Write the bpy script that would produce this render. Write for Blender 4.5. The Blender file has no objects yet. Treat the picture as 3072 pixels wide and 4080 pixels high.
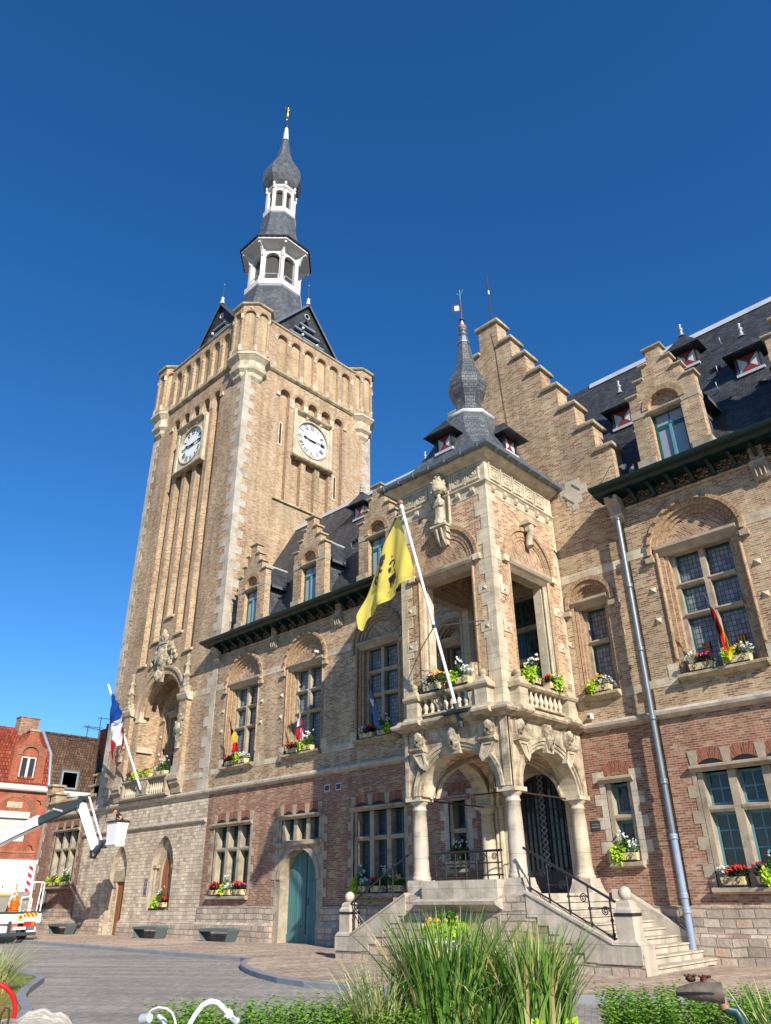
import bpy, bmesh, math, random
from mathutils import Vector, Matrix, noise
from mathutils.geometry import tessellate_polygon
R=math.radians; PI=math.pi; sin=math.sin; cos=math.cos
rnd=random.Random(7)
scn=bpy.context.scene; COL=scn.collection
# ------------------------------------------------------------------ materials
class NT:
    def __init__(s,name):
        s.m=bpy.data.materials.new(name); s.m.use_nodes=True; s.t=s.m.node_tree; s.t.nodes.clear()
        s.out=s.t.nodes.new('ShaderNodeOutputMaterial'); s.b=s.n('ShaderNodeBsdfPrincipled'); s.t.links.new(s.b.outputs[0],s.out.inputs[0])
    def set(s,sock,v):
        if isinstance(v,bpy.types.NodeSocket): s.t.links.new(v,sock)
        elif isinstance(v,(tuple,list)) and len(v)==3 and sock.type=='RGBA': sock.default_value=(*v,1)
        else: sock.default_value=v
    def n(s,typ,ins={},**at):
        nd=s.t.nodes.new(typ)
        for k,v in at.items(): setattr(nd,k,v)
        for k,v in ins.items(): s.set(nd.inputs[k],v)
        return nd
    def M(s,op,a,b=0.0,c=None):
        nd=s.n('ShaderNodeMath',{0:a,1:b},operation=op)
        if c is not None: s.set(nd.inputs[2],c)
        return nd.outputs[0]
    def mix(s,f,a,b,mode='MIX'):
        nd=s.n('ShaderNodeMix',{0:f,6:a,7:b},data_type='RGBA',blend_type=mode); return nd.outputs[2]
    def ramp(s,f,stops,interp='LINEAR'):
        nd=s.n('ShaderNodeValToRGB',{0:f}); e=nd.color_ramp; e.interpolation=interp
        while len(e.elements)<len(stops): e.elements.new(1)
        for el,(p,c) in zip(e.elements,stops): el.position=p; el.color=(*c,1)
        return nd.outputs[0]
    def uv(s): return s.n('ShaderNodeUVMap',uv_map='UVMap').outputs[0]
    def obj(s): return s.n('ShaderNodeTexCoord').outputs['Object']
    def noise(s,vec,scale,detail=3,rough=.55):
        return s.n('ShaderNodeTexNoise',{'Vector':vec,'Scale':scale,'Detail':detail,'Roughness':rough}).outputs[0]
    def sep(s,v): return s.n('ShaderNodeSeparateXYZ',{0:v}).outputs
    def comb(s,x,y,z=0.0): return s.n('ShaderNodeCombineXYZ',{0:x,1:y,2:z}).outputs[0]
    def sm(s,x,a,b): return s.n('ShaderNodeMapRange',{0:x,1:a,2:b},interpolation_type='SMOOTHSTEP').outputs[0]
    def bump(s,h,d,st=.6):
        s.set(s.b.inputs['Normal'],s.n('ShaderNodeBump',{'Height':h,'Distance':d,'Strength':st}).outputs[0])
    def P(s,**k):
        for a,v in k.items(): s.set(s.b.inputs[{'col':'Base Color','ro':'Roughness','me':'Metallic','sp':'Specular IOR Level','al':'Alpha','em':'Emission Color','es':'Emission Strength','sub':'Subsurface Weight','tr':'Transmission Weight'}[a]],v)
        return s.m
def rgb(r,g,b):
    f=lambda c:(c/255/12.92 if c/255<=.04045 else ((c/255+.055)/1.055)**2.4)
    return (f(r),f(g),f(b))
MAT={}
def brick(name,bw,bh,mo,stops,mcol,ro=.85,bump=.004,rot=0,jit=0.0,dirt=(.6,1.12),dscale=.35,patch=.22,mix2=None,streak=(.74,1.05),spread=.8):
    t=NT(name); uv=t.uv()
    if rot: uv=t.n('ShaderNodeMapping',{'Vector':uv,'Rotation':(0,0,rot)}).outputs[0]
    wv=t.n('ShaderNodeTexNoise',{'Vector':uv,'Scale':1.3,'Detail':1.0}).outputs[1]
    if jit: uv=t.n('ShaderNodeVectorMath',{0:uv,1:t.n('ShaderNodeVectorMath',{0:wv,1:(jit,jit,0)},operation='MULTIPLY').outputs[0]},operation='ADD').outputs[0]
    X,Y,_=t.sep(uv)
    v=t.M('DIVIDE',Y,bh); row=t.M('FLOOR',v); par=t.M('MODULO',t.M('ABSOLUTE',row),2.0)
    rn=t.n('ShaderNodeTexWhiteNoise',{'W':row},noise_dimensions='1D').outputs[0]
    off=t.M('MULTIPLY',par,.5)
    if jit: off=t.M('ADD',off,t.M('MULTIPLY',rn,.4))
    u=t.M('ADD',t.M('DIVIDE',X,bw),off); cl=t.M('FLOOR',u)
    fu=t.M('MULTIPLY',t.M('FRACT',u),bw); fv=t.M('MULTIPLY',t.M('FRACT',v),bh)
    d=t.M('MINIMUM',t.M('MINIMUM',fu,t.M('SUBTRACT',bw,fu)),t.M('MINIMUM',fv,t.M('SUBTRACT',bh,fv)))
    mk=t.sm(d,mo*.35,mo*.75)
    wn=t.n('ShaderNodeTexWhiteNoise',{'Vector':t.comb(cl,row)},noise_dimensions='2D').outputs[0]
    ps=t.M('MULTIPLY',t.M('SUBTRACT',t.noise(uv,.22,2),.5),patch*4)
    val=t.M('ADD',t.M('MULTIPLY_ADD',wn,spread,(1-spread)*.55),ps); base=t.ramp(val,stops)
    if mix2:
        hz=t.sm(t.M('ADD',t.sep(t.obj())[2],t.M('MULTIPLY',t.M('SUBTRACT',t.noise(uv,.5,3),.5),mix2[2]*1.6)),mix2[1]-mix2[2]*.5,mix2[1]+mix2[2]*.5)
        base=t.mix(hz,base,t.ramp(val,mix2[0]))
    base=t.mix(mk,mcol,base)
    dr=t.n('ShaderNodeMapRange',{0:t.noise(uv,dscale,5,.65),1:.3,2:.7,3:dirt[0],4:dirt[1]}).outputs[0]
    fine=t.n('ShaderNodeMapRange',{0:t.noise(uv,14,2),1:.3,2:.7,3:.85,4:1.12}).outputs[0]
    st=t.n('ShaderNodeMapRange',{0:t.noise(t.comb(t.M('MULTIPLY',X,1.9),t.M('MULTIPLY',Y,.16)),1.0,4,.6),1:.36,2:.62,3:streak[0],4:streak[1]}).outputs[0]
    k=t.M('MULTIPLY',t.M('MULTIPLY',dr,st),fine); col=t.mix(1.0,base,t.comb(k,k,k),'MULTIPLY')
    h=t.M('ADD',t.M('MULTIPLY',mk,.7),t.M('ADD',t.M('MULTIPLY',wn,.35),t.M('MULTIPLY',t.noise(uv,9,3),.5)))
    t.bump(h,bump,.8 if bump>.01 else .3); MAT[name]=t.P(col=col,ro=ro,sp=.25); return MAT[name]
Y_=[(0,rgb(108,84,70)),(.14,rgb(136,104,84)),(.26,rgb(158,98,74)),(.36,rgb(162,130,100)),(.58,rgb(178,148,112)),(.8,rgb(196,170,132)),(1,rgb(142,120,98))]
YT=[(0,rgb(114,90,74)),(.14,rgb(144,112,90)),(.25,rgb(160,108,84)),(.32,rgb(164,134,106)),(.6,rgb(178,152,120)),(.8,rgb(194,170,138)),(1,rgb(150,128,104))]
YG=[(0,rgb(108,82,70)),(.15,rgb(142,104,84)),(.3,rgb(174,98,72)),(.42,rgb(178,132,98)),(.6,rgb(192,160,120)),(.85,rgb(206,182,142)),(1,rgb(164,118,90))]
RD=[(0,rgb(108,82,68)),(.2,rgb(134,94,74)),(.45,rgb(152,102,78)),(.62,rgb(164,114,86)),(.76,rgb(164,132,104)),(.9,rgb(182,156,126)),(1,rgb(130,108,92))]
brick('brick_yellow',.215,.066,.016,Y_,rgb(196,182,156),dirt=(.7,1.1))
brick('brick_tower',.215,.066,.016,YT,rgb(184,166,138),dirt=(.74,1.08))
brick('brick_loggia',.215,.066,.016,YG,rgb(200,188,164),dirt=(.75,1.1))
brick('brick_red',.215,.066,.016,RD,rgb(176,152,134),dirt=(.72,1.08))
brick('brick_arch',.11,.066,.016,[(0,rgb(140,96,76)),(.4,rgb(184,140,104)),(.8,rgb(206,172,128)),(1,rgb(166,112,84))],rgb(188,170,142))
brick('brick_red_arch',.4,.066,.014,[(0,rgb(140,82,64)),(.5,rgb(172,100,74)),(1,rgb(186,120,88))],rgb(172,146,126))
brick('brick_weave',.2,.066,.018,[(0,rgb(128,92,78)),(.3,rgb(160,104,80)),(.6,rgb(186,148,112)),(1,rgb(206,178,138))],rgb(192,176,150),rot=R(45))
brick('brick_dark',.12,.075,.022,[(0,rgb(96,80,66)),(.4,rgb(134,112,88)),(.75,rgb(168,140,102)),(1,rgb(190,162,118))],rgb(44,38,34),bump=.03)
brick('brick_band',.215,.10,.02,[(0,rgb(176,150,114)),(.5,rgb(196,174,138)),(.55,rgb(168,124,90)),(.7,rgb(194,168,128)),(1,rgb(182,152,114))],rgb(200,182,150))
brick('brick_house',.215,.068,.014,[(0,rgb(116,50,34)),(.4,rgb(154,70,44)),(.8,rgb(172,86,56)),(1,rgb(130,60,42))],rgb(178,134,108),dirt=(.8,1.1))
brick('rubble',.42,.215,.03,[(0,rgb(158,142,126)),(.3,rgb(178,164,148)),(.55,rgb(194,180,160)),(.74,rgb(202,172,150)),(.86,rgb(206,194,174)),(1,rgb(172,140,122))],rgb(158,146,128),bump=.045,jit=.09,dirt=(.72,1.12))
brick('rubble_small',.30,.165,.024,[(0,rgb(166,148,128)),(.3,rgb(196,180,158)),(.55,rgb(212,196,170)),(.75,rgb(220,202,174)),(.9,rgb(226,212,188)),(1,rgb(188,154,130))],rgb(196,180,156),bump=.04,jit=.06,dirt=(.76,1.1))
brick('slate',.2,.13,.012,[(0,(.032,.034,.038)),(.5,(.052,.055,.061)),(1,(.078,.08,.086))],(.010,.011,.013),ro=.5,bump=.012,dirt=(.7,1.3))
brick('slate_pale',.2,.13,.014,[(0,(.075,.083,.092)),(.5,(.115,.125,.135)),(1,(.17,.18,.19))],(.03,.033,.037),ro=.45,bump=.012,dirt=(.7,1.25))
brick('tile_red',.22,.3,.03,[(0,rgb(124,54,38)),(.5,rgb(148,68,46)),(1,rgb(166,86,60))],rgb(70,32,24),ro=.7,bump=.05,dirt=(.75,1.15))
brick('tile_brown',.22,.3,.03,[(0,rgb(84,62,48)),(.5,rgb(104,80,60)),(1,rgb(124,96,72))],rgb(50,38,30),ro=.7,bump=.05,dirt=(.7,1.15))
brick('pavement',.2,.1,.016,[(0,rgb(156,132,114)),(.35,rgb(180,156,136)),(.7,rgb(198,176,154)),(1,rgb(212,194,172))],rgb(186,172,152),rot=R(18),bump=.012,jit=.02,dirt=(.74,1.1))
brick('street',.21,.105,.012,[(0,rgb(142,136,128)),(.5,rgb(160,153,144)),(1,rgb(174,167,157))],rgb(140,134,126),rot=R(60),bump=.006,dirt=(.84,1.08))
def plain(name,col,ro=.6,var=.18,sc=3.0,me=0.0,bump=0.0,sp=.4,bs=20.0,col2=None,thr=(.45,.7),joint=None):
    t=NT(name); o=t.obj(); n=t.noise(o,sc,5,.6)
    k=t.n('ShaderNodeMapRange',{0:n,1:.3,2:.7,3:1-var,4:1+var}).outputs[0]
    c=t.mix(1.0,col,t.comb(k,k,k),'MULTIPLY')
    if col2: c=t.mix(t.sm(t.noise(t.n('ShaderNodeVectorMath',{0:o,1:(3.1,1.7,9.2)},operation='ADD').outputs[0],sc*.6,6,.7),thr[0],thr[1]),c,col2)
    if joint:
        X,Y,_=t.sep(t.uv()); v=t.M('DIVIDE',Y,joint[1]); row=t.M('FLOOR',v); u=t.M('ADD',t.M('DIVIDE',X,joint[0]),t.M('MULTIPLY',t.M('MODULO',t.M('ABSOLUTE',row),2.0),.5)); fu=t.M('MULTIPLY',t.M('FRACT',u),joint[0]); fv=t.M('MULTIPLY',t.M('FRACT',v),joint[1])
        d=t.M('MINIMUM',t.M('MINIMUM',fu,t.M('SUBTRACT',joint[0],fu)),t.M('MINIMUM',fv,t.M('SUBTRACT',joint[1],fv))); wn=t.n('ShaderNodeTexWhiteNoise',{'Vector':t.comb(t.M('FLOOR',u),row)},noise_dimensions='2D').outputs[0]
        st=t.n('ShaderNodeMapRange',{0:t.noise(t.comb(t.M('MULTIPLY',X,2.6),t.M('MULTIPLY',Y,.3)),1.0,4,.6),1:.36,2:.64,3:.76,4:1.05}).outputs[0]
        k=t.M('MULTIPLY',t.M('MULTIPLY',st,t.n('ShaderNodeMapRange',{0:wn,3:.9,4:1.06}).outputs[0]),t.n('ShaderNodeMapRange',{0:t.sm(d,.004,.012),3:.66,4:1.0}).outputs[0]); c=t.mix(1.0,c,t.comb(k,k,k),'MULTIPLY')
    if bump: t.bump(t.noise(o,bs,4),bump)
    MAT[name]=t.P(col=c,ro=ro,me=me,sp=sp); return MAT[name]
plain('stone',rgb(200,186,160),.8,.16,2.2,bump=.008,bs=18,col2=rgb(160,146,122),thr=(.46,.75),joint=(.7,.36))
plain('stone_worn',rgb(192,176,148),.85,.22,3.5,bump=.014,bs=22,col2=rgb(126,114,96),thr=(.42,.68),joint=(.62,.34))
plain('stone_frame',rgb(164,150,128),.85,.2,3,bump=.006,col2=rgb(122,112,98),thr=(.45,.72))
plain('stone_grey',rgb(190,178,160),.8,.16,2.5,bump=.008,bs=30,col2=rgb(150,142,128),thr=(.46,.72),joint=(.95,.6))
plain('stone_quoin',rgb(178,168,152),.85,.2,1.6,bump=.012,col2=rgb(138,128,114),thr=(.45,.7))
plain('coping',rgb(172,158,130),.9,.25,2.5,bump=.02,col2=rgb(118,108,84),thr=(.45,.65))
plain('carved',rgb(176,162,138),.85,.28,8,bump=.03,bs=18,col2=rgb(108,98,82),thr=(.42,.64))
plain('white_paint',(.58,.55,.52),.5,.08,1.5,col2=(.5,.43,.36),thr=(.55,.8))
plain('white_gloss',(.82,.82,.80),.3,.03,1.2,col2=(.66,.65,.62),thr=(.62,.9))
plain('lead',rgb(150,158,166),.45,.12,2,me=.3)
plain('lead_pale',rgb(188,192,196),.5,.12,2,me=.2)
plain('zinc',rgb(112,122,130),.42,.12,2.5,me=.4)
plain('pipe_blue',rgb(138,152,172),.4,.1,2.5,me=.1,col2=rgb(118,126,136),thr=(.5,.7))
plain('gutter_green',rgb(10,42,40),.35,.12,2)
plain('casement',rgb(24,86,84),.4,.15,2)
plain('casement_light',rgb(86,140,152),.45,.15,2)
plain('iron',(.018,.019,.022),.45,.3,6)
plain('dark_metal',rgb(52,64,68),.4,.12,4)
plain('bench_paint',rgb(84,98,98),.4,.12,4)
plain('rust',rgb(120,70,48),.8,.3,12)
plain('rust_dark',rgb(70,42,30),.8,.3,16)
plain('gold',(.85,.55,.10),.3,.05,4,me=1.0)
plain('dark_void',(.012,.013,.015),.6,.1,2)
plain('black_rubber',(.02,.02,.02),.8,.2,8)
plain('red_paint',rgb(200,18,22),.35,.06,4)
plain('shutter_red',rgb(128,46,46),.6,.15,5)
plain('shutter_white',rgb(196,194,190),.6,.08,5)
plain('orange',rgb(240,110,24),.45,.06,6)
plain('yellow_lid',rgb(226,176,44),.5,.08,5)
plain('bin_grey',rgb(142,138,126),.55,.08,5)
plain('tan_box',rgb(216,190,142),.6,.1,6)
plain('kerb',rgb(136,138,142),.7,.15,2,bump=.005,bs=40)
plain('soil',(.06,.045,.032),.95,.3,6,bump=.03)
plain('ground_mat',(.11,.10,.09),.95,.2,.6)
plain('concrete',rgb(206,196,178),.9,.2,5,bump=.05,bs=9,col2=rgb(128,118,104),thr=(.45,.65))
plain('skin',rgb(206,150,120),.55,.06,9)
plain('hair',rgb(84,56,36),.7,.2,30)
plain('cloth_black',(.018,.018,.020),.85,.2,12)
plain('cloth_blue',rgb(40,52,84),.85,.15,12)
plain('purple',rgb(96,84,120),.6,.1,3)
plain('light_red',rgb(214,36,40),.25,.1,8)
plain('terracotta',rgb(170,90,60),.8,.15,6)
plain('oxide',rgb(150,110,80),.6,.2,8)
plain('copper_green',rgb(96,140,140),.6,.2,8)
plain('pigeon',rgb(120,124,134),.7,.3,30)
plain('drift_wood',rgb(112,98,84),.7,.25,6,bump=.02,bs=12,col2=rgb(92,84,76),thr=(.45,.65))
plain('pole_green',rgb(24,62,62),.4,.3,5,col2=rgb(96,84,40),thr=(.56,.7))
for nm,c in dict(flag_yellow=rgb(244,226,112),flag_blue=rgb(30,70,150),flag_white=rgb(240,240,238),flag_red=rgb(206,30,48),flag_black=(.02,.02,.025),flag_gold=rgb(240,190,20),emblem_black=rgb(70,70,78),flag_scarlet=rgb(220,24,30),flag_sky=rgb(96,130,180)).items():
    t=NT(nm); w=t.noise(t.obj(),60,2); 
    k=t.n('ShaderNodeMapRange',{0:w,3:.92,4:1.06}).outputs[0]
    col=t.mix(1.0,c,t.comb(k,k,k),'MULTIPLY'); t.P(col=col,ro=.8,sp=.15)
    tl=t.n('ShaderNodeBsdfTranslucent',{0:col}); mx=t.n('ShaderNodeMixShader',{0:.35}); t.t.links.new(t.b.outputs[0],mx.inputs[1]); t.t.links.new(tl.outputs[0],mx.inputs[2]); t.t.links.new(mx.outputs[0],t.out.inputs[0]); MAT[nm]=t.m
def leafmat(name,c1,c2,tr=.3):
    t=NT(name); oi=t.n('ShaderNodeTexWhiteNoise',{'Vector':t.n('ShaderNodeVectorMath',{0:t.uv()},operation='FLOOR').outputs[0]},noise_dimensions='2D').outputs[0]
    col=t.mix(oi,c1,c2); t.P(col=col,ro=.55,sp=.3)
    tl=t.n('ShaderNodeBsdfTranslucent',{0:col}); mx=t.n('ShaderNodeMixShader',{0:tr}); t.t.links.new(t.b.outputs[0],mx.inputs[1]); t.t.links.new(tl.outputs[0],mx.inputs[2]); t.t.links.new(mx.outputs[0],t.out.inputs[0]); MAT[name]=t.m
leafmat('leaf_green',rgb(44,84,30),rgb(84,122,44)); leafmat('leaf_lime',rgb(150,190,40),rgb(190,214,70)); leafmat('leaf_silver',rgb(120,140,118),rgb(160,172,146)); leafmat('leaf_dark',rgb(26,46,30),rgb(52,78,44))
leafmat('blade_green',rgb(62,114,38),rgb(148,182,84)); leafmat('blade_pale',rgb(150,170,96),rgb(214,208,160)); leafmat('blade_dry',rgb(190,160,104),rgb(220,192,140)); leafmat('herb',rgb(88,138,40),rgb(146,184,72))
leafmat('lawn_blade',rgb(88,110,44),rgb(140,146,76))
leafmat('petal_red',rgb(206,30,28),rgb(228,72,54),.2); leafmat('petal_white',rgb(238,238,232),rgb(220,224,214),.2); leafmat('petal_orange',rgb(240,160,30),rgb(246,190,60),.2); leafmat('petal_pink',rgb(190,40,90),rgb(214,80,120),.2)
# glass
def glass(name,pw,ph,lead=.012,base=(.035,.042,.05),tint=(.10,.11,.13),ro=.06):
    t=NT(name); uv=t.uv(); X,Y,_=t.sep(uv)
    u=t.M('DIVIDE',X,pw); v=t.M('DIVIDE',Y,ph); fu=t.M('MULTIPLY',t.M('FRACT',u),pw); fv=t.M('MULTIPLY',t.M('FRACT',v),ph)
    wn=t.n('ShaderNodeTexWhiteNoise',{'Vector':t.comb(t.M('FLOOR',u),t.M('FLOOR',v))},noise_dimensions='2D')
    base=t.mix(wn.outputs[0],base,tint); d=t.M('MINIMUM',t.M('MINIMUM',fu,t.M('SUBTRACT',pw,fu)),t.M('MINIMUM',fv,t.M('SUBTRACT',ph,fv)))
    mk=t.M('GREATER_THAN',d,lead*.5); col=t.mix(mk,(.02,.02,.022),base)
    t.set(t.b.inputs['Normal'],t.n('ShaderNodeBump',{'Height':t.noise(uv,2.2,2),'Distance':.02,'Strength':.25}).outputs[0])
    t.P(col=col,ro=t.n('ShaderNodeMapRange',{0:mk,3:.5,4:ro}).outputs[0],sp=.5); MAT[name]=t.m
glass('leaded_glass',.125,.16,.02,(.14,.145,.15),(.27,.255,.27),.26); glass('leaded_dark',.11,.15,.012,(.02,.024,.03),(.06,.07,.085)); glass('clear_glass',9,9,.0,(.025,.03,.036),(.05,.058,.066),.03); glass('mesh_glass',.10,.10,.02,(.03,.025,.02),(.07,.055,.045),.4)
glass('sky_glass',9,9,.0,(.24,.27,.30),(.3,.33,.36),.12)
# wooden doors: planks
def planks(name,w,c1,c2,ro=.6):
    t=NT(name); X,Y,_=t.sep(t.uv()); u=t.M('DIVIDE',X,w); f=t.M('FRACT',u); d=t.M('MINIMUM',f,t.M('SUBTRACT',1.0,f)); mk=t.sm(d,.02,.07)
    wn=t.n('ShaderNodeTexWhiteNoise',{'W':t.M('FLOOR',u)},noise_dimensions='1D').outputs[0]
    g=t.noise(t.comb(t.M('MULTIPLY',X,22.0),t.M('MULTIPLY',Y,1.5)),1.0,4)
    col=t.mix(t.M('ADD',t.M('MULTIPLY',wn,.5),t.M('MULTIPLY',g,.5)),c1,c2); col=t.mix(mk,(c1[0]*.25,c1[1]*.25,c1[2]*.25),col)
    t.bump(t.M('ADD',mk,t.M('MULTIPLY',g,.3)),.01); MAT[name]=t.P(col=col,ro=ro,sp=.3)
planks('door_teal',.125,rgb(54,100,102),rgb(88,134,136)); planks('door_wood',.14,rgb(120,74,44),rgb(168,112,72)); planks('bin_ribs',.2,rgb(230,232,236),rgb(244,244,246)); planks('deck',.06,rgb(78,94,94),rgb(98,112,112))
t=NT('hazard'); X,Y,_=t.sep(t.uv()); f=t.M('FRACT',t.M('DIVIDE',t.M('ADD',Y,t.M('MULTIPLY',X,.7)),.34)); MAT['hazard']=t.P(col=t.mix(t.M('GREATER_THAN',f,.5),(.8,.8,.78),rgb(196,24,32)),ro=.4)
t=NT('hazard_orange'); X,Y,_=t.sep(t.uv()); f=t.M('FRACT',t.M('DIVIDE',t.M('ADD',Y,X),.2)); MAT['hazard_orange']=t.P(col=t.mix(t.M('GREATER_THAN',f,.5),rgb(240,190,40),rgb(232,60,32)),ro=.35)
t=NT('diamond_plate'); v=t.n('ShaderNodeTexVoronoi',{'Vector':t.uv(),'Scale':14.0}).outputs[0]; t.bump(t.sm(v,.1,.4),.01); MAT['diamond_plate']=t.P(col=t.mix(t.sm(v,.2,.35),rgb(214,212,206),rgb(150,142,132)),ro=.4,me=.3)
t=NT('lawn'); n=t.noise(t.obj(),1.2,6,.7); MAT['lawn']=t.P(col=t.mix(t.sm(n,.35,.65),rgb(98,112,52),rgb(142,142,84)),ro=.9,sp=.1)
# ------------------------------------------------------------------ geometry
V3=Vector
def auto_axes(n):
    n=n.normalized()
    if n.dot(V3((.31,-.87,.38)))<0: n=-n
    if abs(n.z)>.985: return V3((1,0,0)),V3((0,1,0))
    u=V3((0,0,1)).cross(n).normalized(); return u,n.cross(u)
class PL:
    """a vertical working plane: u along it, v = height, w = out of it"""
    def __init__(s,O,U,N): s.O=V3(O); s.U=V3(U); s.N=V3(N)
    def P(s,u,v,w=0.0): return s.O+s.U*u+s.N*w+V3((0,0,v))
    def off(s,w): return PL(s.O+s.N*w,s.U,s.N)
def front(y): return PL((0,y,0),(1,0,0),(0,-1,0))
def right(x): return PL((x,0,0),(0,1,0),(1,0,0))
def left(x): return PL((x,0,0),(0,1,0),(-1,0,0))
def back(y): return PL((0,y,0),(1,0,0),(0,1,0))
class MB:
    def __init__(s): s.V=[];s.F=[];s.UV=[];s.MI=[];s.S=[];s.mats=[]
    def mi(s,m):
        if m not in s.mats: s.mats.append(m)
        return s.mats.index(m)
    def poly(s,pts,m,uv=None,sm=False):
        pts=[V3(p) for p in pts]
        n=V3((0,0,0))
        for i in range(len(pts)): n+=(pts[i]-pts[0]).cross(pts[(i+1)%len(pts)]-pts[0])
        if n.length<1e-12: n=V3((0,0,1))
        if uv is None:
            a,b=auto_axes(n); uv=[(p.dot(a),p.dot(b)) for p in pts]
        i0=len(s.V); s.V+=pts; s.F.append(tuple(range(i0,i0+len(pts)))); s.UV.append(uv); s.MI.append(s.mi(m)); s.S.append(sm)
    def hexa(s,c,m):  # c: 8 corners, bottom 4 then top 4
        for f in ((0,3,2,1),(4,5,6,7),(0,1,5,4),(1,2,6,5),(2,3,7,6),(3,0,4,7)): s.poly([c[i] for i in f],m)
    def bx(s,x0,x1,y0,y1,z0,z1,m):
        s.hexa([(x0,y0,z0),(x1,y0,z0),(x1,y1,z0),(x0,y1,z0),(x0,y0,z1),(x1,y0,z1),(x1,y1,z1),(x0,y1,z1)],m)
    def box(s,pl,u0,u1,v0,v1,w0,w1,m):
        P=pl.P; s.hexa([P(u0,v0,w1),P(u1,v0,w1),P(u1,v0,w0),P(u0,v0,w0),P(u0,v1,w1),P(u1,v1,w1),P(u1,v1,w0),P(u0,v1,w0)],m)
    def rot_box(s,c,ax,ay,az,m): # centre + three half-axis vectors
        c,ax,ay,az=map(V3,(c,ax,ay,az))
        s.hexa([c-ax-ay-az,c+ax-ay-az,c+ax+ay-az,c-ax+ay-az,c-ax-ay+az,c+ax-ay+az,c+ax+ay+az,c-ax+ay+az],m)
    def plate(s,pl,outer,holes,w,m):
        loops=[[V3((u,v,0)) for u,v in l] for l in [outer]+holes]
        flat=[p for l in loops for p in l]
        for t in tessellate_polygon(loops): s.poly([pl.P(flat[i].x,flat[i].y,w) for i in t],m)
    def rim(s,pl,poly,w0,w1,m,closed=True):
        n=len(poly)
        for i in range(n if closed else n-1):
            a=poly[i];b=poly[(i+1)%n]; s.poly([pl.P(*a,w0),pl.P(*b,w0),pl.P(*b,w1),pl.P(*a,w1)],m)
    def prism(s,pl,poly,w0,w1,m,back=False):
        s.plate(pl,poly,[],w1,m); s.rim(pl,poly,w0,w1,m)
        if back: s.plate(pl,poly,[],w0,m)
    def ring(s,pl,cu,cv,r0,r1,w0,w1,m,a0=0,a1=180,n=20,ry0=None,ry1=None,ends=True):
        ry0=r0 if ry0 is None else ry0; ry1=r1 if ry1 is None else ry1
        A=[R(a0+(a1-a0)*i/n) for i in range(n+1)]; rm=(r0+r1)/2
        I=[(cu+r0*cos(a),cv+ry0*sin(a)) for a in A]; O=[(cu+r1*cos(a),cv+ry1*sin(a)) for a in A]
        for i in range(n):
            ua,ub=A[i]*rm,A[i+1]*rm
            s.poly([pl.P(*I[i],w1),pl.P(*O[i],w1),pl.P(*O[i+1],w1),pl.P(*I[i+1],w1)],m,[(0,ua),(r1-r0,ua),(r1-r0,ub),(0,ub)])
            s.poly([pl.P(*I[i],w0),pl.P(*I[i],w1),pl.P(*I[i+1],w1),pl.P(*I[i+1],w0)],m,[(0,ua),(abs(w1-w0),ua),(abs(w1-w0),ub),(0,ub)])
            s.poly([pl.P(*O[i],w0),pl.P(*O[i],w1),pl.P(*O[i+1],w1),pl.P(*O[i+1],w0)],m,[(0,ua),(abs(w1-w0),ua),(abs(w1-w0),ub),(0,ub)])
        if ends:
            for k in (0,n): s.poly([pl.P(*I[k],w0),pl.P(*O[k],w0),pl.P(*O[k],w1),pl.P(*I[k],w1)],m)
    def sweep(s,path,prof,m,closed=False,side=1):
        """prof: [(out,z)], path: [(x,y)]; out is to the right of the path (side=1)"""
        n=len(path); P=[V3((x,y,0)) for x,y in path]; rows=[]
        for i in range(n):
            d0=(P[i]-P[i-1]).normalized() if (i>0 or closed) else None
            d1=(P[(i+1)%n]-P[i]).normalized() if (i<n-1 or closed) else None
            nn=[V3((d.y,-d.x,0))*side for d in (d0,d1) if d is not None]
            mtr=(nn[0]+nn[-1]).normalized(); k=1/max(.3,mtr.dot(nn[0]))
            rows.append([P[i]+mtr*k*o+V3((0,0,z)) for o,z in prof])
        q=len(prof)
        for i in range(n if closed else n-1):
            a,b=rows[i],rows[(i+1)%n]
            for j in range(q): s.poly([a[j],b[j],b[(j+1)%q],a[(j+1)%q]],m)
        if not closed: s.poly(rows[0],m); s.poly(rows[-1],m)
    def mould(s,pl,u0,u1,prof,m): # prof [(w,v)] swept along u
        q=len(prof); A=[pl.P(u0,v,w) for w,v in prof]; B=[pl.P(u1,v,w) for w,v in prof]
        for j in range(q): s.poly([A[j],B[j],B[(j+1)%q],A[(j+1)%q]],m)
        s.poly(A,m); s.poly(B,m)
    def grid(s,rows,m,closed=False,sm=True,us=1.0,caps=False):
        i0=len(s.V); c=len(rows[0])
        for r in rows: s.V+=[V3(p) for p in r]
        L=0
        for i in range(len(rows)-1):
            dl=(V3(rows[i+1][0])-V3(rows[i][0])).length
            for j in range(c if closed else c-1):
                k=(j+1)%c
                s.F.append((i0+i*c+j,i0+i*c+k,i0+(i+1)*c+k,i0+(i+1)*c+j))
                du=(V3(rows[i][k])-V3(rows[i][j])).length
                s.UV.append([(j*us,L),((j+1)*us,L),((j+1)*us,L+dl),(j*us,L+dl)]); s.MI.append(s.mi(m)); s.S.append(sm)
            L+=dl
        if caps: s.poly(rows[0],m); s.poly(rows[-1],m)
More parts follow.
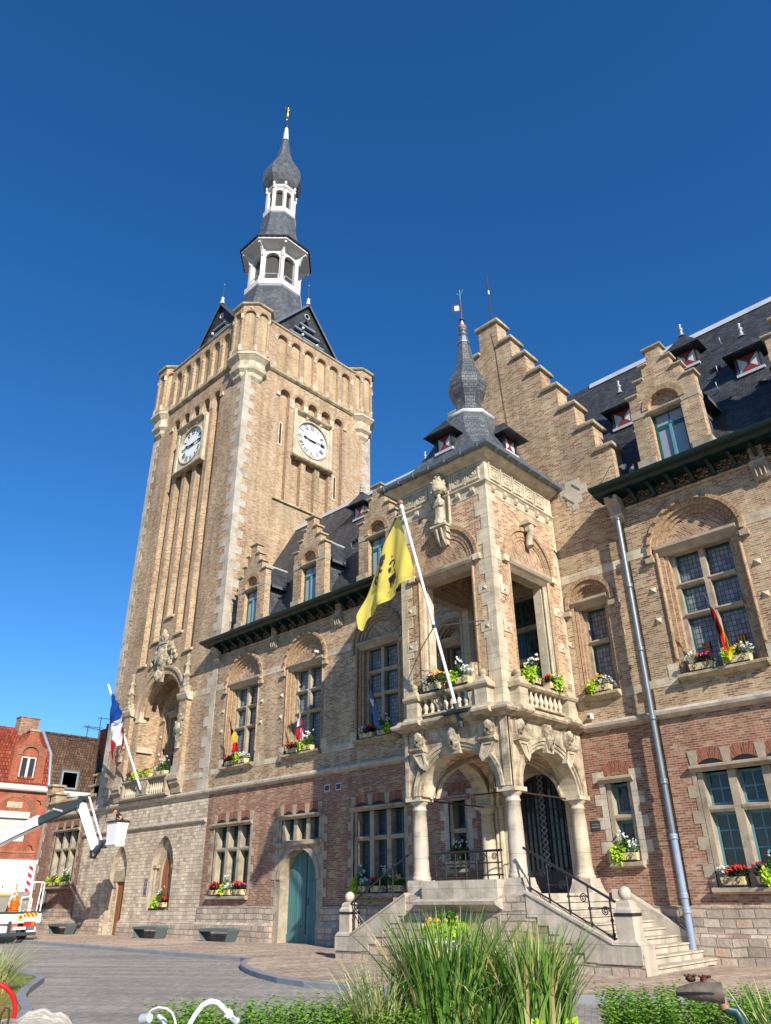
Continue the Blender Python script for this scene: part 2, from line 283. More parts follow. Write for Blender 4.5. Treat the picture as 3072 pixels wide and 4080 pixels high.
    def lathe(s,c,prof,m,n=12,sm=True,ax=None,caps=True,a0=0.0):
        c=V3(c); z=V3(ax).normalized() if ax else V3((0,0,1)); x=(V3((1,0,0)) if abs(z.x)<.9 else V3((0,1,0))); x=(x-z*x.dot(z)).normalized(); y=z.cross(x)
        rows=[[c+z*h+x*r*cos(a0+2*PI*j/n)+y*r*sin(a0+2*PI*j/n) for j in range(n)] for r,h in prof]
        if sm: s.grid(rows,m,True,True,us=2*PI*max(p[0] for p in prof)/n,caps=caps)
        else:
            for i in range(len(rows)-1):
                for j in range(n):
                    k=(j+1)%n; s.poly([rows[i][j],rows[i][k],rows[i+1][k],rows[i+1][j]],m)
            if caps: s.poly(rows[0],m); s.poly(rows[-1],m)
    def octo(s,c,prof,m): s.lathe((c[0],c[1],0),[(a/cos(PI/8),z) for a,z in prof],m,8,False,a0=PI/8)
    def tube(s,pts,r,m,n=8,caps=True):
        pts=[V3(p) for p in pts]; rr=r if isinstance(r,(list,tuple)) else [r]*len(pts); rows=[]; px=None
        for i,p in enumerate(pts):
            d=(pts[min(i+1,len(pts)-1)]-pts[max(i-1,0)]).normalized()
            if px is None: px=(V3((0,0,1)) if abs(d.z)<.9 else V3((1,0,0)))
            x=(px-d*px.dot(d)).normalized(); px=x; y=d.cross(x)
            rows.append([p+x*rr[i]*cos(2*PI*j/n)+y*rr[i]*sin(2*PI*j/n) for j in range(n)])
        s.grid(rows,m,True,True,us=.05,caps=caps)
    def ball(s,c,r,m,n=10,sc=(1,1,1),bumpy=0.0,seed=0,fr=3.0):
        c=V3(c); rows=[]
        for i in range(n+1):
            th=PI*i/n; row=[]
            for j in range(2*n):
                ph=PI*j/n; d=V3((sin(th)*cos(ph),sin(th)*sin(ph),cos(th)))
                k=r*(1+bumpy*noise.noise(d*fr+V3((seed*7.3,seed*3.1,seed)))) if bumpy else r
                row.append(c+V3((d.x*k*sc[0],d.y*k*sc[1],d.z*k*sc[2])))
            rows.append(row)
        s.grid(rows,m,True,True,us=.05)
ORG={}
def _link(o): COL.objects.link(o); return o
def root(name,loc,label,cat,group=None,kind=None):
    o=_link(bpy.data.objects.new(name,None)); o.location=loc; o.empty_display_size=.3; ORG[o]=V3(loc)
    o['label']=label; o['category']=cat
    if group:o['group']=group
    if kind:o['kind']=kind
    return o
def mesh_of(name,mb,org):
    me=bpy.data.meshes.new(name); me.from_pydata([v-org for v in mb.V],[],mb.F)
    for m in mb.mats: me.materials.append(MAT[m])
    me.polygons.foreach_set('material_index',mb.MI); me.polygons.foreach_set('use_smooth',mb.S)
    ul=me.uv_layers.new(name='UVMap'); flat=[c for f in mb.UV for p in f for c in p]; ul.data.foreach_set('uv',flat)
    me.update(); return me
def base_of(mb):
    xs=[v.x for v in mb.V];ys=[v.y for v in mb.V];zs=[v.z for v in mb.V]
    return V3(((min(xs)+max(xs))/2,(min(ys)+max(ys))/2,min(zs)))
def part(name,mb,parent,label=None,kind=None):
    org=base_of(mb); o=_link(bpy.data.objects.new(name,mesh_of(name,mb,org))); ORG[o]=org
    if parent: o.parent=parent; o.location=org-ORG[parent]
    else: o.location=org
    if label:o['label']=label
    if kind:o['kind']=kind
    return o
def part_each(name,mb,parent):
    key=lambda v:(round(v.x,3),round(v.y,3),round(v.z,3)); P={}
    def fnd(a):
        while P.setdefault(a,a)!=a: P[a]=P[P[a]]; a=P[a]
        return a
    for f in mb.F:
        r=fnd(key(mb.V[f[0]]))
        for i in f[1:]: P[fnd(key(mb.V[i]))]=r
    G={}
    for j,f in enumerate(mb.F): G.setdefault(fnd(key(mb.V[f[0]])),[]).append(j)
    for js in G.values():
        q=MB(); q.mats=mb.mats
        for j in js:
            i0=len(q.V); q.V+=[mb.V[i] for i in mb.F[j]]; q.F.append(tuple(range(i0,len(q.V)))); q.UV.append(mb.UV[j]); q.MI.append(mb.MI[j]); q.S.append(mb.S[j])
        part(name,q,parent)
def thing(name,mb,label,cat,group=None):
    o=part(name,mb,None); o['label']=label; o['category']=cat
    if group:o['group']=group
    return o
def struct(name,mb,kind='structure'): return part(name,mb,None,kind=kind)
KIDS={}
def dup(o,parent=None,off=(0,0,0),label=None):
    c=_link(o.copy()); ORG[c]=ORG[o]+V3(off); c.location=o.location+V3(off) if (parent is None or parent is o.parent) else o.location
    if parent: c.parent=parent
    if label: c['label']=label
    for k in [x for x in list(ORG) if x.parent is o]: dup(k,c)
    return c
def arcpts(cu,cv,rx,ry=None,a0=180,a1=0,n=16):
    ry=rx if ry is None else ry
    return [(cu+rx*cos(R(a0+(a1-a0)*i/n)),cv+ry*sin(R(a0+(a1-a0)*i/n))) for i in range(n+1)]
def arch_hole(cu,h,v0,vs,n=16,ry=None): return [(cu-h,v0)]+arcpts(cu,vs,h,ry,n=n)+[(cu+h,v0)]
def rect(u0,u1,v0,v1): return [(u0,v0),(u0,v1),(u1,v1),(u1,v0)]
def lancet(cu,h,v0,vs,top,n=8):
    H=top-vs; r=(h*h+H*H)/(2*h); L=[(cu-h,v0)]
    a_end=math.atan2(H,h-r); 
    for i in range(n+1): a=PI+(a_end-PI)*i/n; L.append((cu-h+r+r*cos(a),vs+r*sin(a)))
    Rr=[(2*cu-u,v) for u,v in reversed(L[1:-1])]
    return L+Rr+[(cu+h,v0)]
def text_polys(txt,size):
    c=bpy.data.curves.new('t','FONT'); c.body=txt; c.size=size; c.align_x='CENTER'; c.align_y='CENTER'; c.fill_mode='FRONT'
    o=bpy.data.objects.new('t',c); COL.objects.link(o); dg=bpy.context.evaluated_depsgraph_get(); me=bpy.data.meshes.new_from_object(o.evaluated_get(dg))
    res=([v.co.copy() for v in me.vertices],[tuple(p.vertices) for p in me.polygons])
    bpy.data.objects.remove(o); bpy.data.curves.remove(c); bpy.data.meshes.remove(me); return res
def text(mb,O,U,Vv,txt,size,m):
    vs,fs=text_polys(txt,size); O=V3(O);U=V3(U);Vv=V3(Vv)
    for f in fs: mb.poly([O+U*vs[i].x+Vv*vs[i].y for i in f],m)
# ---- carved head / foliage lumps
def mask(mb,pl,cu,v0,v1,w,m='carved',half=.22,lion=True):
    """a carved lion-like head: one surface shaped by brow, nose, cheeks, open mouth and curled mane"""
    cv=(v0+v1)/2; h=(v1-v0)/2; F=[((0,-.02,1),.34,.22),((.36,.34,.86),.2,.22),((-.36,.34,.86),.2,.22),((.34,.1,.93),-.2,.15),((-.34,.1,.93),-.2,.15),((.5,-.22,.82),.2,.26),((-.5,-.22,.82),.2,.26),((0,-.5,.86),-.42,.19),((0,-.82,.56),.16,.22),((0,.75,.6),.14,.3)]
    sd=rnd.random()*20; rows=[]; n=18
    for i in range(n+1):
        th=PI*i/n; row=[]
        for j in range(2*n):
            ph=PI*j/n; d=V3((sin(th)*cos(ph),cos(th),sin(th)*sin(ph))); r=1.0
            for c,A,s_ in F: r+=A*math.exp(-(d-V3(c).normalized()).length_squared/s_**2)
            if d.z<.62: a=math.atan2(d.y,d.x); r+=.13*sin(9*a+2.5*sin(5*d.z))*(1-max(0,d.z)/.62)
            r+=.07*noise.noise(d*5+V3((sd,0,0))); row.append(pl.P(cu+d.x*half*r,cv+d.y*h*.95*r,w+d.z*half*.85*r))
        rows.append(row)
    mb.grid(rows,m,True,True,us=.05)
    mb.ball(pl.P(cu,cv-.46*h,w+half*.48),half*.24,'dark_void',6,(1,1,1))
# ------------------------------------------------------------------ windows
def casements(fr,gl,pl,u0,u1,v0,v1,w,mt='casement',glass='leaded_glass',bars=(0,0),fw=.06):
    fr.box(pl,u0,u0+fw,v0,v1,w-.05,w,mt); fr.box(pl,u1-fw,u1,v0,v1,w-.05,w,mt)
    fr.box(pl,u0+fw,u1-fw,v0,v0+fw,w-.05,w,mt); fr.box(pl,u0+fw,u1-fw,v1-fw,v1,w-.05,w,mt)
    for k in range(bars[0]): x=u0+(u1-u0)*(k+1)/(bars[0]+1); fr.box(pl,x-.02,x+.02,v0+fw,v1-fw,w-.045,w-.012,mt)
    for k in range(bars[1]):
        z=v0+(v1-v0)*(k+1)/(bars[1]+1); fr.box(pl,u0+fw,u1-fw,z-.018,z+.018,w-.04,w-.016,mt)
    gl.plate(pl,rect(u0+fw,u1-fw,v0+fw,v1-fw),[],w-.03,glass)
def upper_window(rt,pl,cu,h=1.25,v0=7.35,vl=11.37,trans=(9.2,10.2),cols=2,dent=True,br='brick_arch',tri=True,wall='brick_yellow',depth=.62,dark=False):
    vs=vl; a=MB(); t1,t2=(.13,.25) if h>.8 else (.09,.17)
    hole=arch_hole(cu,h,v0,vs); a.rim(pl,hole,0,-.16,br,False)
    a.ring(pl,cu,vs,h,h+.16,-.05,.012,br); a.ring(pl,cu,vs,h-t1,h,-.3,-.09,br); a.ring(pl,cu,vs,h-t2,h-t1,-.4,-.16,br)
    for s in (-1,1):
        a.box(pl,*sorted((cu+s*h,cu+s*(h+.12))),v0,vs,-.05,.010,br); a.box(pl,*sorted((cu+s*(h-t1),cu+s*(h-.001))),v0,vs,-.4,-.09,br); a.box(pl,*sorted((cu+s*(h-t2),cu+s*(h-t1))),v0,vs,-.5,-.16,br)
        if h>1: 
            for w_,x_ in ((.06,h+.03),(-.1,h-.07)): a.tube([pl.P(cu+s*x_,v0+.5,w_-.05),pl.P(cu+s*x_,vs-.05,w_-.05)],.055,br,7)
    a.plate(pl,[(cu-h+t2,vs)]+arcpts(cu,vs,h-t2)[1:-1]+[(cu+h-t2,vs)],[],-.22,'brick_weave')
    o=part('brick_arch',a,rt)
    hd=MB(); hd.ring(pl,cu,vs,h+.162,h+.30,-.02,.09,br,a0=-6,a1=186,n=24)
    if dent:
        for k in range(13):
            an=180*k/12; hd.ring(pl,cu,vs,h+.16,h+.27,.0,.15,br,a0=an-3.2,a1=an+3.2,n=1)
    for s in (-1,1): hd.box(pl,cu+s*(h+.24)-.13,cu+s*(h+.24)+.13,vs-.34,vs-.17,-.02,.16,'stone_frame')
    part('hood_mould',hd,o)
    f=MB(); f.mould(pl,cu-h-.03,cu+h+.03,[(-.45,vl-.16),(-.12,vl-.16),(-.04,vl-.06),(.10,vl+.06),(.10,vl+.15),(-.3,vl+.22),(-.45,vl+.22)],'stone_frame')
    hi=h-t2; jw=.13 if h>.8 else .1
    for s in (-1,1): f.box(pl,*sorted((cu+s*(hi-jw),cu+s*hi)),v0,vl-.17,-.62,-.34,'stone_frame')
    W=2*(hi-jw); mw=.17; cw=(W-mw*(cols-1))/cols
    rows=[v0]+list(trans)+[vl-.17]
    for k in range(cols-1): x=cu-W/2+cw*(k+1)+mw*k; f.box(pl,x,x+mw,v0,vl-.17,-.6,-.30,'stone_frame')
    for z in trans:
        for k in range(cols): x=cu-W/2+(cw+mw)*k; f.mould(pl,x,x+cw,[(-.6,z-.08),(-.34,z-.08),(-.27,z),(-.27,z+.05),(-.42,z+.085),(-.6,z+.085)],'stone_frame')
    win=part('window',f,rt); c=MB(); g=MB()
    for i in range(len(rows)-1):
        for k in range(cols):
            x=cu-W/2+(cw+mw)*k; casements(c,g,pl,x,x+cw,rows[i]+(.085 if i else .02),rows[i+1]-(.08 if i<len(rows)-2 else 0),-.5,glass='leaded_dark' if dark else 'leaded_glass')
    part('casement',c,win); part('glass',g,win)
    s_=MB(); s_.mould(pl,cu-h-.02,cu+h+.02,[(-.6,v0-.2),(.06,v0-.2),(.2,v0-.12),(.26,v0-.10),(.26,v0-.02),(.2,v0),(-.6,v0+.03)],'coping')
    part('sill',s_,win)
    if h>.5 and not dark:
        b=MB()
        for s in (-1,1):
            for z in (9.15,10.15):
                x=cu+s*(h+.36); q=[pl.P(x-.1,z-.1,0),pl.P(x+.1,z-.1,0),pl.P(x+.1,z+.1,0),pl.P(x-.1,z+.1,0)]; ap=pl.P(x,z,.11)
                for i in range(4): b.poly([q[i],q[(i+1)%4],ap],'stone')
        part_each('stone_boss',b,o)
    return win
def tooth(mb,pl,u,s,v0,v1,ws,wl,m,w=.014,ch=.33,ph=0):
    z=v0;i=ph
    while z<v1-.02:
        zz=min(z+ch,v1); L=wl if i%2 else ws; mb.box(pl,*sorted((u,u+s*L)),z+.004,zz-.004,-.05,w,m); z=zz;i+=1
def low_window(rt,pl,cu,half=1.4,v0=1.75,vt=3.66,v1=4.62,cols=3,glass='clear_glass',mt='casement',bars=(1,3),sur=(.12,.3),arcs=None,swide=.12):
    f=MB(); f.rim(pl,rect(cu-half,cu+half,v0,v1),0,-.5,'stone_frame')
    jw=.14; W=2*(half-jw); mw=.22; cw=(W-mw*(cols-1))/cols
    for s in (-1,1):
        f.box(pl,*sorted((cu+s*(half-jw),cu+s*(half-.001))),v0,v1,-.5,-.06,'stone_frame'); tooth(f,pl,cu+s*half,s,v0-.1,v1+.36 if cols<2 else v1+.05,sur[0],sur[1],'stone_grey' if cols<2 else 'stone_frame')
    for k in range(cols-1): x=cu-W/2+cw*(k+1)+mw*k; f.box(pl,x,x+mw,v0,v1,-.5,-.08,'stone_frame')
    for k in range(cols): x=cu-W/2+(cw+mw)*k; f.mould(pl,x,x+cw,[(-.5,vt-.09),(-.1,vt-.09),(-.06,vt-.02),(-.06,vt+.05),(-.3,vt+.10),(-.5,vt+.10)],'stone_frame')
    f.mould(pl,cu-half-.12,cu+half+.12,[(-.5,v1),(.03,v1),(.16,v1+.1),(.16,v1+.16),(.0,v1+.2),(-.5,v1+.2)],'stone_frame')
    win=part('window',f,rt); c=MB(); g=MB()
    for k in range(cols):
        x=cu-W/2+(cw+mw)*k
        casements(c,g,pl,x,x+cw,v0+.02,vt-.09,-.36,mt,glass,bars,.07); casements(c,g,pl,x,x+cw,vt+.1,v1,-.36,mt,glass,(bars[0],1 if bars[1] else 0),.07)
    part('casement',c,win); part('glass',g,win)
    s_=MB(); s_.mould(pl,cu-half-.1,cu+half+.1,[(-.5,v0-.17),(.12,v0-.17),(.2,v0-.12),(.2,v0-.02),(-.5,v0+.03)],'stone_frame'); part('sill',s_,win)
    a=MB(); n=cols; bw=2*half/n
    for k in range(n):
        x=cu-half+bw*(k+.5); hh=bw/2-.09; rise=.14; r=(hh*hh+rise*rise)/(2*rise); an=math.degrees(math.asin(hh/r))
        a.ring(pl,x,v1+.2+rise-r,r,r+.3,-.04,.012,'brick_red_arch',a0=90-an,a1=90+an,n=8)
        a.plate(pl,[(x-hh,v1+.2)]+arcpts(x,v1+.2+rise-r,r,a0=90+an,a1=90-an,n=8)+[(x+hh,v1+.2)],[],.004,'dark_void' if n>1 else 'brick_red')
    for k in range(n+1):
        x=cu-half+bw*k
        if n>1: a.prism(pl,[(x-.1,v1+.2),(x-.14,v1+.58),(x+.14,v1+.58),(x+.1,v1+.2)],-.04,.022,'stone_frame')
    part('relieving_arch',a,win); return win
# ------------------------------------------------------------------ town hall
TH=root('town_hall',(-14,24,0),'long brick town hall with stepped gable, dark slate roof and tall mullioned stone windows','town hall')
pf=front(22.0); pr_=front(21.8)
UPW=[-30.88,-26.15,-21.4]; GX=-14.32
steps=[(.5,24.5),(1.11,23.15),(1.72,21.95),(2.34,20.78),(2.95,19.6),(3.57,18.4),(4.18,17.2),(4.75,15.98)]
def stepped(cu,base,lst,v0):
    L=[(cu-base,v0)]; rr=[]
    L.append((cu-lst[-1][0],v0)) if abs(base-lst[-1][0])>1e-3 else None
    for h,z in reversed(lst): rr+=[(h,z)]
    up=[]; zp=v0
    for i,(h,z) in enumerate(rr): up+=[(cu-h,zp),(cu-h,z)]; zp=z
    dn=[(2*cu-u,v) for u,v in reversed(up)]
    return up+dn
w=MB()
holes=[arch_hole(c,1.25,7.35,11.37) for c in UPW]
w.plate(pf,[(-33.4,6.3),(-33.4,14.2),(-19.07,14.2),(-19.07,6.3)],holes,0,'brick_yellow')
part('upper_wall',w,TH)
w=MB(); gp=stepped(GX,4.75,steps,6.3)
gh=[arch_hole(c,.62,7.35,10.45) for c in (-17.3,-11.3)]+[rect(-15.15,-13.25,6.5,11.3)]
w.plate(pf,gp,gh,0,'brick_yellow'); w.rim(pf,gp,0,-.75,'brick_yellow')
gb=part('stepped_gable',w,TH)
c=MB(); prev=0
for i,(h,z) in enumerate(steps):
    for s in (-1,1):
        if i==0:
            if s==1: c.mould(pf,GX-h-.12,GX+h+.12,[(.1,z-.02),(.13,z+.05),(.13,z+.12),(-.88,z+.12),(-.88,z+.05),(-.85,z-.02)],'coping')
        else:
            ph=steps[i-1][0]; a,b=sorted((GX+s*(ph-.002),GX+s*(h+.12))); c.mould(pf,a,b,[(.1,z-.02),(.13,z+.05),(.13,z+.12),(-.88,z+.12),(-.88,z+.05),(-.85,z-.02)],'coping')
part_each('coping',c,gb)
d=MB(); cx,cz=-11.3,14.72; d.prism(pf,[(cx-.55,cz-.18),(cx-.55,cz+.22),(cx-.3,cz+.22),(cx-.3,cz+.5),(cx+.3,cz+.5),(cx+.3,cz+.22),(cx+.55,cz+.22),(cx+.55,cz-.18),(cx+.3,cz-.18),(cx+.3,cz-.5),(cx+.12,cz-.5),(cx+.12,cz-.72),(cx-.12,cz-.72),(cx-.12,cz-.5),(cx-.3,cz-.5),(cx-.3,cz-.18)],-.02,.015,'stone_quoin')
dm=[(cx-.42,cz),(cx,cz+.45),(cx+.42,cz),(cx,cz-.45)]; di=[(cx-.32,cz),(cx,cz+.34),(cx+.32,cz),(cx,cz-.34)]
d.plate(pf,dm,[di],.05,'stone_quoin'); d.rim(pf,dm,.015,.05,'stone'); d.rim(pf,di,.018,.05,'stone'); part('diamond_panel',d,gb)
cond=MB(); cond.tube([(-14.15,21.99,24.0),(-14.0,21.98,22.9),(-13.85,21.97,20),(-13.6,21.97,16)],.009,'rust_dark',5); part('lightning_cable',cond,gb)
rod=MB(); rod.tube([(GX+.1,22.3,24.4),(GX+.08,22.3,26.6)],.028,'rust_dark',6); rod.tube([(GX+.08,22.3,26.6),(GX+.07,22.3,26.85)],.05,'lead_pale',6); rod.tube([(GX+.07,22.3,26.85),(GX+.05,22.3,27.9)],.03,'rust_dark',6); part('lightning_rod',rod,gb)
# right wing upper
RW=[-7.35,-2.65]
w=MB(); w.plate(pr_,[(-9.57,6.3),(-9.57,14.2),(7,14.2),(7,6.3)],[arch_hole(c,1.25,7.35,11.37) for c in RW],0,'brick_yellow'); w.box(left(-9.57),21.8,22.0,0,14.2,-.02,0,'brick_yellow'); part('upper_wall',w,TH)
for c in UPW: upper_window(TH,pf,c)
for c in RW: upper_window(TH,pr_,c)
for c in (-17.3,-11.3): upper_window(TH,pf,c,h=.62,vl=10.45,trans=(9.15,),cols=1,dent=False)
# lower walls
w=MB(); lowh=[rect(c-1.4,c+1.4,1.75,4.62) for c in (-30.9,-21.4)]+[arch_hole(-26.05,1.15,0,2.3),rect(-27.3,-24.8,3.72,4.62)]+[rect(c-.42,c+.42,2.45,4.62) for c in (-17.5,-11.27)]+[arch_hole(-14.25,1.15,1.66,4.05)]
w.plate(pf,[(-33.08,0),(-33.08,6.3),(-9.57,6.3),(-9.57,0)],lowh,0,'brick_red'); part('lower_wall',w,TH)
w=MB(); w.plate(pr_,[(-9.57,0),(-9.57,6.3),(7,6.3),(7,0)],[rect(c-1.4,c+1.4,1.75,4.62) for c in RW],0,'brick_red'); part('lower_wall',w,TH)
for c in (-30.9,-21.4): low_window(TH,pf,c)
for c in RW: low_window(TH,pr_,c,mt='casement_light',glass='clear_glass')
for c in (-17.5,-11.27): low_window(TH,pf,c,half=.42,v0=2.45,cols=1,bars=(0,0),glass='leaded_dark',mt='casement_light' if c>-12 else 'casement',sur=(.2,.4))
# plinths
for pl,a,b in ((pf,-33.08,-27.55),(pf,-24.55,-9.57),(pr_,-9.57,7)):
    w=MB(); w.mould(pl,a,b,[(0,0),(.2,0),(.2,.6),(.09,.7),(.09,1.3),(.0,1.32)],'rubble'); part('plinth',w,TH)
# string course, bands
w=MB(); sp=[(0,6.2),(.1,6.22),(.2,6.3),(.22,6.38),(.16,6.46),(0,6.5)]
w.mould(pf,-33.4,-16.35,sp,'stone_grey'); w.mould(pf,-12.1,-9.58,sp,'stone_grey'); w.mould(pr_,-9.57,7,sp,'stone_grey'); part('string_course',w,TH)
w=MB()
def band(pl,a,b,v0,v1): w.box(pl,a,b,v0,v1,-.03,.012,'stone')
xs=[-33.4]+[x for c in UPW for x in (c-1.37,c+1.37)]+[-19.0]
for i in range(0,len(xs),2): band(pf,xs[i],xs[i+1],7.13,7.37); band(pf,xs[i],xs[i+1],11.36,11.68)
for a,b in ((-19.0,-18.05),(-16.55,-16.15),(-12.3,-12.05),(-10.55,-9.58)): band(pf,a,b,7.13,7.37)
for a,b in ((-18.6,-16.2),(-12.3,-9.58)): band(pf,a,b,11.32,11.62)
for a,b in ((-9.72,-8.72),(-5.98,-4.02)): band(pr_,a,b,7.13,7.37); band(pr_,a,b,11.36,11.68)
for c,pl in [(c,pf) for c in UPW]+[(c,pr_) for c in RW]:
    for s in (-1,1): w.box(pl,*sorted((c+s*1.26,c+s*1.62)),7.3,7.75,-.03,.016,'stone')
part_each('stone_band',w,TH)
# frieze and corbels
def frieze(pl,a,b,cors):
    w=MB(); w.mould(pl,a,b,[(0,13.16),(.07,13.18),(.09,13.24),(.05,13.28),(0,13.29)],'brick_arch')
    n=int((b-a)/.2); dx=(b-a)/n
    for r in range(5):
        for k in range(n):
            if (k+r)%2: continue
            x=a+dx*k; w.box(pl,x+.01,x+dx-.01,13.32+r*.125,13.42+r*.125,-.02,.08+.02*r,'brick_dark')
    w.box(pl,a,b,13.29,13.95,-.03,.015,'brick_dark'); o=part('brick_frieze',w,TH)
    for x in cors:
        c=MB(); c.box(pl,x-.2,x+.2,13.2,13.9,-.02,.16,'brick_arch'); c.mould(pl,x-.24,x+.24,[(0,13.2),(.26,13.2),(.26,13.02),(.2,12.95),(.14,12.72),(.1,12.62),(0,12.6)],'stone_frame')
        for k in range(3): c.tube([pl.P(x-.13+.13*k,13.0,.25),pl.P(x-.13+.13*k,12.68,.17)],.03,'stone_frame',6)
        part('corbel',c,o)
frieze(pf,-33.3,-18.7,(-28.5,-23.8)); frieze(pr_,-9.6,7,(-4.95,)); 
# gutters with brackets
for pl,a,b,m,br in ((pf,-33.9,-18.5,'gutter_green',[-33.0+.69*k for k in range(21)]),(pr_,-10.15,7,'gutter_green',[-9.57+.66*k for k in range(10)])):
    g=MB(); g.mould(pl,a,b,[(-.02,13.68),(.6,13.72),(.74,13.79),(.92,13.82),(.98,13.87),(1.0,13.94),(.93,13.96),(.9,13.9),(-.02,13.97)],m); go=part('gutter',g,TH)
    f=MB(); x=0; f.box(pl,-.06+x,.06+x,13.25,13.618,.02,.14,m); f.prism(PL(pl.P(x,0,0),pl.N,pl.U),[(.1,13.3),(.1,13.618),(.62,13.618),(.62,13.56),(.4,13.5),(.22,13.4)],-.055,.055,m,True)
    first=None
    for x in br:
        if first is None:
            for q in range(len(f.V)): f.V[q]=f.V[q]+V3((x,0,0))
            first=part('bracket',f,go); x0=x
        else:
            c2=_link(first.copy()); ORG[c2]=ORG[first]+V3((x-x0,0,0)); c2.location=first.location+V3((x-x0,0,0))
for pl,x in ((pf,-33.2),(pr_,-9.62)):
    c=MB(); c.mould(pl,x-.22,x+.22,[(0,13.62),(.55,13.62),(.5,13.4),(.34,13.32),(.3,12.95),(.2,12.82),(0,12.78)],'stone_frame'); part('corbel',c,TH)
# drainpipe
p=MB(); px_,py_=-9.64,21.62; p.tube([(px_,py_,12.95),(px_,py_,3.0)],.085,'zinc',12); p.tube([(px_,py_,3.0),(px_,py_,.05)],.095,'pipe_blue',12)
for z in (12.9,10.45,8.35,6.25,4.45,3.0,1.55,1.2): p.lathe((px_,py_,z),[(.085,-.07),(.115,-.06),(.115,-.02),(.105,0),(.115,.03),(.11,.08),(.085,.09)],'zinc' if z>3.1 else 'pipe_blue',12)
part('drainpipe',p,TH)
# roof
ES=1.76; RY,RZ=27.0,22.75
def ry(z): return RY-(RZ-z)/ES
w=MB()
for a,b,y0 in ((-33.5,-18.9,21.98),(-18.9,-9.6,22.74),(-9.6,7,21.98)):
    w.poly([(a,y0,RZ-ES*(RY-y0)),(b,y0,RZ-ES*(RY-y0)),(b,RY,RZ),(a,RY,RZ)],'slate'); w.poly([(a,32.9,13.9),(b,32.9,13.9),(b,RY,RZ),(a,RY,RZ)],'slate')
w.poly([(7,21.98,13.9),(7,RY,RZ),(7,32.9,13.9)],'brick_yellow')
gr=23.35; 
for s in (-1,1): w.poly([(GX,22.7,gr),(GX,31.3,gr),(GX+s*5,31.3,gr-9.6),(GX+s*5,22.7,gr-9.6)],'slate')
rf=part('roof',w,TH)
w=MB()
for a,b in ((-33.4,-16.5),(-12.2,7)): w.prism(left(0),[(RY-.2,RZ-.26),(RY-.08,RZ+.05),(RY+.08,RZ+.05),(RY+.2,RZ-.26)],-b,-a,'lead_pale')
part('ridge_cap',w,rf)
w=MB()
for x,z in ((-8.9,19.6),(-6.1,18.9),(-3.6,18.5),(-6.0,20.9),(-9.2,17.0),(-6.1,17.8),(-28.6,17.2),(-25.0,17.6),(-24.6,16.2),(-29.2,18.6),(-3.2,20.2)):
    y=ry(z); w.tube([(x,y-.02,z),(x,y-.2,z-.05),(x,y-.27,z+.06),(x,y-.27,z+.2)],.018,'lead',6); 
part_each('roof_hook',w,rf)
w=MB()
for x,z in ((-8.0,20.6),(-6.2,19.3),(-4.6,17.1),(-27.2,18.4),(-25.3,18.2),(-29.9,16.9)):
    y=ry(z); w.ball((x,y,z),.17,'slate',6,(1,1.1,.7)); w.ball((x,y-.1,z-.02),.11,'dark_void',6,(1,1,.6))
part('roof_vent',w,rf)
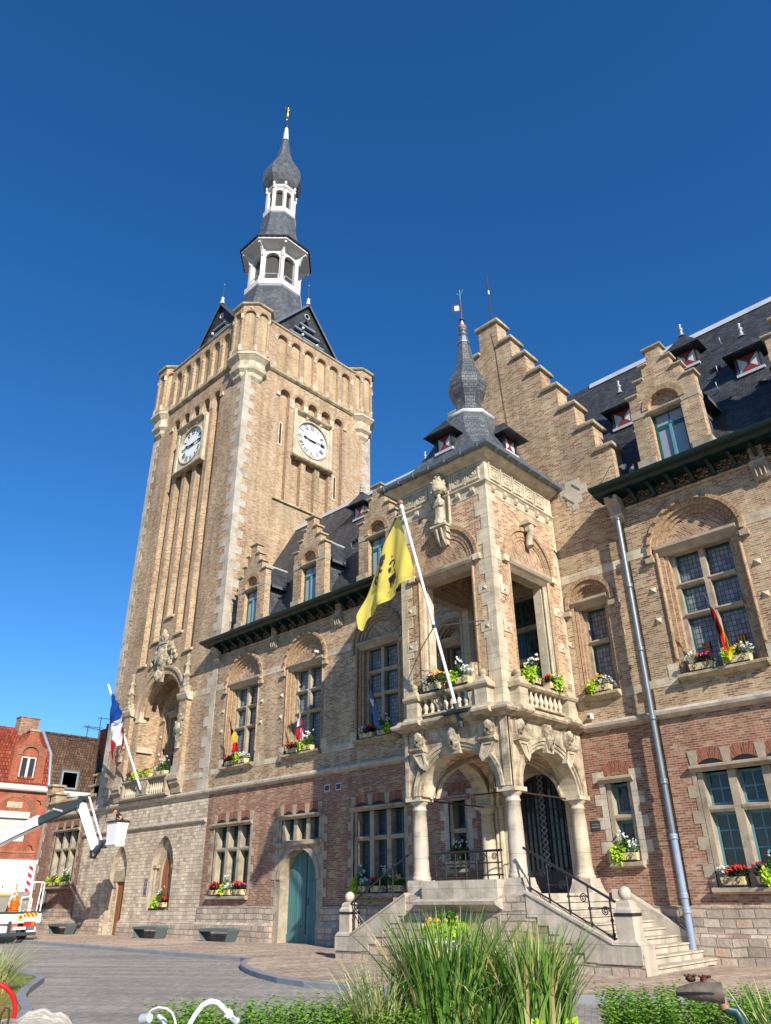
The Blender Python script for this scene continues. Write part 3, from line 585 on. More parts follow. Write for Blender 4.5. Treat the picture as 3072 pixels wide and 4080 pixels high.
# stepped dormers
def dormer(cx,pl,y):
    lst=[(.27,19.02),(.52,18.42),(.82,17.88),(1.18,17.34)]; pb=stepped(cx,1.18,lst,13.8)
    w=MB(); h=.55; hole=arch_hole(cx,h,14.3,16.62,ry=.55)
    w.plate(pl,pb,[hole],0,'brick_yellow'); w.rim(pl,pb,0,-.36,'brick_yellow'); w.plate(pl,pb,[hole],-.36,'brick_yellow'); w.rim(pl,hole,0,-.34,'brick_arch',False)
    w.ring(pl,cx,16.62,h+.002,h+.22,-.02,.05,'brick_arch',n=16)
    for s in (-1,1):
        w.box(pl,*sorted((cx+s*.6,cx+s*1.2)),16.42,16.72,-.38,.02,'stone_frame'); w.box(pl,*sorted((cx+s*.62,cx+s*1.28)),13.9,14.75,-.38,.05,'stone_frame')
    w.plate(pl,[(cx-h,16.5)]+arcpts(cx,16.62,h)+[(cx+h,16.5)],[],-.2,'brick_weave'); w.mould(pl,cx-h-.06,cx+h+.06,[(-.3,16.38),(.03,16.38),(.09,16.46),(.09,16.52),(-.3,16.56)],'stone_frame')
    o=part('dormer',w,TH)
    c=MB(); pv=0
    for i,(hh,z) in enumerate(lst):
        pv=lst[i-1][0]-.002 if i else 0
        for s in ((-1,1) if i else (1,)):
            a,b=(cx-hh-.09,cx+hh+.09) if i==0 else sorted((cx+s*pv,cx+s*(hh+.09)))
            c.mould(pl,a,b,[(.05,z),(.09,z+.03),(.09,z+.085),(-.45,z+.085),(-.45,z+.03),(-.4,z)],'coping')
    part_each('coping',c,o)
    f=MB(); g=MB(); casements(f,g,pl,cx-h+.02,cx+h-.02,14.25,15.85,-.2,'casement','sky_glass',(1,0),.08); casements(f,g,pl,cx-h+.02,cx+h-.02,15.85,16.4,-.2,'casement','sky_glass',(1,0),.07)
    f.box(pl,cx-.045,cx+.045,14.3,15.85,-.2,-.15,'casement_light'); part('casement',f,o); part('glass',g,o)
    r=MB(); zr,ze,hw=18.1,16.45,1.35; y0=y+.36
    for s in (-1,1):
        r.poly([(cx,y0,zr),(cx,ry(zr)+.1,zr),(cx+s*hw,ry(ze)+.1,ze),(cx+s*hw,y0,ze)],'slate'); r.poly([(cx+s*hw,y0,ze),(cx+s*hw,ry(ze)+.1,ze),(cx+s*hw,ry(ze)+.1,ze-.14),(cx+s*hw,y0,ze-.14)],'zinc')
        r.poly([(cx+s*hw,y0,ze-.14),(cx+s*hw,ry(ze-.14)+.1,ze-.14),(cx+s*1.05,ry(ze-.14)+.1,ze-.14),(cx+s*1.05,y0,ze-.14)],'iron')
        r.poly([(cx+s*1.05,y0,13.9),(cx+s*1.05,y0,ze),(cx+s*1.05,ry(ze)+.1,ze),(cx+s*1.05,ry(13.9),13.9)],'slate_pale')
    r.tube([(cx,y0,zr+.02),(cx,ry(zr),zr+.02)],.07,'lead_pale',6); part('dormer_roof',r,o); return o
for cx in UPW: dormer(cx,pf,22.0)
for cx in RW: dormer(cx,pr_,21.8)
# small shuttered dormers
def hatch(cx,cy,z0,pl,rt,s=.5,back_=1.2,par=None,fin=True):
    """pl: plane whose w=0 is the shutter"""
    w=MB(); h=s*.58; u=cx
    for sg in (-1,1): w.box(pl,*sorted((u+sg*h,u+sg*(h+.07))),z0-.1,z0+s*1.1,-back_,.05,'slate'); 
    w.box(pl,u-h-.1,u+h+.1,z0-.16,z0-.05,-back_,.09,'lead_pale'); w.box(pl,u-h,u+h,z0-.05,z0+s*1.1,-.1,-.04,'dark_metal')
    o=part('roof_dormer',w,rt)
    q=MB(); a,b,c_,d=(u-h+.03,z0),(u+h-.03,z0),(u+h-.03,z0+s),(u-h+.03,z0+s); m=(u,z0+s/2)
    for t_,mt in (((a,b,m),'shutter_red'),((b,c_,m),'shutter_white'),((c_,d,m),'shutter_red'),((d,a,m),'shutter_white')): q.poly([pl.P(*x,0) for x in t_],mt)
    q.rim(pl,[a,b,c_,d],-.04,0,'shutter_white'); q.lathe(pl.P(u,z0+s/2,0),[(.05,0),(.05,.02)],'shutter_red',10,ax=pl.N); part('shutter',q,o)
    r=MB(); e=h+.34; zt=z0+s*1.05; zp=zt+s*1.5
    A=[pl.P(u-e,zt,.45),pl.P(u+e,zt,.45),pl.P(u+e,zt,-back_),pl.P(u-e,zt,-back_)]; t1=pl.P(u,zp,-.15); t2=pl.P(u,zp,-back_)
    r.poly([A[0],A[1],t1],'slate'); r.poly([A[1],A[2],t2,t1],'slate'); r.poly([A[3],A[0],t1,t2],'slate'); r.poly([A[0],A[1],A[2],A[3]],'iron'); r.rim(pl.off(.45),[(u-e,zt-.05),(u+e,zt-.05),(u+e,zt),(u-e,zt)],-.02,0,'zinc'); part('hatch_roof',r,o)
    if fin:
        f=MB(); f.lathe(t1,[(.16,-.1),(.09,.0),(.06,.2),(.1,.24),(.1,.3),(.05,.34),(.05,.46),(.08,.5),(.02,.56)],'lead',8); part('finial',f,o)
    return o
for x,y in ((-9.85,24.4),(-4.95,24.4),(-7.35,25.7),(-28.8,24.4),(-23.9,24.4),(-21.4,25.7),(-26.2,25.7)): hatch(x,0,RZ-ES*(RY-y)-.05,front(y-.12),TH,.66,1.0)
# turquoise door
w=MB(); hb=arch_hole(-26.05,1.15,0,2.3); w.rim(pf,hb,.03,-.5,'stone_frame',False)
ob=[(-27.6,0),(-27.6,4.7),(-24.5,4.7),(-24.5,0)]; w.plate(pf,[(-27.45,0),(-27.45,3.62),(-24.65,3.62),(-24.65,0)],[arch_hole(-26.05,1.15,0.001,2.3)],.02,'stone_frame')
for s in (-1,1): tooth(w,pf,-26.05+s*1.4,s,0,4.7,.16,.34,'stone_frame',.03)
w.ring(pf,-26.05,2.3,1.15,1.36,-.1,.07,'stone_frame'); w.prism(pf,[(-26.17,3.4),(-26.24,3.66),(-25.86,3.66),(-25.93,3.4)],-.03,.1,'stone_frame')
for s in (-1,1): w.lathe(pf.P(-26.05+s*1.12,3.3,.02),[(.26,0),(.26,.03),(.21,.05),(.21,.03),(.0,.03)],'stone_frame',16,ax=pf.N,caps=False)
w.mould(pf,-27.6,-24.5,[(0,3.6),(.06,3.6),(.14,3.66),(.14,3.74),(0,3.78)],'stone_frame'); do=part('side_door',w,TH)
d=MB(); d.plate(pf,hb,[],-.46,'door_teal')
for z in (.02,.0): pass
d.box(pf,-27.2,-24.9,.0,.3,-.46,-.42,'door_teal'); d.box(pf,-26.07,-26.03,.3,3.4,-.46,-.44,'dark_metal')
for z in (.55,.62,2.25,2.32,1.3):
    for k in range(18):
        if z==1.3 and k%3: continue
        d.ball(pf.P(-27.1+k*.125,z+(k%2)*.04,-.455),.018,'door_teal',4)
d.box(pf,-26.0,-25.9,1.35,1.6,-.46,-.44,'dark_metal'); part('door_leaf',d,do)
low_window(TH,pf,-26.05,half=1.25,v0=3.72,vt=3.74,v1=4.62,cols=3,bars=(1,1))
# iron entrance door
w=MB(); hb=arch_hole(-14.25,1.15,1.66,4.05); w.rim(pf,hb,0,-.5,'stone',False); w.ring(pf,-14.25,4.05,1.15,1.5,-.05,.1,'stone'); w.ring(pf,-14.25,4.05,1.5,1.6,-.05,.16,'stone')
for s in (-1,1): w.box(pf,*sorted((-14.25+s*1.15,-14.25+s*1.5)),1.66,4.05,-.05,.1,'stone')
do=part('entrance_door',w,TH); d=MB(); d.plate(pf,hb,[],-.45,'clear_glass'); part('glass',d,do); d=MB()
for k in range(13):
    x=-15.3+k*.175; top=4.05+math.sqrt(max(0,1.15**2-(x+14.25)**2)); d.box(pf,x-.016,x+.016,1.66,top,-.44,-.40,'iron')
for z in (2.3,2.75,3.2,3.65,4.1,4.5): hw=1.15 if z<4.05 else math.sqrt(1.15**2-(z-4.05)**2); d.box(pf,-14.25-hw,-14.25+hw,z-.016,z+.016,-.439,-.405,'iron')
d.box(pf,-14.35,-14.15,1.66,5.18,-.44,-.36,'iron'); d.box(pf,-15.4,-13.1,1.66,2.3,-.44,-.37,'iron'); d.ring(pf,-14.25,4.05,1.06,1.15,-.44,-.37,'iron')
for k in range(8):
    z=2.4+k*.36
    for s in (-1,1): d.tube([pf.P(-14.25-.12*s,z,-.36),pf.P(-14.25+.12*s,z+.18,-.36),pf.P(-14.25-.12*s,z+.36,-.36)],.014,'lead',5)
part('iron_grille',d,do)
# balcony door behind the loggia
w=MB(); w.rim(pf,rect(-15.15,-13.25,6.5,11.3),0,-.4,'stone_frame'); w.box(pf,-15.15,-13.25,8.9,9.1,-.35,-.1,'stone_frame'); w.box(pf,-15.15,-13.25,10.1,10.25,-.35,-.1,'stone_frame'); w.ring(pf,-14.2,11.3,1.0,1.3,-.03,.06,'brick_arch'); o=part('balcony_door',w,TH)
f=MB();g=MB()
for a,b in ((-15.1,-14.2),(-14.2,-13.3)): casements(f,g,pf,a,b,6.5,8.9,-.25,'casement','leaded_dark',(0,0)); casements(f,g,pf,a,b,9.1,10.1,-.25,'casement','leaded_dark'); casements(f,g,pf,a,b,10.25,11.3,-.25,'casement','leaded_dark')
part('casement',f,o); part('glass',g,o)
# vents, cameras
for x in (-24.4,-23.7):
    m=MB(); m.box(pf,x-.17,x+.17,5.55,5.83,0,.02,'lead_pale'); m.box(pf,x-.13,x+.13,5.59,5.79,.02,.024,'mesh_glass'); part('air_vent',m,TH)
m=MB(); m.bx(-11.85,-11.72,21.75,21.95,6.58,6.75,'white_paint'); m.ball((-11.78,21.73,6.64),.05,'iron',6); thing('security_camera',m,'small white security camera on the string course beside the entrance loggia','camera')
m=MB(); m.bx(-25.15,-25.03,21.6,21.85,11.62,11.72,'white_paint'); m.tube([(-25.09,21.62,11.67),(-25.09,21.55,11.66)],.04,'iron',8); thing('security_camera',m,'tiny white security camera on the lintel over the white and red flag','camera')
m=MB(); m.box(pf,-12.33,-12.02,3.33,3.6,0,.025,'dark_metal'); text(m,pf.P(-12.175,3.5,.03),(1,0,0),(0,0,1),'HÔTEL DE VILLE',.034,'white_paint'); m.box(pf,-12.3,-12.05,3.42,3.43,.025,.028,'white_paint'); thing('name_plate',m,'small dark name plate on the red brick beside the iron entrance door','sign')
m=MB(); m.tube([(-9.55,22.3,15.2),(-9.38,22.3,15.15)],.03,'white_paint',6); m.lathe((-9.36,22.3,15.02),[(.05,0),(.12,.14),(.12,.16)],'white_paint',8); m.tube([(-9.7,21.98,15.2),(-10.2,21.98,14.6),(-10.5,21.98,14.1)],.012,'iron',4); part('floodlight',m,TH)
# ------------------------------------------------------------------ entrance loggia
LX0,LX1,LY=-16.15,-12.3,17.85
LG=root('entrance_loggia',(-14.2,20,1.65),'projecting two storey stone and brick entrance loggia with slate onion spire','loggia')
fF,fR,fL=front(LY),right(LX1),left(LX0)
cF,cR=-14.12,19.88; UF,UR=-14.2,19.93
# --- lower storey: vault, arches, columns
def zarch(pl,cu,h,ry,u0,u1):
    w=MB(); top=6.2
    poly=[(u0,4.3),(cu-h,4.3)]+arcpts(cu,4.3,h,ry,n=24)[1:-1]+[(cu+h,4.3),(u1,4.3),(u1,top),(u0,top)]
    w.plate(pl,poly,[],0,'stone_worn'); w.plate(pl,poly,[],-.55,'stone_worn'); w.rim(pl,[(cu-h,4.3)]+arcpts(cu,4.3,h,ry,n=24)[1:-1]+[(cu+h,4.3)],0,-.55,'stone',False)
    w.box(pl,u0,cu-h,4.28,4.3,-.55,0,'stone'); w.box(pl,cu+h,u1,4.28,4.3,-.55,0,'stone')
    o=part('arch_wall',w,LG); a=MB()
    for r0,r1,d in ((.0,.1,.03),(.1,.2,.07),(.2,.3,.11)): a.ring(pl,cu,4.3,h+r0,h+r1,-.02,d,'stone_worn',n=26,ry0=ry+r0,ry1=ry+r1)
    part('archivolt',a,o); return o
aF=zarch(fF,cF,1.36,1.17,LX0,LX1); aR=zarch(fR,cR,1.47,1.2,LY+.001,21.95); aL=zarch(fL,cR,1.47,1.2,LY+.001,21.95)
w=MB(); w.box(fF,LX1-.16,LX1+.0,4.3,6.2,0,.06,'stone_worn'); w.box(fR,LY,LY+.16,4.3,6.2,0,.06,'stone_worn'); w.box(fF,LX1,LX1+.06,4.3,6.2,-.06,.06,'stone_worn'); w.box(fF,LX0,LX0+.14,4.3,6.2,0,.05,'stone_worn'); part_each('corner_strip',w,LG)
# keystones, consoles
for pl,cu,ry_ in ((fF,cF,1.2),(fR,cR,1.22)):
    k=MB(); mask(k,pl,cu,5.42,6.16,.12,half=.2); k.box(pl,cu-.2,cu+.2,5.35,6.2,-.02,.12,'stone_worn'); part('carved_keystone',k,LG)
PED=[(fF,-15.53),(fF,-12.84),(fR,18.4),(fR,21.05)]
for pl,u in PED:
    k=MB(); mask(k,pl,u,5.7,6.18,.1,half=.16); k.box(pl,u-.2,u+.2,5.62,6.2,-.02,.1,'stone_worn')
    k.mould(pl,u-.27,u+.27,[(0,5.52),(.2,5.54),(.25,5.6),(.25,5.66),(0,5.68)],'stone_worn')
    cu=cF if pl is fF else cR; s=1 if cu>u else -1
    q=[(u-.22,5.53),(u+.22,5.53),(u+.13+s*.22,5.1+(.06 if s>0 else 0)),(u+s*.24,5.0),(u-.13+s*.22,5.1+(.06 if s<0 else 0))]
    k.prism(pl,q,-.02,.14,'stone_worn'); qi=[(u+s*.1+(a-u-s*.1)*.7,5.3+(b-5.3)*.7) for a,b in q]; k.rim(pl,qi,.17,.14,'stone_worn'); k.plate(pl,q,[qi],.17,'stone'); k.rim(pl,q,.12,.17,'stone'); part('carved_console',k,LG)
# columns
COLS=[(-15.87,18.1),(-12.45,18.1),(-12.45,21.5),(-15.87,21.5)]
def column(x,y):
    w=MB(); w.lathe((x,y,0),[(.27,2.02),(.285,2.05),(.285,2.1),(.262,2.13),(.25,2.16),(.262,2.19),(.245,2.23),(.232,2.28),(.23,2.6),(.225,3.0),(.212,3.5),(.195,3.9),(.215,3.91),(.22,3.94),(.212,3.97),(.197,3.98),(.197,4.05),(.23,4.08),(.27,4.14),(.27,4.17)],'stone_grey' if y<20 else 'stone',24)
    w.bx(x-.3,x+.3,y-.3,y+.3,4.17,4.285,'stone'); o=part('column',w,LG)
    p=MB(); b=.43
    p.hexa([(x-.31,y-.31,1.9),(x+.31,y-.31,1.9),(x+.31,y+.31,1.9),(x-.31,y+.31,1.9),(x-.29,y-.29,2.03),(x+.29,y-.29,2.03),(x+.29,y+.29,2.03),(x-.29,y+.29,2.03)],'stone_grey')
    p.hexa([(x-.4,y-.4,1.62),(x+.4,y-.4,1.62),(x+.4,y+.4,1.62),(x-.4,y+.4,1.62),(x-.31,y-.31,1.9),(x+.31,y-.31,1.9),(x+.31,y+.31,1.9),(x-.31,y+.31,1.9)],'stone_grey'); b=.4
    p.bx(x-b,x+b,y-b,y+b,1.3,1.62,'stone_grey'); part('pedestal',p,o)
for x,y in COLS: column(x,y)
w=MB()
for x in (-15.55,-12.88):
    for k in (0,.16): w.tube([(x-k if x<-14 else x+k,21.95-.13,1.7),(x-k if x<-14 else x+k,21.95-.13,4.3)],.09,'stone',8)
part_each('wall_shaft',w,LG)
# vault
v=MB(); n=28; rows=[]
for i in range(n+1):
    row=[]
    for j in range(n+1):
        s=-1+2*i/n; t_=-1+2*j/n; x=cF+s*1.35; y=cR+t_*1.55; z=4.3+1.28*max(math.sqrt(max(0,1-s*s)),math.sqrt(max(0,1-t_*t_))); row.append((x,y,z))
    rows.append(row)
for i in range(n):
    for j in range(n): v.poly([rows[i][j],rows[i+1][j],rows[i+1][j+1],rows[i][j+1]],'brick_loggia',sm=True)
vo=part('vault',v,LG); r=MB()
for sg in (-1,1):
    for d in (-.07,.07): r.tube([(cF+s*1.35+d,cR+sg*s*1.55+d,4.24+1.28*math.sqrt(max(0,1-s*s))) for s in [-1+k/12 for k in range(25)]],.07,'stone_worn',7)
part('vault_rib',r,vo)
r=MB(); zt=4.22
for a,b in (((-15.4,18.3),(-12.9,18.3)),((-12.64,18.6),(-12.64,21.3)),((-15.76,18.6),(-15.76,21.3))): r.tube([(*a,zt),(*b,zt)],.022,'rust_dark',6)
part_each('tie_rod',r,LG)
# --- ledge, balustrade
path=[(LX0,21.9),(LX0,LY),(LX1,LY),(LX1,21.9)]
w=MB(); w.sweep(path,[(-.5,6.2),(.08,6.2),(.2,6.27),(.3,6.3),(.34,6.36),(.34,6.42),(.22,6.47),(.16,6.56),(-.5,6.56)],'stone_worn',side=-1 if False else 1); bal=part('ledge',w,LG)
w=MB(); w.bx(LX0+.3,LX1-.3,LY+.3,21.95,6.16,6.5,'stone_grey'); part('floor_slab',w,LG)
def balust(pl,u0,u1,n,first=[None]):
    w=MB(); w.mould(pl,u0,u1,[(.02,7.08),(.28,7.08),(.34,7.13),(.34,7.2),(.28,7.26),(.02,7.28)],'stone_worn'); w.box(pl,u0,u1,6.56,6.62,.04,.27,'stone_worn'); ra=part('balustrade',w,LG)
    for k in range(n):
        u=u0+(u1-u0)*(k+.5)/n; c=pl.P(u,0,.155); b=MB()
        b.lathe((c.x,c.y,0),[(.075,6.62),(.075,6.66),(.05,6.68),(.06,6.72),(.085,6.78),(.088,6.82),(.07,6.88),(.045,6.96),(.042,7.02),(.06,7.04),(.07,7.05),(.07,7.085)],'stone',10); part('baluster',b,ra)
balust(fF,-15.25,-13.12,8); balust(fR,18.68,20.77,8)
for pl,u in PED:
    w=MB(); w.box(pl,u-.22,u+.22,6.5,7.06,.0,.36,'stone'); w.mould(pl,u-.31,u+.31,[(0,6.28),(.42,6.3),(.48,6.36),(.48,6.44),(.42,6.5),(.38,6.56),(0,6.6)],'stone_worn')
    w.mould(pl,u-.31,u+.31,[(0,7.04),(.4,7.05),(.45,7.12),(.45,7.18),(0,7.2)],'coping'); a=pl.P
    c=[a(u-.26,7.2,.4),a(u+.26,7.2,.4),a(u+.26,7.2,.0),a(u-.26,7.2,.0)]; d=[a(u-.12,7.38,.3),a(u+.12,7.38,.3),a(u+.12,7.38,.06),a(u-.12,7.38,.06)]; w.hexa(c+d,'coping')
    ctr=a(u,7.38,.18); w.lathe(ctr,[(.1,0),(.08,.03),(.13,.07),(.13,.17),(.09,.22),(.0,.24)],'coping',8); part('pedestal',w,LG)
# --- upper storey walls
def upwall(pl,cu,u0,u1,h=1.12):
    w=MB(); hole=rect(cu-h,cu+h,6.5,11.3); out=rect(u0,u1,6.5,14.0); ar=[(cu-h,11.36)]+arcpts(cu,11.36,h,n=18)[1:-1]+[(cu+h,11.36)]
    w.plate(pl,out,[hole],0,'brick_loggia'); w.plate(pl,rect(u0+.5,u1-.5,6.5,12.6),[hole],-.55,'brick_loggia'); w.rim(pl,hole,0,-.55,'stone',True)
    o=part('upper_wall',w,LG); a=MB(); br='brick_arch'
    a.ring(pl,cu,11.36,h-.0,h+.2,-.02,.05,br,n=22); a.ring(pl,cu,11.36,h+.2,h+.34,-.02,.11,br,n=22); a.ring(pl,cu,11.36,h-.12,h,-.02,.03,br,n=22); a.plate(pl,[(cu-h+.12,11.4)]+arcpts(cu,11.36,h-.12,n=18)[1:-1]+[(cu+h-.12,11.4)],[],.006,'brick_weave')
    for s in (-1,1): a.box(pl,*sorted((cu+s*(h+.14),cu+s*(h+.4))),11.2,11.4,-.02,.14,'stone')
    part('hood_mould',a,o); f=MB()
    f.mould(pl,cu-h-.06,cu+h+.06,[(-.5,11.02),(-.1,11.02),(.02,11.14),(.1,11.2),(.14,11.28),(.14,11.38),(-.02,11.44),(-.5,11.44)],'stone_frame')
    for s in (-1,1):
        f.box(pl,*sorted((cu+s*(h-.15),cu+s*(h-.001))),6.5,11.02,-.5,-.2,'stone'); f.box(pl,*sorted((cu+s*(h-.07),cu+s*(h-.002))),6.5,11.02,-.2,-.05,'stone')
        f.tube([pl.P(cu+s*(h-.08),6.6,-.12),pl.P(cu+s*(h-.08),11.0,-.12)],.05,'stone',8); f.tube([pl.P(cu+s*(h+.03),6.6,-.0),pl.P(cu+s*(h+.03),11.2,-.0)],.05,br,8)
        f.box(pl,*sorted((cu+s*(h+.001),cu+s*(h+.3))),6.5,11.2,-.02,.012,br)
    part('stone_frame',f,o)
    b=MB()
    for s in (-1,1):
        for z in (8.95,10.2):
            x=cu+s*(h+.45); b.box(pl,*sorted((cu+s*(h+.2),cu+s*(h+.62))),z-.16,z+.16,-.02,.032,'stone'); q=[pl.P(x-.07,z-.07,.032),pl.P(x+.07,z-.07,.032),pl.P(x+.07,z+.07,.032),pl.P(x-.07,z+.07,.032)]; ap=pl.P(x,z,.09)
            for i in range(4): b.poly([q[i],q[(i+1)%4],ap],'stone')
    part_each('stone_boss',b,o); return o
upwall(fF,UF,LX0,LX1); upwall(fR,UR,LY,21.98); upwall(fL,UR,LY,21.98)
def quoin(rt,x,y,sx,sy,z0,z1,ch=.5,ws=.3,wl=.55,m='stone_quoin',pr=.015,base=None):
    """corner at x,y; the stones run along sx (x) and sy (y)"""
    w=MB(); z=z0;i=0
    while z<z1-.05:
        zz=min(z+ch,z1); a,b=(ws,wl) if i%2 else (wl,ws)
        if base and z<base: a=b=wl*.85
        xs=sorted((x-sx*pr,x+sx*a)); ys=sorted((y-sy*pr,y+sy*b)); k=.004
        xi=sorted((x-sx*pr,x+sx*.25)); yi=sorted((y-sy*pr,y+sy*.25))
        w.bx(*xs,*yi,z+k,zz-k,m); w.bx(*xi,*sorted((y+sy*.2501,y+sy*b)),z+k,zz-k,m); z=zz;i+=1
    return part('quoin',w,rt)
quoin(LG,LX1,LY,-1,1,6.5,14.0,.52,.28,.5,'stone',.02,8.3); quoin(LG,LX0,LY,1,1,6.5,14.0,.52,.26,.46,'stone',.02,7.6)
q=MB(); tooth(q,fR,21.98,-1,6.5,14.0,.16,.32,'stone',.02,.42); part('quoin',q,LG)
w=MB(); w.bx(LX0+.3,LX1-.3,LY+.3,21.97,12.35,12.5,'brick_loggia')
for sg in (-1,1): w.tube([(cF-1.5,cR-1.6*sg,11.5),(cF-.8,cR-.8*sg,12.2),(cF,cR,12.35),(cF+.8,cR+.8*sg,12.2),(cF+1.5,cR+1.6*sg,11.5)],.12,'stone_frame',6)
w.bx(LX0+.5,LX1-.5,LY+.5,LY+.75,11.3,11.7,'stone_frame'); w.bx(LX0+.5,LX1-.5,21.6,21.9,11.3,11.7,'stone_frame'); part('ceiling',w,LG)
# --- frieze and cornice
w=MB(); w.sweep(path,[(-.3,13.84),(.03,13.84),(.08,13.9),(.12,13.93),(.12,13.98),(.05,14.02),(.05,14.7),(.1,14.72),(.16,14.78),(.3,14.84),(.4,14.9),(.42,14.98),(-.3,14.98)],'stone'); w.sweep(path,[(-.3,13.55),(.015,13.55),(.015,13.84),(-.3,13.84)],'stone'); fr=part('frieze',w,LG)
def panel(pl,u):
    w=MB()
    for s,d in ((.27,.05),(.2,.03)): 
        o=rect(u-s,u+s,14.36-s,14.36+s); i=rect(u-s+.05,u+s-.05,14.36-s+.05,14.36+s-.05); w.plate(pl,o,[i],.05+d,'stone'); w.rim(pl,o,.05,.05+d,'stone'); w.rim(pl,i,.05,.05+d,'stone')
    w.lathe(pl.P(u,14.36,.05),[(.14,0),(.14,.04),(.1,.05),(.1,.02),(.06,.02),(.06,.05),(0,.06)],'stone',16,ax=pl.N,caps=False)
    for s in (-1,): w.box(pl,u+s*.327-.03,u+s*.327+.03,14.04,14.7,.04,.11,'stone')
    part('rosette_panel',w,fr)
for u in (-15.68,-15.03,-13.38,-12.73): panel(fF,u)
for k in range(5): panel(fR,18.35+.685*k)
w=MB()
for pl,us in ((fF,[-15.9+.62*k for k in range(6) if k not in (3,)]),(fR,[18.2+.66*k for k in range(6)])):
    for u in us: w.mould(pl,u-.07,u+.07,[(0,13.62),(.07,13.64),(.12,13.72),(.12,13.84),(0,13.84)],'stone')
part_each('modillion',w,fr)
w=MB(); w.sweep([(LX0,21.9),(LX0,LY),(LX1,LY),(LX1,22.0)],[(.3,15.0),(.42,14.97),(.52,14.95),(.6,15.0),(.62,15.1),(.58,15.1),(.55,15.03),(.3,15.06)],'zinc')
g=part('roof_gutter',w,LG); w=MB()
for k in range(7): w.box(fF,-16.4+k*.72-.02,-16.4+k*.72+.02,14.93,15.12,.4,.635,'zinc'); w.box(fR,17.9+k*.66-.02,17.9+k*.66+.02,14.93,15.12,.4,.635,'zinc')
part_each('gutter_strap',w,g)
# --- spire
SX,SY=-14.22,19.95
def ring8(h,c,z): return [(SX-h+c,SY-h,z),(SX+h-c,SY-h,z),(SX+h,SY-h+c,z),(SX+h,SY+h-c,z),(SX+h-c,SY+h,z),(SX-h+c,SY+h,z),(SX-h,SY+h-c,z),(SX-h,SY-h+c,z)]
lv=[(2.5,.02,15.05),(2.12,.2,15.4),(1.8,.42,15.9),(1.5,.55,16.5),(1.26,.6,17.1),(1.05,.58,17.7),(.86,.5,18.12)]
w=MB(); rs=[ring8(*l) for l in lv]
for i in range(len(rs)-1):
    for j in range(8): k=(j+1)%8; w.poly([rs[i][j],rs[i][k],rs[i+1][k],rs[i+1][j]],'slate_pale')
sr=part('spire_roof',w,LG)
w=MB(); w.lathe((SX,SY,0),[(a/cos(PI/8),z) for a,z in ((.8,18.08),(.9,18.12),(.93,18.22),(.86,18.32),(.66,18.36))],'lead_pale',8,True,a0=PI/8); part('lead_roll',w,sr)
w=MB(); w.octo((SX,SY),[(.62,18.34),(.5,18.6),(.46,18.9),(.52,19.2),(.66,19.5),(.74,19.75),(.74,20.0),(.66,20.25),(.54,20.5),(.44,20.75),(.36,21.1),(.3,21.5),(.25,21.9),(.22,22.15)],'slate_pale'); part('onion_dome',w,sr)
w=MB(); w.octo((SX,SY),[(.25,22.15),(.25,22.22),(.2,22.26),(.18,22.5),(.14,22.62)],'zinc'); w.lathe((SX,SY,0),[(.14,22.62),(.2,22.66),(.2,22.72),(.15,22.74),(.15,22.84),(.2,22.86),(.2,22.92),(.1,22.95)],'zinc',10); w.lathe((SX,SY,0),[(.1,22.95),(.17,23.05),(.17,23.15),(.08,23.25)],'oxide',10); w.lathe((SX,SY,0),[(.07,23.25),(.08,23.3),(.05,23.4),(.04,23.5)],'lead_pale',10); w.lathe((SX,SY,0),[(.02,23.5),(.13,23.52),(.08,23.6),(.02,23.62)],'rust',10); fi=part('finial',w,sr)
w=MB(); w.tube([(SX,SY,23.5),(SX,SY,24.7)],.025,'rust',6); w.tube([(SX,SY,24.7),(SX,SY,25.25)],.022,'copper_green',6)
for s in (-1,1): w.tube([(SX,SY,24.95),(SX+s*.12,SY,25.05),(SX+s*.17,SY,25.16)],.018,'copper_green',5)
b0=V3((SX,SY,24.0)); d=V3((-.8,-.6,0)); 
for z in (0,.42): w.tube([b0+V3((0,0,z)),b0+d*.36+V3((0,0,z))],.014,'rust',5)
for k in (0,.36): w.tube([b0+d*k,b0+d*k+V3((0,0,.42))],.014,'rust',5)
w.rot_box(b0+d*.18+V3((0,0,.21)),d*.1,V3((.006,-.008,0)),V3((0,0,.14)),'lead_pale'); part('weather_vane',w,sr)
hatch(SX,0,16.2,front(18.25),LG,.55,1.2,fin=False); hatch(20.1,0,16.2,right(-12.6),LG,.55,1.2,fin=False)
# --- statue with canopy, scroll keystone
w=MB(); u=-14.1; a=fF
for z0,z1,r in ((12.1,12.3,.16),(12.3,12.5,.22),(12.5,12.72,.28)): w.mould(a,u-r,u+r,[(0,z0),(r*.9,z0+.02),(r*1.25,z1),(0,z1)],'stone')
w.tube([a.P(u-.1,12.65,.36),a.P(u-.1,12.3,.26),a.P(u-.1,12.1,.1)],.05,'stone',6); w.tube([a.P(u+.1,12.65,.36),a.P(u+.1,12.3,.26),a.P(u+.1,12.1,.1)],.05,'stone',6)
w.mould(a,u-.32,u+.32,[(0,12.72),(.42,12.72),(.42,12.8),(0,12.82)],'stone')
for s in (-1,1): w.tube([a.P(u+s*.3,12.8,.08),a.P(u+s*.3,14.1,.08)],.05,'stone',7)
w.box(a,u-.3,u+.3,12.8,14.2,-.02,.04,'stone'); br=part('statue_bracket',w,LG)
c=MB(); q=a.P(u,0,.25); c.lathe((q.x,q.y,0),[(.1,14.0),(.17,14.06),(.26,14.12),(.28,14.2),(.27,14.34),(.29,14.38),(.27,14.42),(.16,14.44),(.15,14.62),(.18,14.64),(.12,14.72),(.05,14.8),(.02,14.88)],'stone',12)
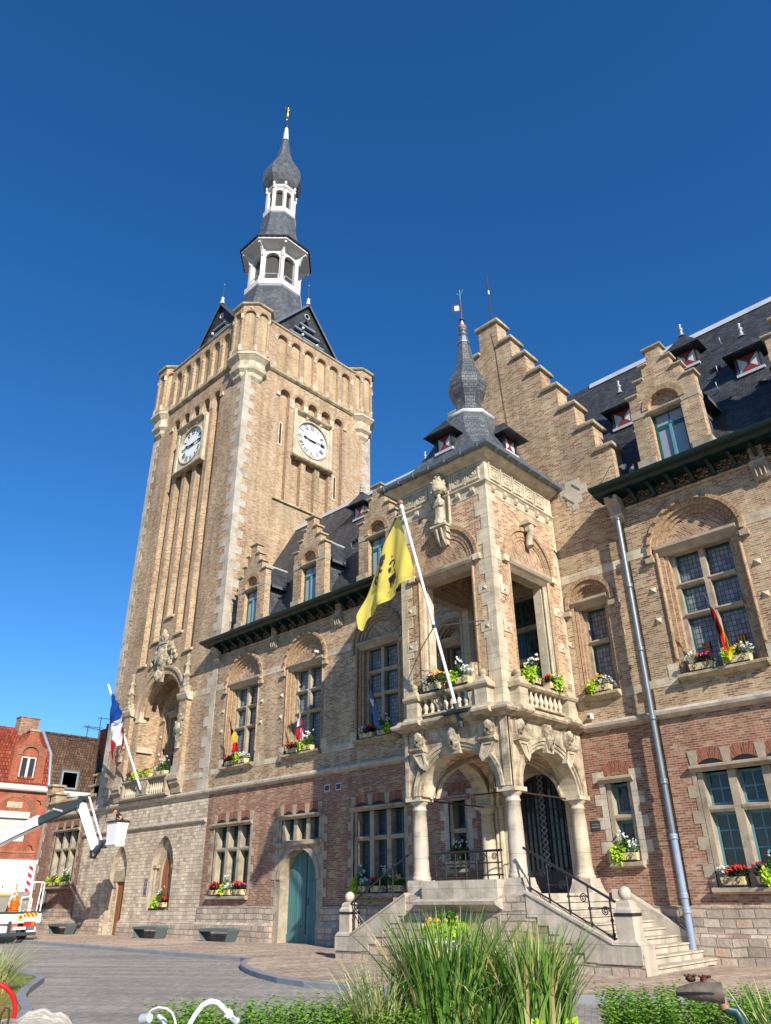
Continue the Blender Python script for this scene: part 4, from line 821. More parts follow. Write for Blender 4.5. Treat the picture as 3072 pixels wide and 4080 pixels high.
for k in range(8): an=PI*k/4; c.ball((q.x+.24*cos(an),q.y+.24*sin(an),14.46),.045,'stone',5); c.ball((q.x+.25*cos(an),q.y+.25*sin(an),14.08),.05,'carved',5)
part('canopy',c,br)
s=MB(); x,y=q.x,q.y; s.octo((x,y),[(.2,12.82),(.2,12.96),(.16,13.0)],'stone')
rows=[]
for i in range(15):
    t=i/14; z=13.0+.86*t; r=.17-.03*t+.03*math.exp(-((t-.72)/.12)**2)-.07*max(0,(t-.86)/.14)
    rows.append([(x+(r*(1.05+.1*sin(6*p+3*t)+.06*sin(11*p-5*t)))*cos(p)*1.05,y+(r*(1+.1*sin(5*p+2*t)))*sin(p)*.85,z) for p in [2*PI*j/22 for j in range(22)]])
s.grid(rows,'stone',True,caps=True); s.ball((x,y-.02,13.95),.085,'stone',9,(.9,1,1.2)); s.ball((x,y-.1,13.94),.022,'stone',5); s.lathe((x,y,0),[(.1,14.0),(.11,14.03),(.1,14.06),(.03,14.1)],'carved',9)
s.ball((x+.12,y-.12,13.62),.07,'stone',7,(1,1,1.4),.15,2); s.ball((x+.12,y-.13,13.74),.045,'stone',7); s.tube([(x-.15,y,13.7),(x-.17,y-.08,13.5),(x-.04,y-.16,13.48),(x+.1,y-.15,13.55)],[.06,.055,.045,.03],'stone',7); s.tube([(x+.16,y,13.7),(x+.2,y-.08,13.52),(x+.13,y-.16,13.5)],[.06,.05,.035],'stone',7)
thing('statue',s,'weathered stone statue of a robed figure under the carved canopy','statue')
w=MB(); a=fR; u=cR+.05
w.tube([a.P(u,12.85,.1),a.P(u,12.8,.28),a.P(u,12.65,.3),a.P(u,12.45,.2),a.P(u,12.25,.16),a.P(u,12.12,.2)],[.15,.15,.14,.13,.12,.13],'stone',9); w.box(a,u-.26,u+.26,12.9,12.98,-.02,.4,'stone'); w.box(a,u-.2,u+.2,12.98,13.04,-.02,.34,'coping'); w.lathe(a.P(u-.17,12.72,.25),[(.1,0),(.1,.34)],'stone',10,ax=a.U); part('scroll_keystone',w,LG)
# ------------------------------------------------------------------ staircase
ST=root('entrance_staircase',(-14.1,19.7,0),'pale stone double staircase with ball topped pillars below the entrance loggia','staircase')
SYF=17.55; L0,L1,R0,R1=-18.93,-16.2,-11.9,-8.97
f=front(SYF)
w=MB(); w.plate(f,[(L0,0),(L0,.42),(-18.3,.5),(L1+.1,1.62),(R0-.1,1.62),(-9.6,.5),(R1,.42),(R1,0)],[],0,'rubble'); w.box(f,L1-.3,R0+.3,1.2,1.6,-.3,.012,'rubble'); part('front_wall',w,ST)
w=MB(); w.bx(L1,R0,SYF+.1,21.98,0,1.655,'stone_grey'); w.box(f,L1+.85,R0-.85,1.56,2.0,-.25,.06,'stone_grey'); w.mould(f,L1+.75,R0-.75,[(0,1.3),(.1,1.32),(.34,1.42),(.36,1.5),(.1,1.56),(0,1.56)],'stone_grey'); part('landing',w,ST)
for s in (-1,1):
    C=-13.97; X=lambda d: C+s*d
    # stepped blocks + sloping coping on the front
    w=MB(); z0=1.66; n=8; ux=[2.05+k*.34 for k in range(9)]
    top=lambda d: 1.66-(d-2.05)*.466
    for k in range(7):
        a,b=2.05+.3*k,2.05+.3*(k+1); zt=(top(a),top(b)); zb=max(.22,1.16-.18*k-.02)
        q=[(X(a),zb),(X(a),zt[0]),(X(b),zt[1]),(X(b),zb)]; w.prism(f,q,-.05,.03,'stone_grey')
    w.prism(f,[(X(4.15),.22),(X(4.15),top(4.15)),(X(4.4),.6),(X(4.97),.6),(X(4.97),.22)],-.05,.03,'stone_grey')
    w.prism(f,[(X(2.05),top(2.05)),(X(2.05),top(2.05)+.06),(X(4.3),top(4.3)+.06),(X(4.3),top(4.3))],-.38,.06,'stone_grey',True)
    # side cheek behind coping
    w.prism(f,[(X(2.05),0),(X(2.05),top(2.05)),(X(4.3),top(4.3)),(X(4.3),0)],-.36,-.06,'stone_grey',True)
    w.box(f,*sorted((X(4.2),X(4.97))),0,.6,-.62,-.051,'stone_grey'); part('side_wall',w,ST)
    # rear string against the facade
    w=MB(); fb=front(21.75); w.prism(fb,[(X(2.2),1.0),(X(2.2),1.75),(X(2.5),1.72),(X(4.4),.62),(X(4.9),.6),(X(4.9),0),(X(4.3),0)],-.24,.1,'stone_grey'); part_each('rear_string',w,ST)
    # steps
    for k in range(9):
        st=MB(); d0=2.05+.30*k if k else 2.0; z=1.655-.168*(k+1); 
        xe=X(2.05+.315*(k+1)); xi=X(1.95); a,b=sorted((xe,xi)); ext=.0 if k<8 else .35
        st.bx(min(a,b),max(a,b),SYF+.36,21.7-ext*0,max(0,z-.168),z-.04,'stone_grey'); a2,b2=sorted((xe+s*.04,xi)); st.bx(a2,b2,SYF+.36,21.7,z-.04,z,'stone_grey')
        part('step',st,ST)
    # pillar with ball
    p=MB(); x=X(4.62); y=SYF+.25; r=.22
    p.hexa([(x-.33,y-.3,.6),(x+.33,y-.3,.6),(x+.33,y+.3,.6),(x-.33,y+.3,.6),(x-.25,y-.25,.7),(x+.25,y-.25,.7),(x+.25,y+.25,.7),(x-.25,y+.25,.7)],'stone_grey')
    p.bx(x-r,x+r,y-r,y+r,.7,1.3,'stone_grey'); p.hexa([(x-r,y-r,1.3),(x+r,y-r,1.3),(x+r,y+r,1.3),(x-r,y+r,1.3),(x-.17,y-.17,1.36),(x+.17,y-.17,1.36),(x+.17,y+.17,1.36),(x-.17,y+.17,1.36)],'stone_grey'); p.bx(x-.17,x+.17,y-.17,y+.17,1.36,1.44,'stone_grey')
    p.hexa([(x-.17,y-.17,1.44),(x+.17,y-.17,1.44),(x+.17,y+.17,1.44),(x-.17,y+.17,1.44),(x-.1,y-.1,1.5),(x+.1,y-.1,1.5),(x+.1,y+.1,1.5),(x-.1,y+.1,1.5)],'stone_grey')
    po=part('pillar',p,ST); b=MB(); b.ball((x,y,1.63),.152,'stone_grey',14); part('stone_ball',b,po); b=MB()
    for e in ((x-r-.015,x+r+.015,y-r-.015,y-r),(x-r-.015,x+r+.015,y+r,y+r+.015),(x-r-.015,x-r,y-r,y+r),(x+r,x+r+.015,y-r,y+r)): b.bx(*e,1.17,1.235,'iron')
    part('iron_band',b,po)
    # railing
    rl=MB(); yr=SYF+.12; T=lambda d: top(d)+.95; 
    rl.tube([(X(2.0),yr,2.72),(X(4.42),yr,1.46)],.032,'iron',8); rl.tube([(X(2.1),yr,top(2.1)+.16),(X(4.42),yr,top(4.42)+.1)],.02,'iron',6)
    for k in range(5):
        d=2.12+.54*k; zb=top(d)+.04; zt=2.72-(d-2.0)*.52; rl.tube([(X(d),yr,zb),(X(d),yr,zt)],.024,'iron',6); zm=zb+.42
        if k<4: rl.tube([(X(d),yr,zm),(X(d+.54),yr,zm)],.014,'iron',5); 
        for z in (zb+.12,zm): rl.lathe((X(d),yr,z),[(.024,-.03),(.042,-.02),(.042,.02),(.024,.03)],'iron',8)
        if k: rl.tube([(X(d)-s*(.03+.0)+(-s)*(.11-.11*(1-t/16*.85)*cos(t*.75)),yr,zt-.27+(.11*(1-t/16*.85))*sin(t*.75)) for t in range(17)],.014,'iron',5)
    part('railing',rl,ST)
# porch railing between the columns
rl=MB(); yr=18.1; rl.tube([(-15.5,yr,2.72),(-12.95,yr,2.72)],.032,'iron',8); rl.tube([(-15.4,yr,2.42),(-12.95,yr,2.42)],.016,'iron',6); rl.tube([(-15.4,yr,2.12),(-12.95,yr,2.12)],.02,'iron',6)
for k in range(7):
    x=-15.32+.37*k; rl.tube([(x,yr,1.98),(x,yr,2.72)],.022,'iron',6)
    for z in (2.12,2.42): rl.lathe((x,yr,z),[(.02,-.03),(.04,-.02),(.04,.02),(.02,.03)],'iron',8)
    s=1 if k<3 else -1
    if k!=3: rl.tube([(x+s*(.12-.10*(1-t/16*.85)*cos(t*.75)),yr,2.57+.10*(1-t/16*.85)*sin(t*.75)) for t in range(17)],.014,'iron',5)
part('porch_railing',rl,ST)
m=MB(); o=rect(-13.95,-12.75,.35,1.22); i=rect(-13.87,-12.83,.43,1.14); m.plate(f,o,[i],.03,'stone_frame'); m.rim(f,o,-.02,.03,'stone_frame'); m.rim(f,i,.0,.03,'stone_frame'); m.plate(f,i,[],.006,'stone_frame'); text(m,f.P(-13.2,.62,.012),(1,0,0),(0,0,1),'1926.',.16,'stone_grey'); part('inscription_stone',m,ST)
# ------------------------------------------------------------------ belfry
BX0,BX1,BY0,BY1=-44.75,-33.38,22.0,33.6
BCX,BCY=(BX0+BX1)/2,(BY0+BY1)/2
BF=root('belfry',(BCX,BCY,0),'tall square yellow brick belfry with two white clock faces and slate spire','belfry')
bf,brr=front(BY0),right(BX1)
PIT=1.25; SW=.42
# ground storey in rubble, with arched niche and door niche
w=MB(); nic=lancet(-36.7,1.0,1.15,3.1,4.55); dn=lancet(-41.05,.85,0,2.9,4.3)
w.plate(bf,[(-45.7,0),(-45.7,6.3),(-33.08,6.3),(-33.08,0)],[nic,dn],0,'rubble_small')
w.rim(bf,nic,0,-.35,'stone_frame',True); w.rim(bf,dn,0,-.3,'stone_frame',False)
w.box(left(-45.7),22,22.1,0,6.3,-.02,0,'rubble_small'); o=part('base_wall',w,BF)
w=MB(); ln=lancet(-36.82,.44,1.25,2.7,3.9); w.plate(bf,[(-37.7,1.15),(-37.7,4.6),(-35.7,4.6),(-35.7,1.15)],[ln],-.35,'rubble_small'); w.rim(bf,ln,-.32,-.42,'stone_frame'); l2=lancet(-36.82,.56,1.25,2.7,4.1); w.plate(bf,l2,[ln],-.32,'stone_frame')
for s in (-1,1): w.tube([bf.P(-36.7+s*.88,1.2,-.2),bf.P(-36.7+s*.88,3.05,-.2)],.08,'stone_frame',8); w.box(bf,-36.7+s*.86-.15,-36.7+s*.86+.15,3.05,3.2,-.34,-.08,'stone_frame')
lw=part('lancet_window',w,BF); w=MB(); w.plate(bf,ln,[],-.42,'door_wood'); w.box(bf,-36.85,-36.79,1.25,3.85,-.42,-.39,'door_wood'); part('shutter',w,lw)
w=MB(); w.plate(bf,[(-41.9,0),(-41.9,4.4),(-40.2,4.4),(-40.2,0)],[rect(-41.52,-40.58,-.001,2.5)],-.3,'rubble_small'); w.rim(bf,rect(-41.52,-40.58,0,2.5),-.3,-.4,'stone_frame'); w.box(bf,-41.85,-40.25,2.52,3.05,-.32,-.22,'stone_frame')
for s in (-1,1): w.box(bf,-41.05+s*.6-.12,-41.05+s*.6+.12,2.22,2.52,-.34,-.24,'stone_frame')
dd=part('small_door',w,BF); w=MB(); w.plate(bf,rect(-41.52,-40.58,0,2.5),[],-.37,'door_wood'); part('door_leaf',w,dd)
w=MB()
for a,b in ((-45.7,-41.95),(-40.15,-33.08)): w.mould(bf,a,b,[(0,0),(.2,0),(.2,.56),(.09,.68),(.0,.72)],'rubble')
part('plinth',w,BF)
w=MB(); w.mould(bf,-45.7,-33.1,[(0,4.95),(.06,4.95),(.15,5.03),(.15,5.1),(0,5.16)],'stone_grey'); w.mould(bf,-51.6,-33.4,[(0,6.2),(.1,6.22),(.2,6.3),(.22,6.38),(.16,6.46),(0,6.5)],'stone_grey'); part('string_course',w,BF)
for k,z in ((0,2.4),(1,2.0)):
    m=MB(); m.box(bf,-38.2,-37.86,z-.19,z+.19,0,.02,'stone_frame'); m.box(bf,-38.16,-37.9,z-.15,z+.15,.02,.024,'purple')
    if k: m.lathe(bf.P(-38.03,z,.024),[(.1,0),(.1,.006),(.07,.006),(.07,.002),(.04,.002),(.04,.008),(0,.008)],'flag_sky',14,ax=bf.N,caps=False)
    else:
        for a in (0,1): m.prism(bf,[(-38.03-.09,z),(-38.03,z-.03),(-37.94,z),(-38.03,z+.03)] if a else [(-38.06,z),(-38.03,z-.12),(-38.0,z),(-38.03,z+.12)],.024,.03,'stone')
    thing('wall_plaque',m,'upper square wall plaque with a star on the rubble beside the lancet' if not k else 'lower square wall plaque with blue rings on the rubble beside the lancet','plaque','plaques on the rubble wall')
# shaft front
def bays(mid): return [mid+PIT*i for i in (-2,-1,0,1,2)]
fb=bays(BCX); zb=[14.4,15.7,17.0,15.7,14.4]
slots=[]
for i,u in enumerate(fb):
    if i in (0,4): slots.append(arch_hole(u,SW,zb[i],32.2,n=10))
    else: slots.append(rect(u-SW,u+SW,zb[i],27.6)); slots.append(arch_hole(u,SW,31.35,32.2,n=10))
big=[(-41.05,6.5),(-41.05,11.2)]+arcpts(-38.9,11.2,2.15,n=24)[1:-1]+[(-36.75,11.2),(-36.75,6.5)]
w=MB(); w.plate(bf,[(BX0,6.3),(BX0,34.0),(BX1,34.0),(BX1,6.3)],slots+[big],0,'brick_tower')
for s in slots: w.rim(bf,s,0,-.42,'brick_tower'); w.plate(bf,s,[],-.42,'brick_tower')
w.rim(bf,big,0,-1.3,'brick_tower')
w.plate(left(BX0),rect(BY0,BY1,6.3,34),[],0,'brick_tower'); w.plate(back(BY1),rect(BX0,BX1,6.3,34),[],0,'brick_tower')
rb=bays(BCY+.05); rs=[]
for i,u in enumerate(rb):
    if i in (0,4): rs.append(arch_hole(u,SW,24.25,32.4,n=10))
    else: rs.append(rect(u-SW,u+SW,24.25,27.8)); rs.append(arch_hole(u,SW,31.55,32.4,n=10))
w.plate(brr,rect(BY0,BY1,6.3,34.0),rs,0,'brick_tower')
for s in rs: w.rim(brr,s,0,-.32,'brick_tower'); w.plate(brr,s,[],-.32,'brick_tower')
part('shaft_wall',w,BF)
w=MB()
for u,z in zip(fb,zb): w.mould(bf,u-SW-.04,u+SW+.04,[(-.42,z+.18),(.1,z-.02),(.14,z-.06),(.14,z-.16),(-.42,z-.16)],'coping')
w.mould(brr,rb[0]-SW-.15,rb[4]+SW+.15,[(-.32,24.45),(.08,24.22),(.14,24.18),(.14,24.08),(-.3,24.08)],'coping')
part_each('slot_sill',w,BF)
for pl,bs,zc in ((bf,fb,32.2),(brr,rb,32.4)):
    w=MB()
    for u in bs: w.ring(pl,u,zc,SW+.002,SW+.2,-.02,.05,'brick_arch',n=12,a0=0,a1=180)
    for u in (bs[0]-SW-.2,bs[4]+SW+.2): w.box(pl,u-.16,u+.16,zc-.3,zc,-.02,.1,'stone')
    for i in range(4): w.box(pl,(bs[i]+bs[i+1])/2-.19,(bs[i]+bs[i+1])/2+.19,zc-.75,zc+.3,-.02,.04,'stone')
    part('arcade_arch',w,BF)
w=MB()
for u,z0,z1 in ((rb[0],28.6,30.2),(rb[4],26.3,28.0)): w.box(brr,u-.16,u+.16,z0-.15,z1+.15,-.34,-.3,'stone'); w.box(brr,u-.07,u+.07,z0,z1,-.32,-.29,'dark_void')
for u,z0,z1 in ((fb[3],20.2,22.4),(fb[2],17.6,19.2)): w.box(bf,u-.1,u+.1,z0,z1,-.43,-.41,'dark_void')
part_each('arrow_slit',w,BF)
# clocks
def clock(pl,cu,zc):
    w=MB(); hs=1.72; w.plate(pl,rect(cu-hs,cu+hs,zc-1.85,zc+1.85),[[(cu+1.42*cos(2*PI*k/40),zc+1.42*sin(2*PI*k/40)) for k in range(40)]],.14,'stone'); w.rim(pl,rect(cu-hs,cu+hs,zc-1.85,zc+1.85),-.02,.14,'stone')
    w.rim(pl,[(cu+1.42*cos(2*PI*k/40),zc+1.42*sin(2*PI*k/40)) for k in range(40)],.14,-.04,'stone')
    for s in (-1,1): w.box(pl,*sorted((cu+s*1.5,cu+s*1.74)),zc-1.87,zc+1.87,.13,.24,'stone')
    w.mould(pl,cu-1.55,cu+1.55,[(.1,zc+1.5),(.2,zc+1.52),(.38,zc+1.66),(.42,zc+1.72),(.42,zc+1.8),(.1,zc+1.9)],'coping')
    for s in (-1,1): w.mould(pl,cu+s*.62-.1,cu+s*.62+.1,[(.1,zc+1.36),(.18,zc+1.38),(.28,zc+1.5),(.28,zc+1.6),(.1,zc+1.6)],'stone')
    w.mould(pl,cu-1.8,cu+1.8,[(0,zc-1.98),(.26,zc-1.96),(.34,zc-1.88),(.34,zc-1.8),(0,zc-1.72)],'coping')
    w.ring(pl,cu,zc,1.36,1.46,.1,.2,'stone',a0=0,a1=360,n=40,ends=False); o=part('clock',w,BF)
    d=MB(); d.lathe(pl.P(cu,zc,-.02),[(1.4,0),(1.4,.06),(0,.06)],'white_gloss',48,False,ax=pl.N,caps=False); dl=part('dial',d,o)
    N=['XII','I','II','III','IIII','V','VI','VII','VIII','IX','X','XI']
    def stroke(a,p,q,t):
        r=V3((cos(a),sin(a),0)); tt=V3((sin(a),-cos(a),0)); P=[r*(1.05+p[1]*.19)+tt*p[0]*1.25,r*(1.05+q[1]*.19)+tt*q[0]*1.25]
        dirv=(P[1]-P[0]).normalized(); nv=V3((-dirv.y,dirv.x,0))*t*1.5
        n.poly([pl.P(cu+v.x,zc+v.y,.05) for v in (P[0]-nv,P[1]-nv,P[1]+nv,P[0]+nv)],'iron')
    for h in range(12):
        n=MB(); a=PI/2-h*PI/6; s=N[h]; wd={'I':.075,'V':.15,'X':.15}; tot=sum(wd[c] for c in s); x=-tot/2
        for c in s:
            if c=='I': stroke(a,(x+.037,-1),(x+.037,1),.02)
            elif c=='V': stroke(a,(x+.02,1),(x+.075,-1),.022); stroke(a,(x+.13,1),(x+.075,-1),.012)
            else: stroke(a,(x+.02,1),(x+.13,-1),.022); stroke(a,(x+.13,1),(x+.02,-1),.012)
            x+=wd[c]
        part('numeral',n,o)
    n=MB()
    for k in range(60): a=2*PI*k/60; c=(cu+1.33*cos(a),zc+1.33*sin(a)); r=.02 if k%5 else .032; n.poly([pl.P(c[0]+r*cos(t),c[1]+r*sin(t),.05) for t in (0,PI/2,PI,3*PI/2)],'iron')
    for k in range(12): a=PI/12+k*PI/6; 
    for k in range(40): a,b=2*PI*k/40,2*PI*(k+1)/40; n.poly([pl.P(cu+r*cos(t),zc+r*sin(t),.045) for r,t in ((.86,a),(.875,a),(.875,b),(.86,b))],'lead')
    part('minute_track',n,o)
    for nm,ang,L,t in (('hour_hand',R(90-277),.82,.06),('minute_hand',R(90-88),1.22,.045)):
        h=MB(); u=V3((cos(ang),sin(ang),0)); v=V3((-sin(ang),cos(ang),0)); pts=[-u*.3-v*t,u*L*.62-v*t*.7,u*L*.7-v*t*2.2,u*L,u*L*.7+v*t*2.2,u*L*.62+v*t*.7,-u*.3+v*t]
        h.prism(pl,[(cu+p.x,zc+p.y) for p in pts],.08 if nm[0]=='h' else .12,.1 if nm[0]=='h' else .14,'iron'); part(nm,h,o)
    return o
clock(bf,BCX,29.35); clock(brr,BCY+.05,29.75)
# strings, turrets, parapet
sq=[(BX0,BY0),(BX1,BY0),(BX1,BY1),(BX0,BY1)]
w=MB(); w.sweep(sq,[(-.2,33.78),(.08,33.8),(.2,33.92),(.2,34.02),(.05,34.12),(-.2,34.12)],'coping',True); part('string_course',w,BF)
TC=1.265; tcs=[(BX1+.5-TC,BY0-.5+TC),(BX0-.5+TC,BY0-.5+TC),(BX1+.5-TC,BY1+.5-TC),(BX0-.5+TC,BY1+.5-TC)]
w=MB()
pzl=lambda u,z0,z1: arch_hole(u,.42,z0,z1-.42,n=12)
uf=[BCX+1.23*(k-2.5) for k in range(6)]; ur=[BCY+.05+1.23*(k-2.5) for k in range(6)]
for pl,us,a,b in ((bf,uf,BX0,BX1),(brr,ur,BY0,BY1)):
    hs=[pzl(u,34.3,37.25) for u in us]; w.plate(pl,rect(a,b,34.1,37.85),hs,.1,'brick_tower')
    for h in hs: w.rim(pl,h,.1,-.1,'brick_tower'); w.plate(pl,h,[],-.1,'brick_band')
    w.rim(pl,rect(a,b,34.1,37.85),.1,-.3,'brick_tower')
    for u in us: w.ring(pl,u,36.83,.422,.56,.0,.15,'brick_arch',n=12); 
    for k in range(len(us)+1): u=us[0]-.615+1.23*k; w.box(pl,u-.16,u+.16,36.6,37.05,.09,.13,'stone'); w.box(pl,u-.14,u+.14,34.12,34.6,.09,.13,'stone')
for pl,a,b in ((left(BX0),BY0,BY1),(back(BY1),BX0,BX1)): w.plate(pl,rect(a,b,34.1,37.85),[],.1,'brick_tower')
w.sweep(sq,[(-.45,37.85),(.16,37.85),(.2,37.9),(.2,37.98),(-.45,38.06)],'coping',True)
pa=part('parapet',w,BF)
def octpt(c,a,k): an=PI/8+k*PI/4; r=a/cos(PI/8); return V3((c[0]+r*cos(an),c[1]+r*sin(an),0))
for c in tcs:
    w=MB()
    for k in range(8):
        A,B=octpt(c,TC,k),octpt(c,TC,k+1); U=(B-A); L=U.length; U.normalize(); Nn=V3((U.y,-U.x,0))
        pl=PL(A,U,Nn); h=arch_hole(L/2,.36,34.55,37.33,n=10)
        w.plate(pl,rect(0,L,34.15,38.2),[h],0,'brick_tower'); w.rim(pl,h,0,-.12,'brick_tower'); w.plate(pl,h,[],-.12,'brick_band'); w.ring(pl,L/2,37.33,.362,.48,-.05,.05,'brick_arch',n=12)
        w.box(pl,-.1,.1,37.05,37.45,-.1,.03,'stone'); w.box(pl,-.1,.1,34.2,34.7,-.1,.03,'stone'); 
    w.octo(c,[(TC+.1,38.2),(TC+.16,38.26),(TC+.16,38.36),(TC-.1,38.45)],'coping'); o=part('corner_turret',w,BF)
    w=MB(); w.octo(c,[(.75,32.1),(.95,32.35),(1.0,32.6),(1.2,32.8),(1.22,33.0),(1.1,33.05),(1.12,33.5),(1.36,33.8),(1.42,33.85),(1.42,34.0),(TC,34.16)],'stone'); part('corbel_base',w,o)
quoin(BF,BX1,BY0,-1,1,6.5,32.7,.52,.45,.85,'stone_quoin',.02); quoin(BF,BX0,BY0,1,1,6.5,32.7,.52,.45,.8,'stone_quoin',.02); quoin(BF,BX1,BY1,-1,-1,12,32.7,.52,.45,.8,'stone_quoin',.02)
# slate gables and spire
w=MB(); gz0,gz1,gh=37.6,42.85,4.35
def gab(pl,cu,dp):
    g=MB(); op=[(cu-2.2,38.4),(cu,41.5-.15),(cu+2.2,38.4)]; oc=[(cu+.19*cos(2*PI*k/16),41.75+.19*sin(2*PI*k/16)) for k in range(16)]
    g.plate(pl,[(cu-gh,gz0),(cu,gz1),(cu+gh,gz0)],[op,oc],0,'slate'); g.rim(pl,op,0,-.5,'slate'); g.plate(pl,[(cu-2.6,38),(cu,42.2),(cu+2.6,38)],[],-.6,'dark_void')
    for s in (-1,1):
        A=[pl.P(cu+s*(gh+.2),gz0-.1,.25),pl.P(cu,gz1+.14,.25),pl.P(cu,gz1+.14,-dp),pl.P(cu+s*(gh+.2),gz0-.1,-dp)]; g.poly(A,'slate'); g.poly([A[0],A[1],pl.P(cu,gz1-.1,.25),pl.P(cu+s*(gh),gz0-.2,.25)],'zinc')
    g.ring(pl,cu,41.75,.19,.25,-.02,.05,'lead_pale',a0=0,a1=360,n=16,ends=False); o=part('slate_gable',g,BF)
    l=MB()
    for k in range(4):
        z=38.75+.62*k; hw=(41.35-z)/(41.35-38.4)*2.2+.12; l.rot_box(pl.P(cu,z,-.12),pl.U*hw,pl.N*.3+V3((0,0,-.12)),V3((0,0,.03)),'zinc'); l.box(pl,cu-hw-.1,cu+hw+.1,z-.06,z+.04,.1,.2,'lead')
    for u,z in ((-.55,40.05),(-.55,39.4),(.9,39.2),(1.3,38.7)): l.ball(pl.P(cu+u,z+.05,.3),.11,'white_gloss',6)
    part('louvre',l,o); f=MB(); t=pl.P(cu,gz1+.1,.1); f.lathe(t,[(.25,-.1),(.16,.1),(.12,.45),(.18,.5),(.05,.62),(.03,.7)],'lead_pale',8); f.tube([t+V3((0,0,.7)),t+V3((0,0,2.0))],.03,'dark_metal',5); f.ball(t+V3((0,0,2.0)),.06,'lead',5); part('finial',f,o)
gab(bf.off(-1.1),BCX,4.6); gab(brr.off(-1.1),BCY,4.6); gab(left(BX0).off(-1.1),BCY,4.6); gab(back(BY1).off(-1.1),BCX,4.6)
c=(BCX,BCY)
w=MB(); w.octo(c,[(5.2,37.9),(4.4,39.2),(3.7,40.8),(3.1,42.6),(2.6,44.4),(2.3,46.0)],'slate_pale'); part('spire_skirt',w,BF)
def lantern(a,z0,z1,slab,hw,zs,zt,frame,rail):
    w=MB(); w.octo(c,[(slab-.1,z0-.62),(slab-.02,z0-.58),(slab,z0-.55),(slab,z0),(a,z0+.02)],'white_paint'); w.octo(c,[(slab-.12,z0-1.0),(slab-.06,z0-.6)],'lead'); o=part('lantern',w,BF); g=MB()
    for k in range(8):
        A,B=octpt(c,a,k),octpt(c,a,k+1); U=B-A; L=U.length; U.normalize(); pl=PL(A,U,V3((U.y,-U.x,0))); h=arch_hole(L/2,hw,z0+.06,zt-hw,n=12)
        f=MB(); f.plate(pl,rect(0,L,z0,z1),[h],0,'white_paint'); f.rim(pl,h,0,-.3,'white_paint'); f.box(pl,-.15,.15,z0,z1,-.1,.12,'white_paint'); g.plate(pl,h,[],-.28,'mesh_glass'); f.ring(pl,L/2,zt-hw,hw+.0,hw+.1,-.02,.04,'white_paint',n=10)
        part('arcade_panel',f,o)
        if rail:
            r=MB(); r.tube([pl.P(L/2-hw,z0+.1,.12),pl.P(L/2-hw,z0+.65,.14),pl.P(L/2-hw+.12,z0+.75,.14),pl.P(L/2+hw-.12,z0+.75,.14),pl.P(L/2+hw,z0+.65,.14),pl.P(L/2+hw,z0+.1,.12)],.035,'lead_pale',6); r.tube([pl.P(L/2-hw,z0+.2,.13),pl.P(L/2+hw,z0+.2,.13)],.03,'lead_pale',5); part('guard_rail',r,o)
    part('wire_mesh',g,o); return o
l1=lantern(1.95,46.75,50.6,2.32,.58,0,50.0,None,True)
w=MB(); w.octo(c,[(1.95,50.45),(2.85,50.75),(2.85,50.95)],'white_paint'); w.octo(c,[(2.85,50.93),(2.97,50.95),(2.97,51.12),(2.7,51.2)],'iron')
for k in range(8):
    P=octpt(c,1.0,k); d=P-V3((c[0],c[1],0)); d.z=0; d.normalize(); s=V3((-d.y,d.x,0)); C0=V3((c[0],c[1],0)); rr=2.13
    pl=PL(C0,d,s); w.prism(pl,[(rr,49.6),(rr,50.6),(rr+.8,50.72),(rr+.8,50.5),(rr+.5,50.4),(rr+.3,50.1),(rr+.2,49.6)],-.09,.09,'white_paint',True)
for k in range(40):
    an=2*PI*k/40; e=2.97/cos(((an+PI/8)%(PI/4))-PI/8); w.ball((c[0]+e*cos(an),c[1]+e*sin(an),50.98),.07,'iron',4)
part('eaves',w,l1)
w=MB(); w.octo(c,[(2.9,51.1),(2.2,51.7),(1.85,52.6),(1.62,53.8),(1.5,55.0),(1.42,55.6)],'slate_pale'); part('middle_roof',w,BF)
l2=lantern(1.12,56.35,59.4,1.42,.33,0,58.8,None,False)
w=MB(); w.octo(c,[(1.12,59.0),(1.3,59.25),(1.3,59.4)],'white_paint')
for k in range(8): P=octpt(c,1.28,k); w.ball((P.x,P.y,59.55),.13,'white_paint',6,(1,1,2.2)); w.ball((P.x,P.y,59.1),.13,'white_paint',6,(1,1,1.6))
part('eaves',w,l2)
w=MB(); w.octo(c,[(1.2,59.4),(1.5,59.9),(1.72,60.5),(1.76,61.1),(1.68,61.8),(1.45,62.5),(1.1,63.2),(.82,63.9),(.64,64.6),(.5,65.4),(.38,66.3),(.28,67.1)],'slate_pale'); on=part('onion_dome',w,BF)
w=MB(); w.octo(c,[(.34,67.1),(.32,67.2),(.27,67.3),(.25,68.0),(.15,69.1)],'lead_pale'); part('lead_cap',w,on)
w=MB(); w.lathe((c[0],c[1],0),[(.1,69.1),(.22,69.2),(.22,69.4),(.1,69.5)],'iron',10); w.tube([(c[0],c[1],69.5),(c[0],c[1],70.8)],.04,'iron',6); part('mast',w,on)
w=MB(); x,y=c; w.lathe((x,y,0),[(.05,70.75),(.14,70.8),(.2,71.2),(.16,71.5),(.2,71.75),(.18,71.95),(.07,72.05)],'gold',9); w.ball((x,y,72.15),.12,'gold',7,(1,1,1.2)); w.tube([(x-.15,y,71.85),(x-.3,y-.1,72.2),(x-.36,y-.1,72.75)],[.06,.05,.03],'gold',6); w.tube([(x+.15,y,71.9),(x+.38,y,71.75),(x+.25,y-.1,71.5)],[.06,.05,.04],'gold',6); w.tube([(x-.02,y,70.8),(x-.1,y,70.5)],.05,'gold',5); part('gilded_figure',w,on)
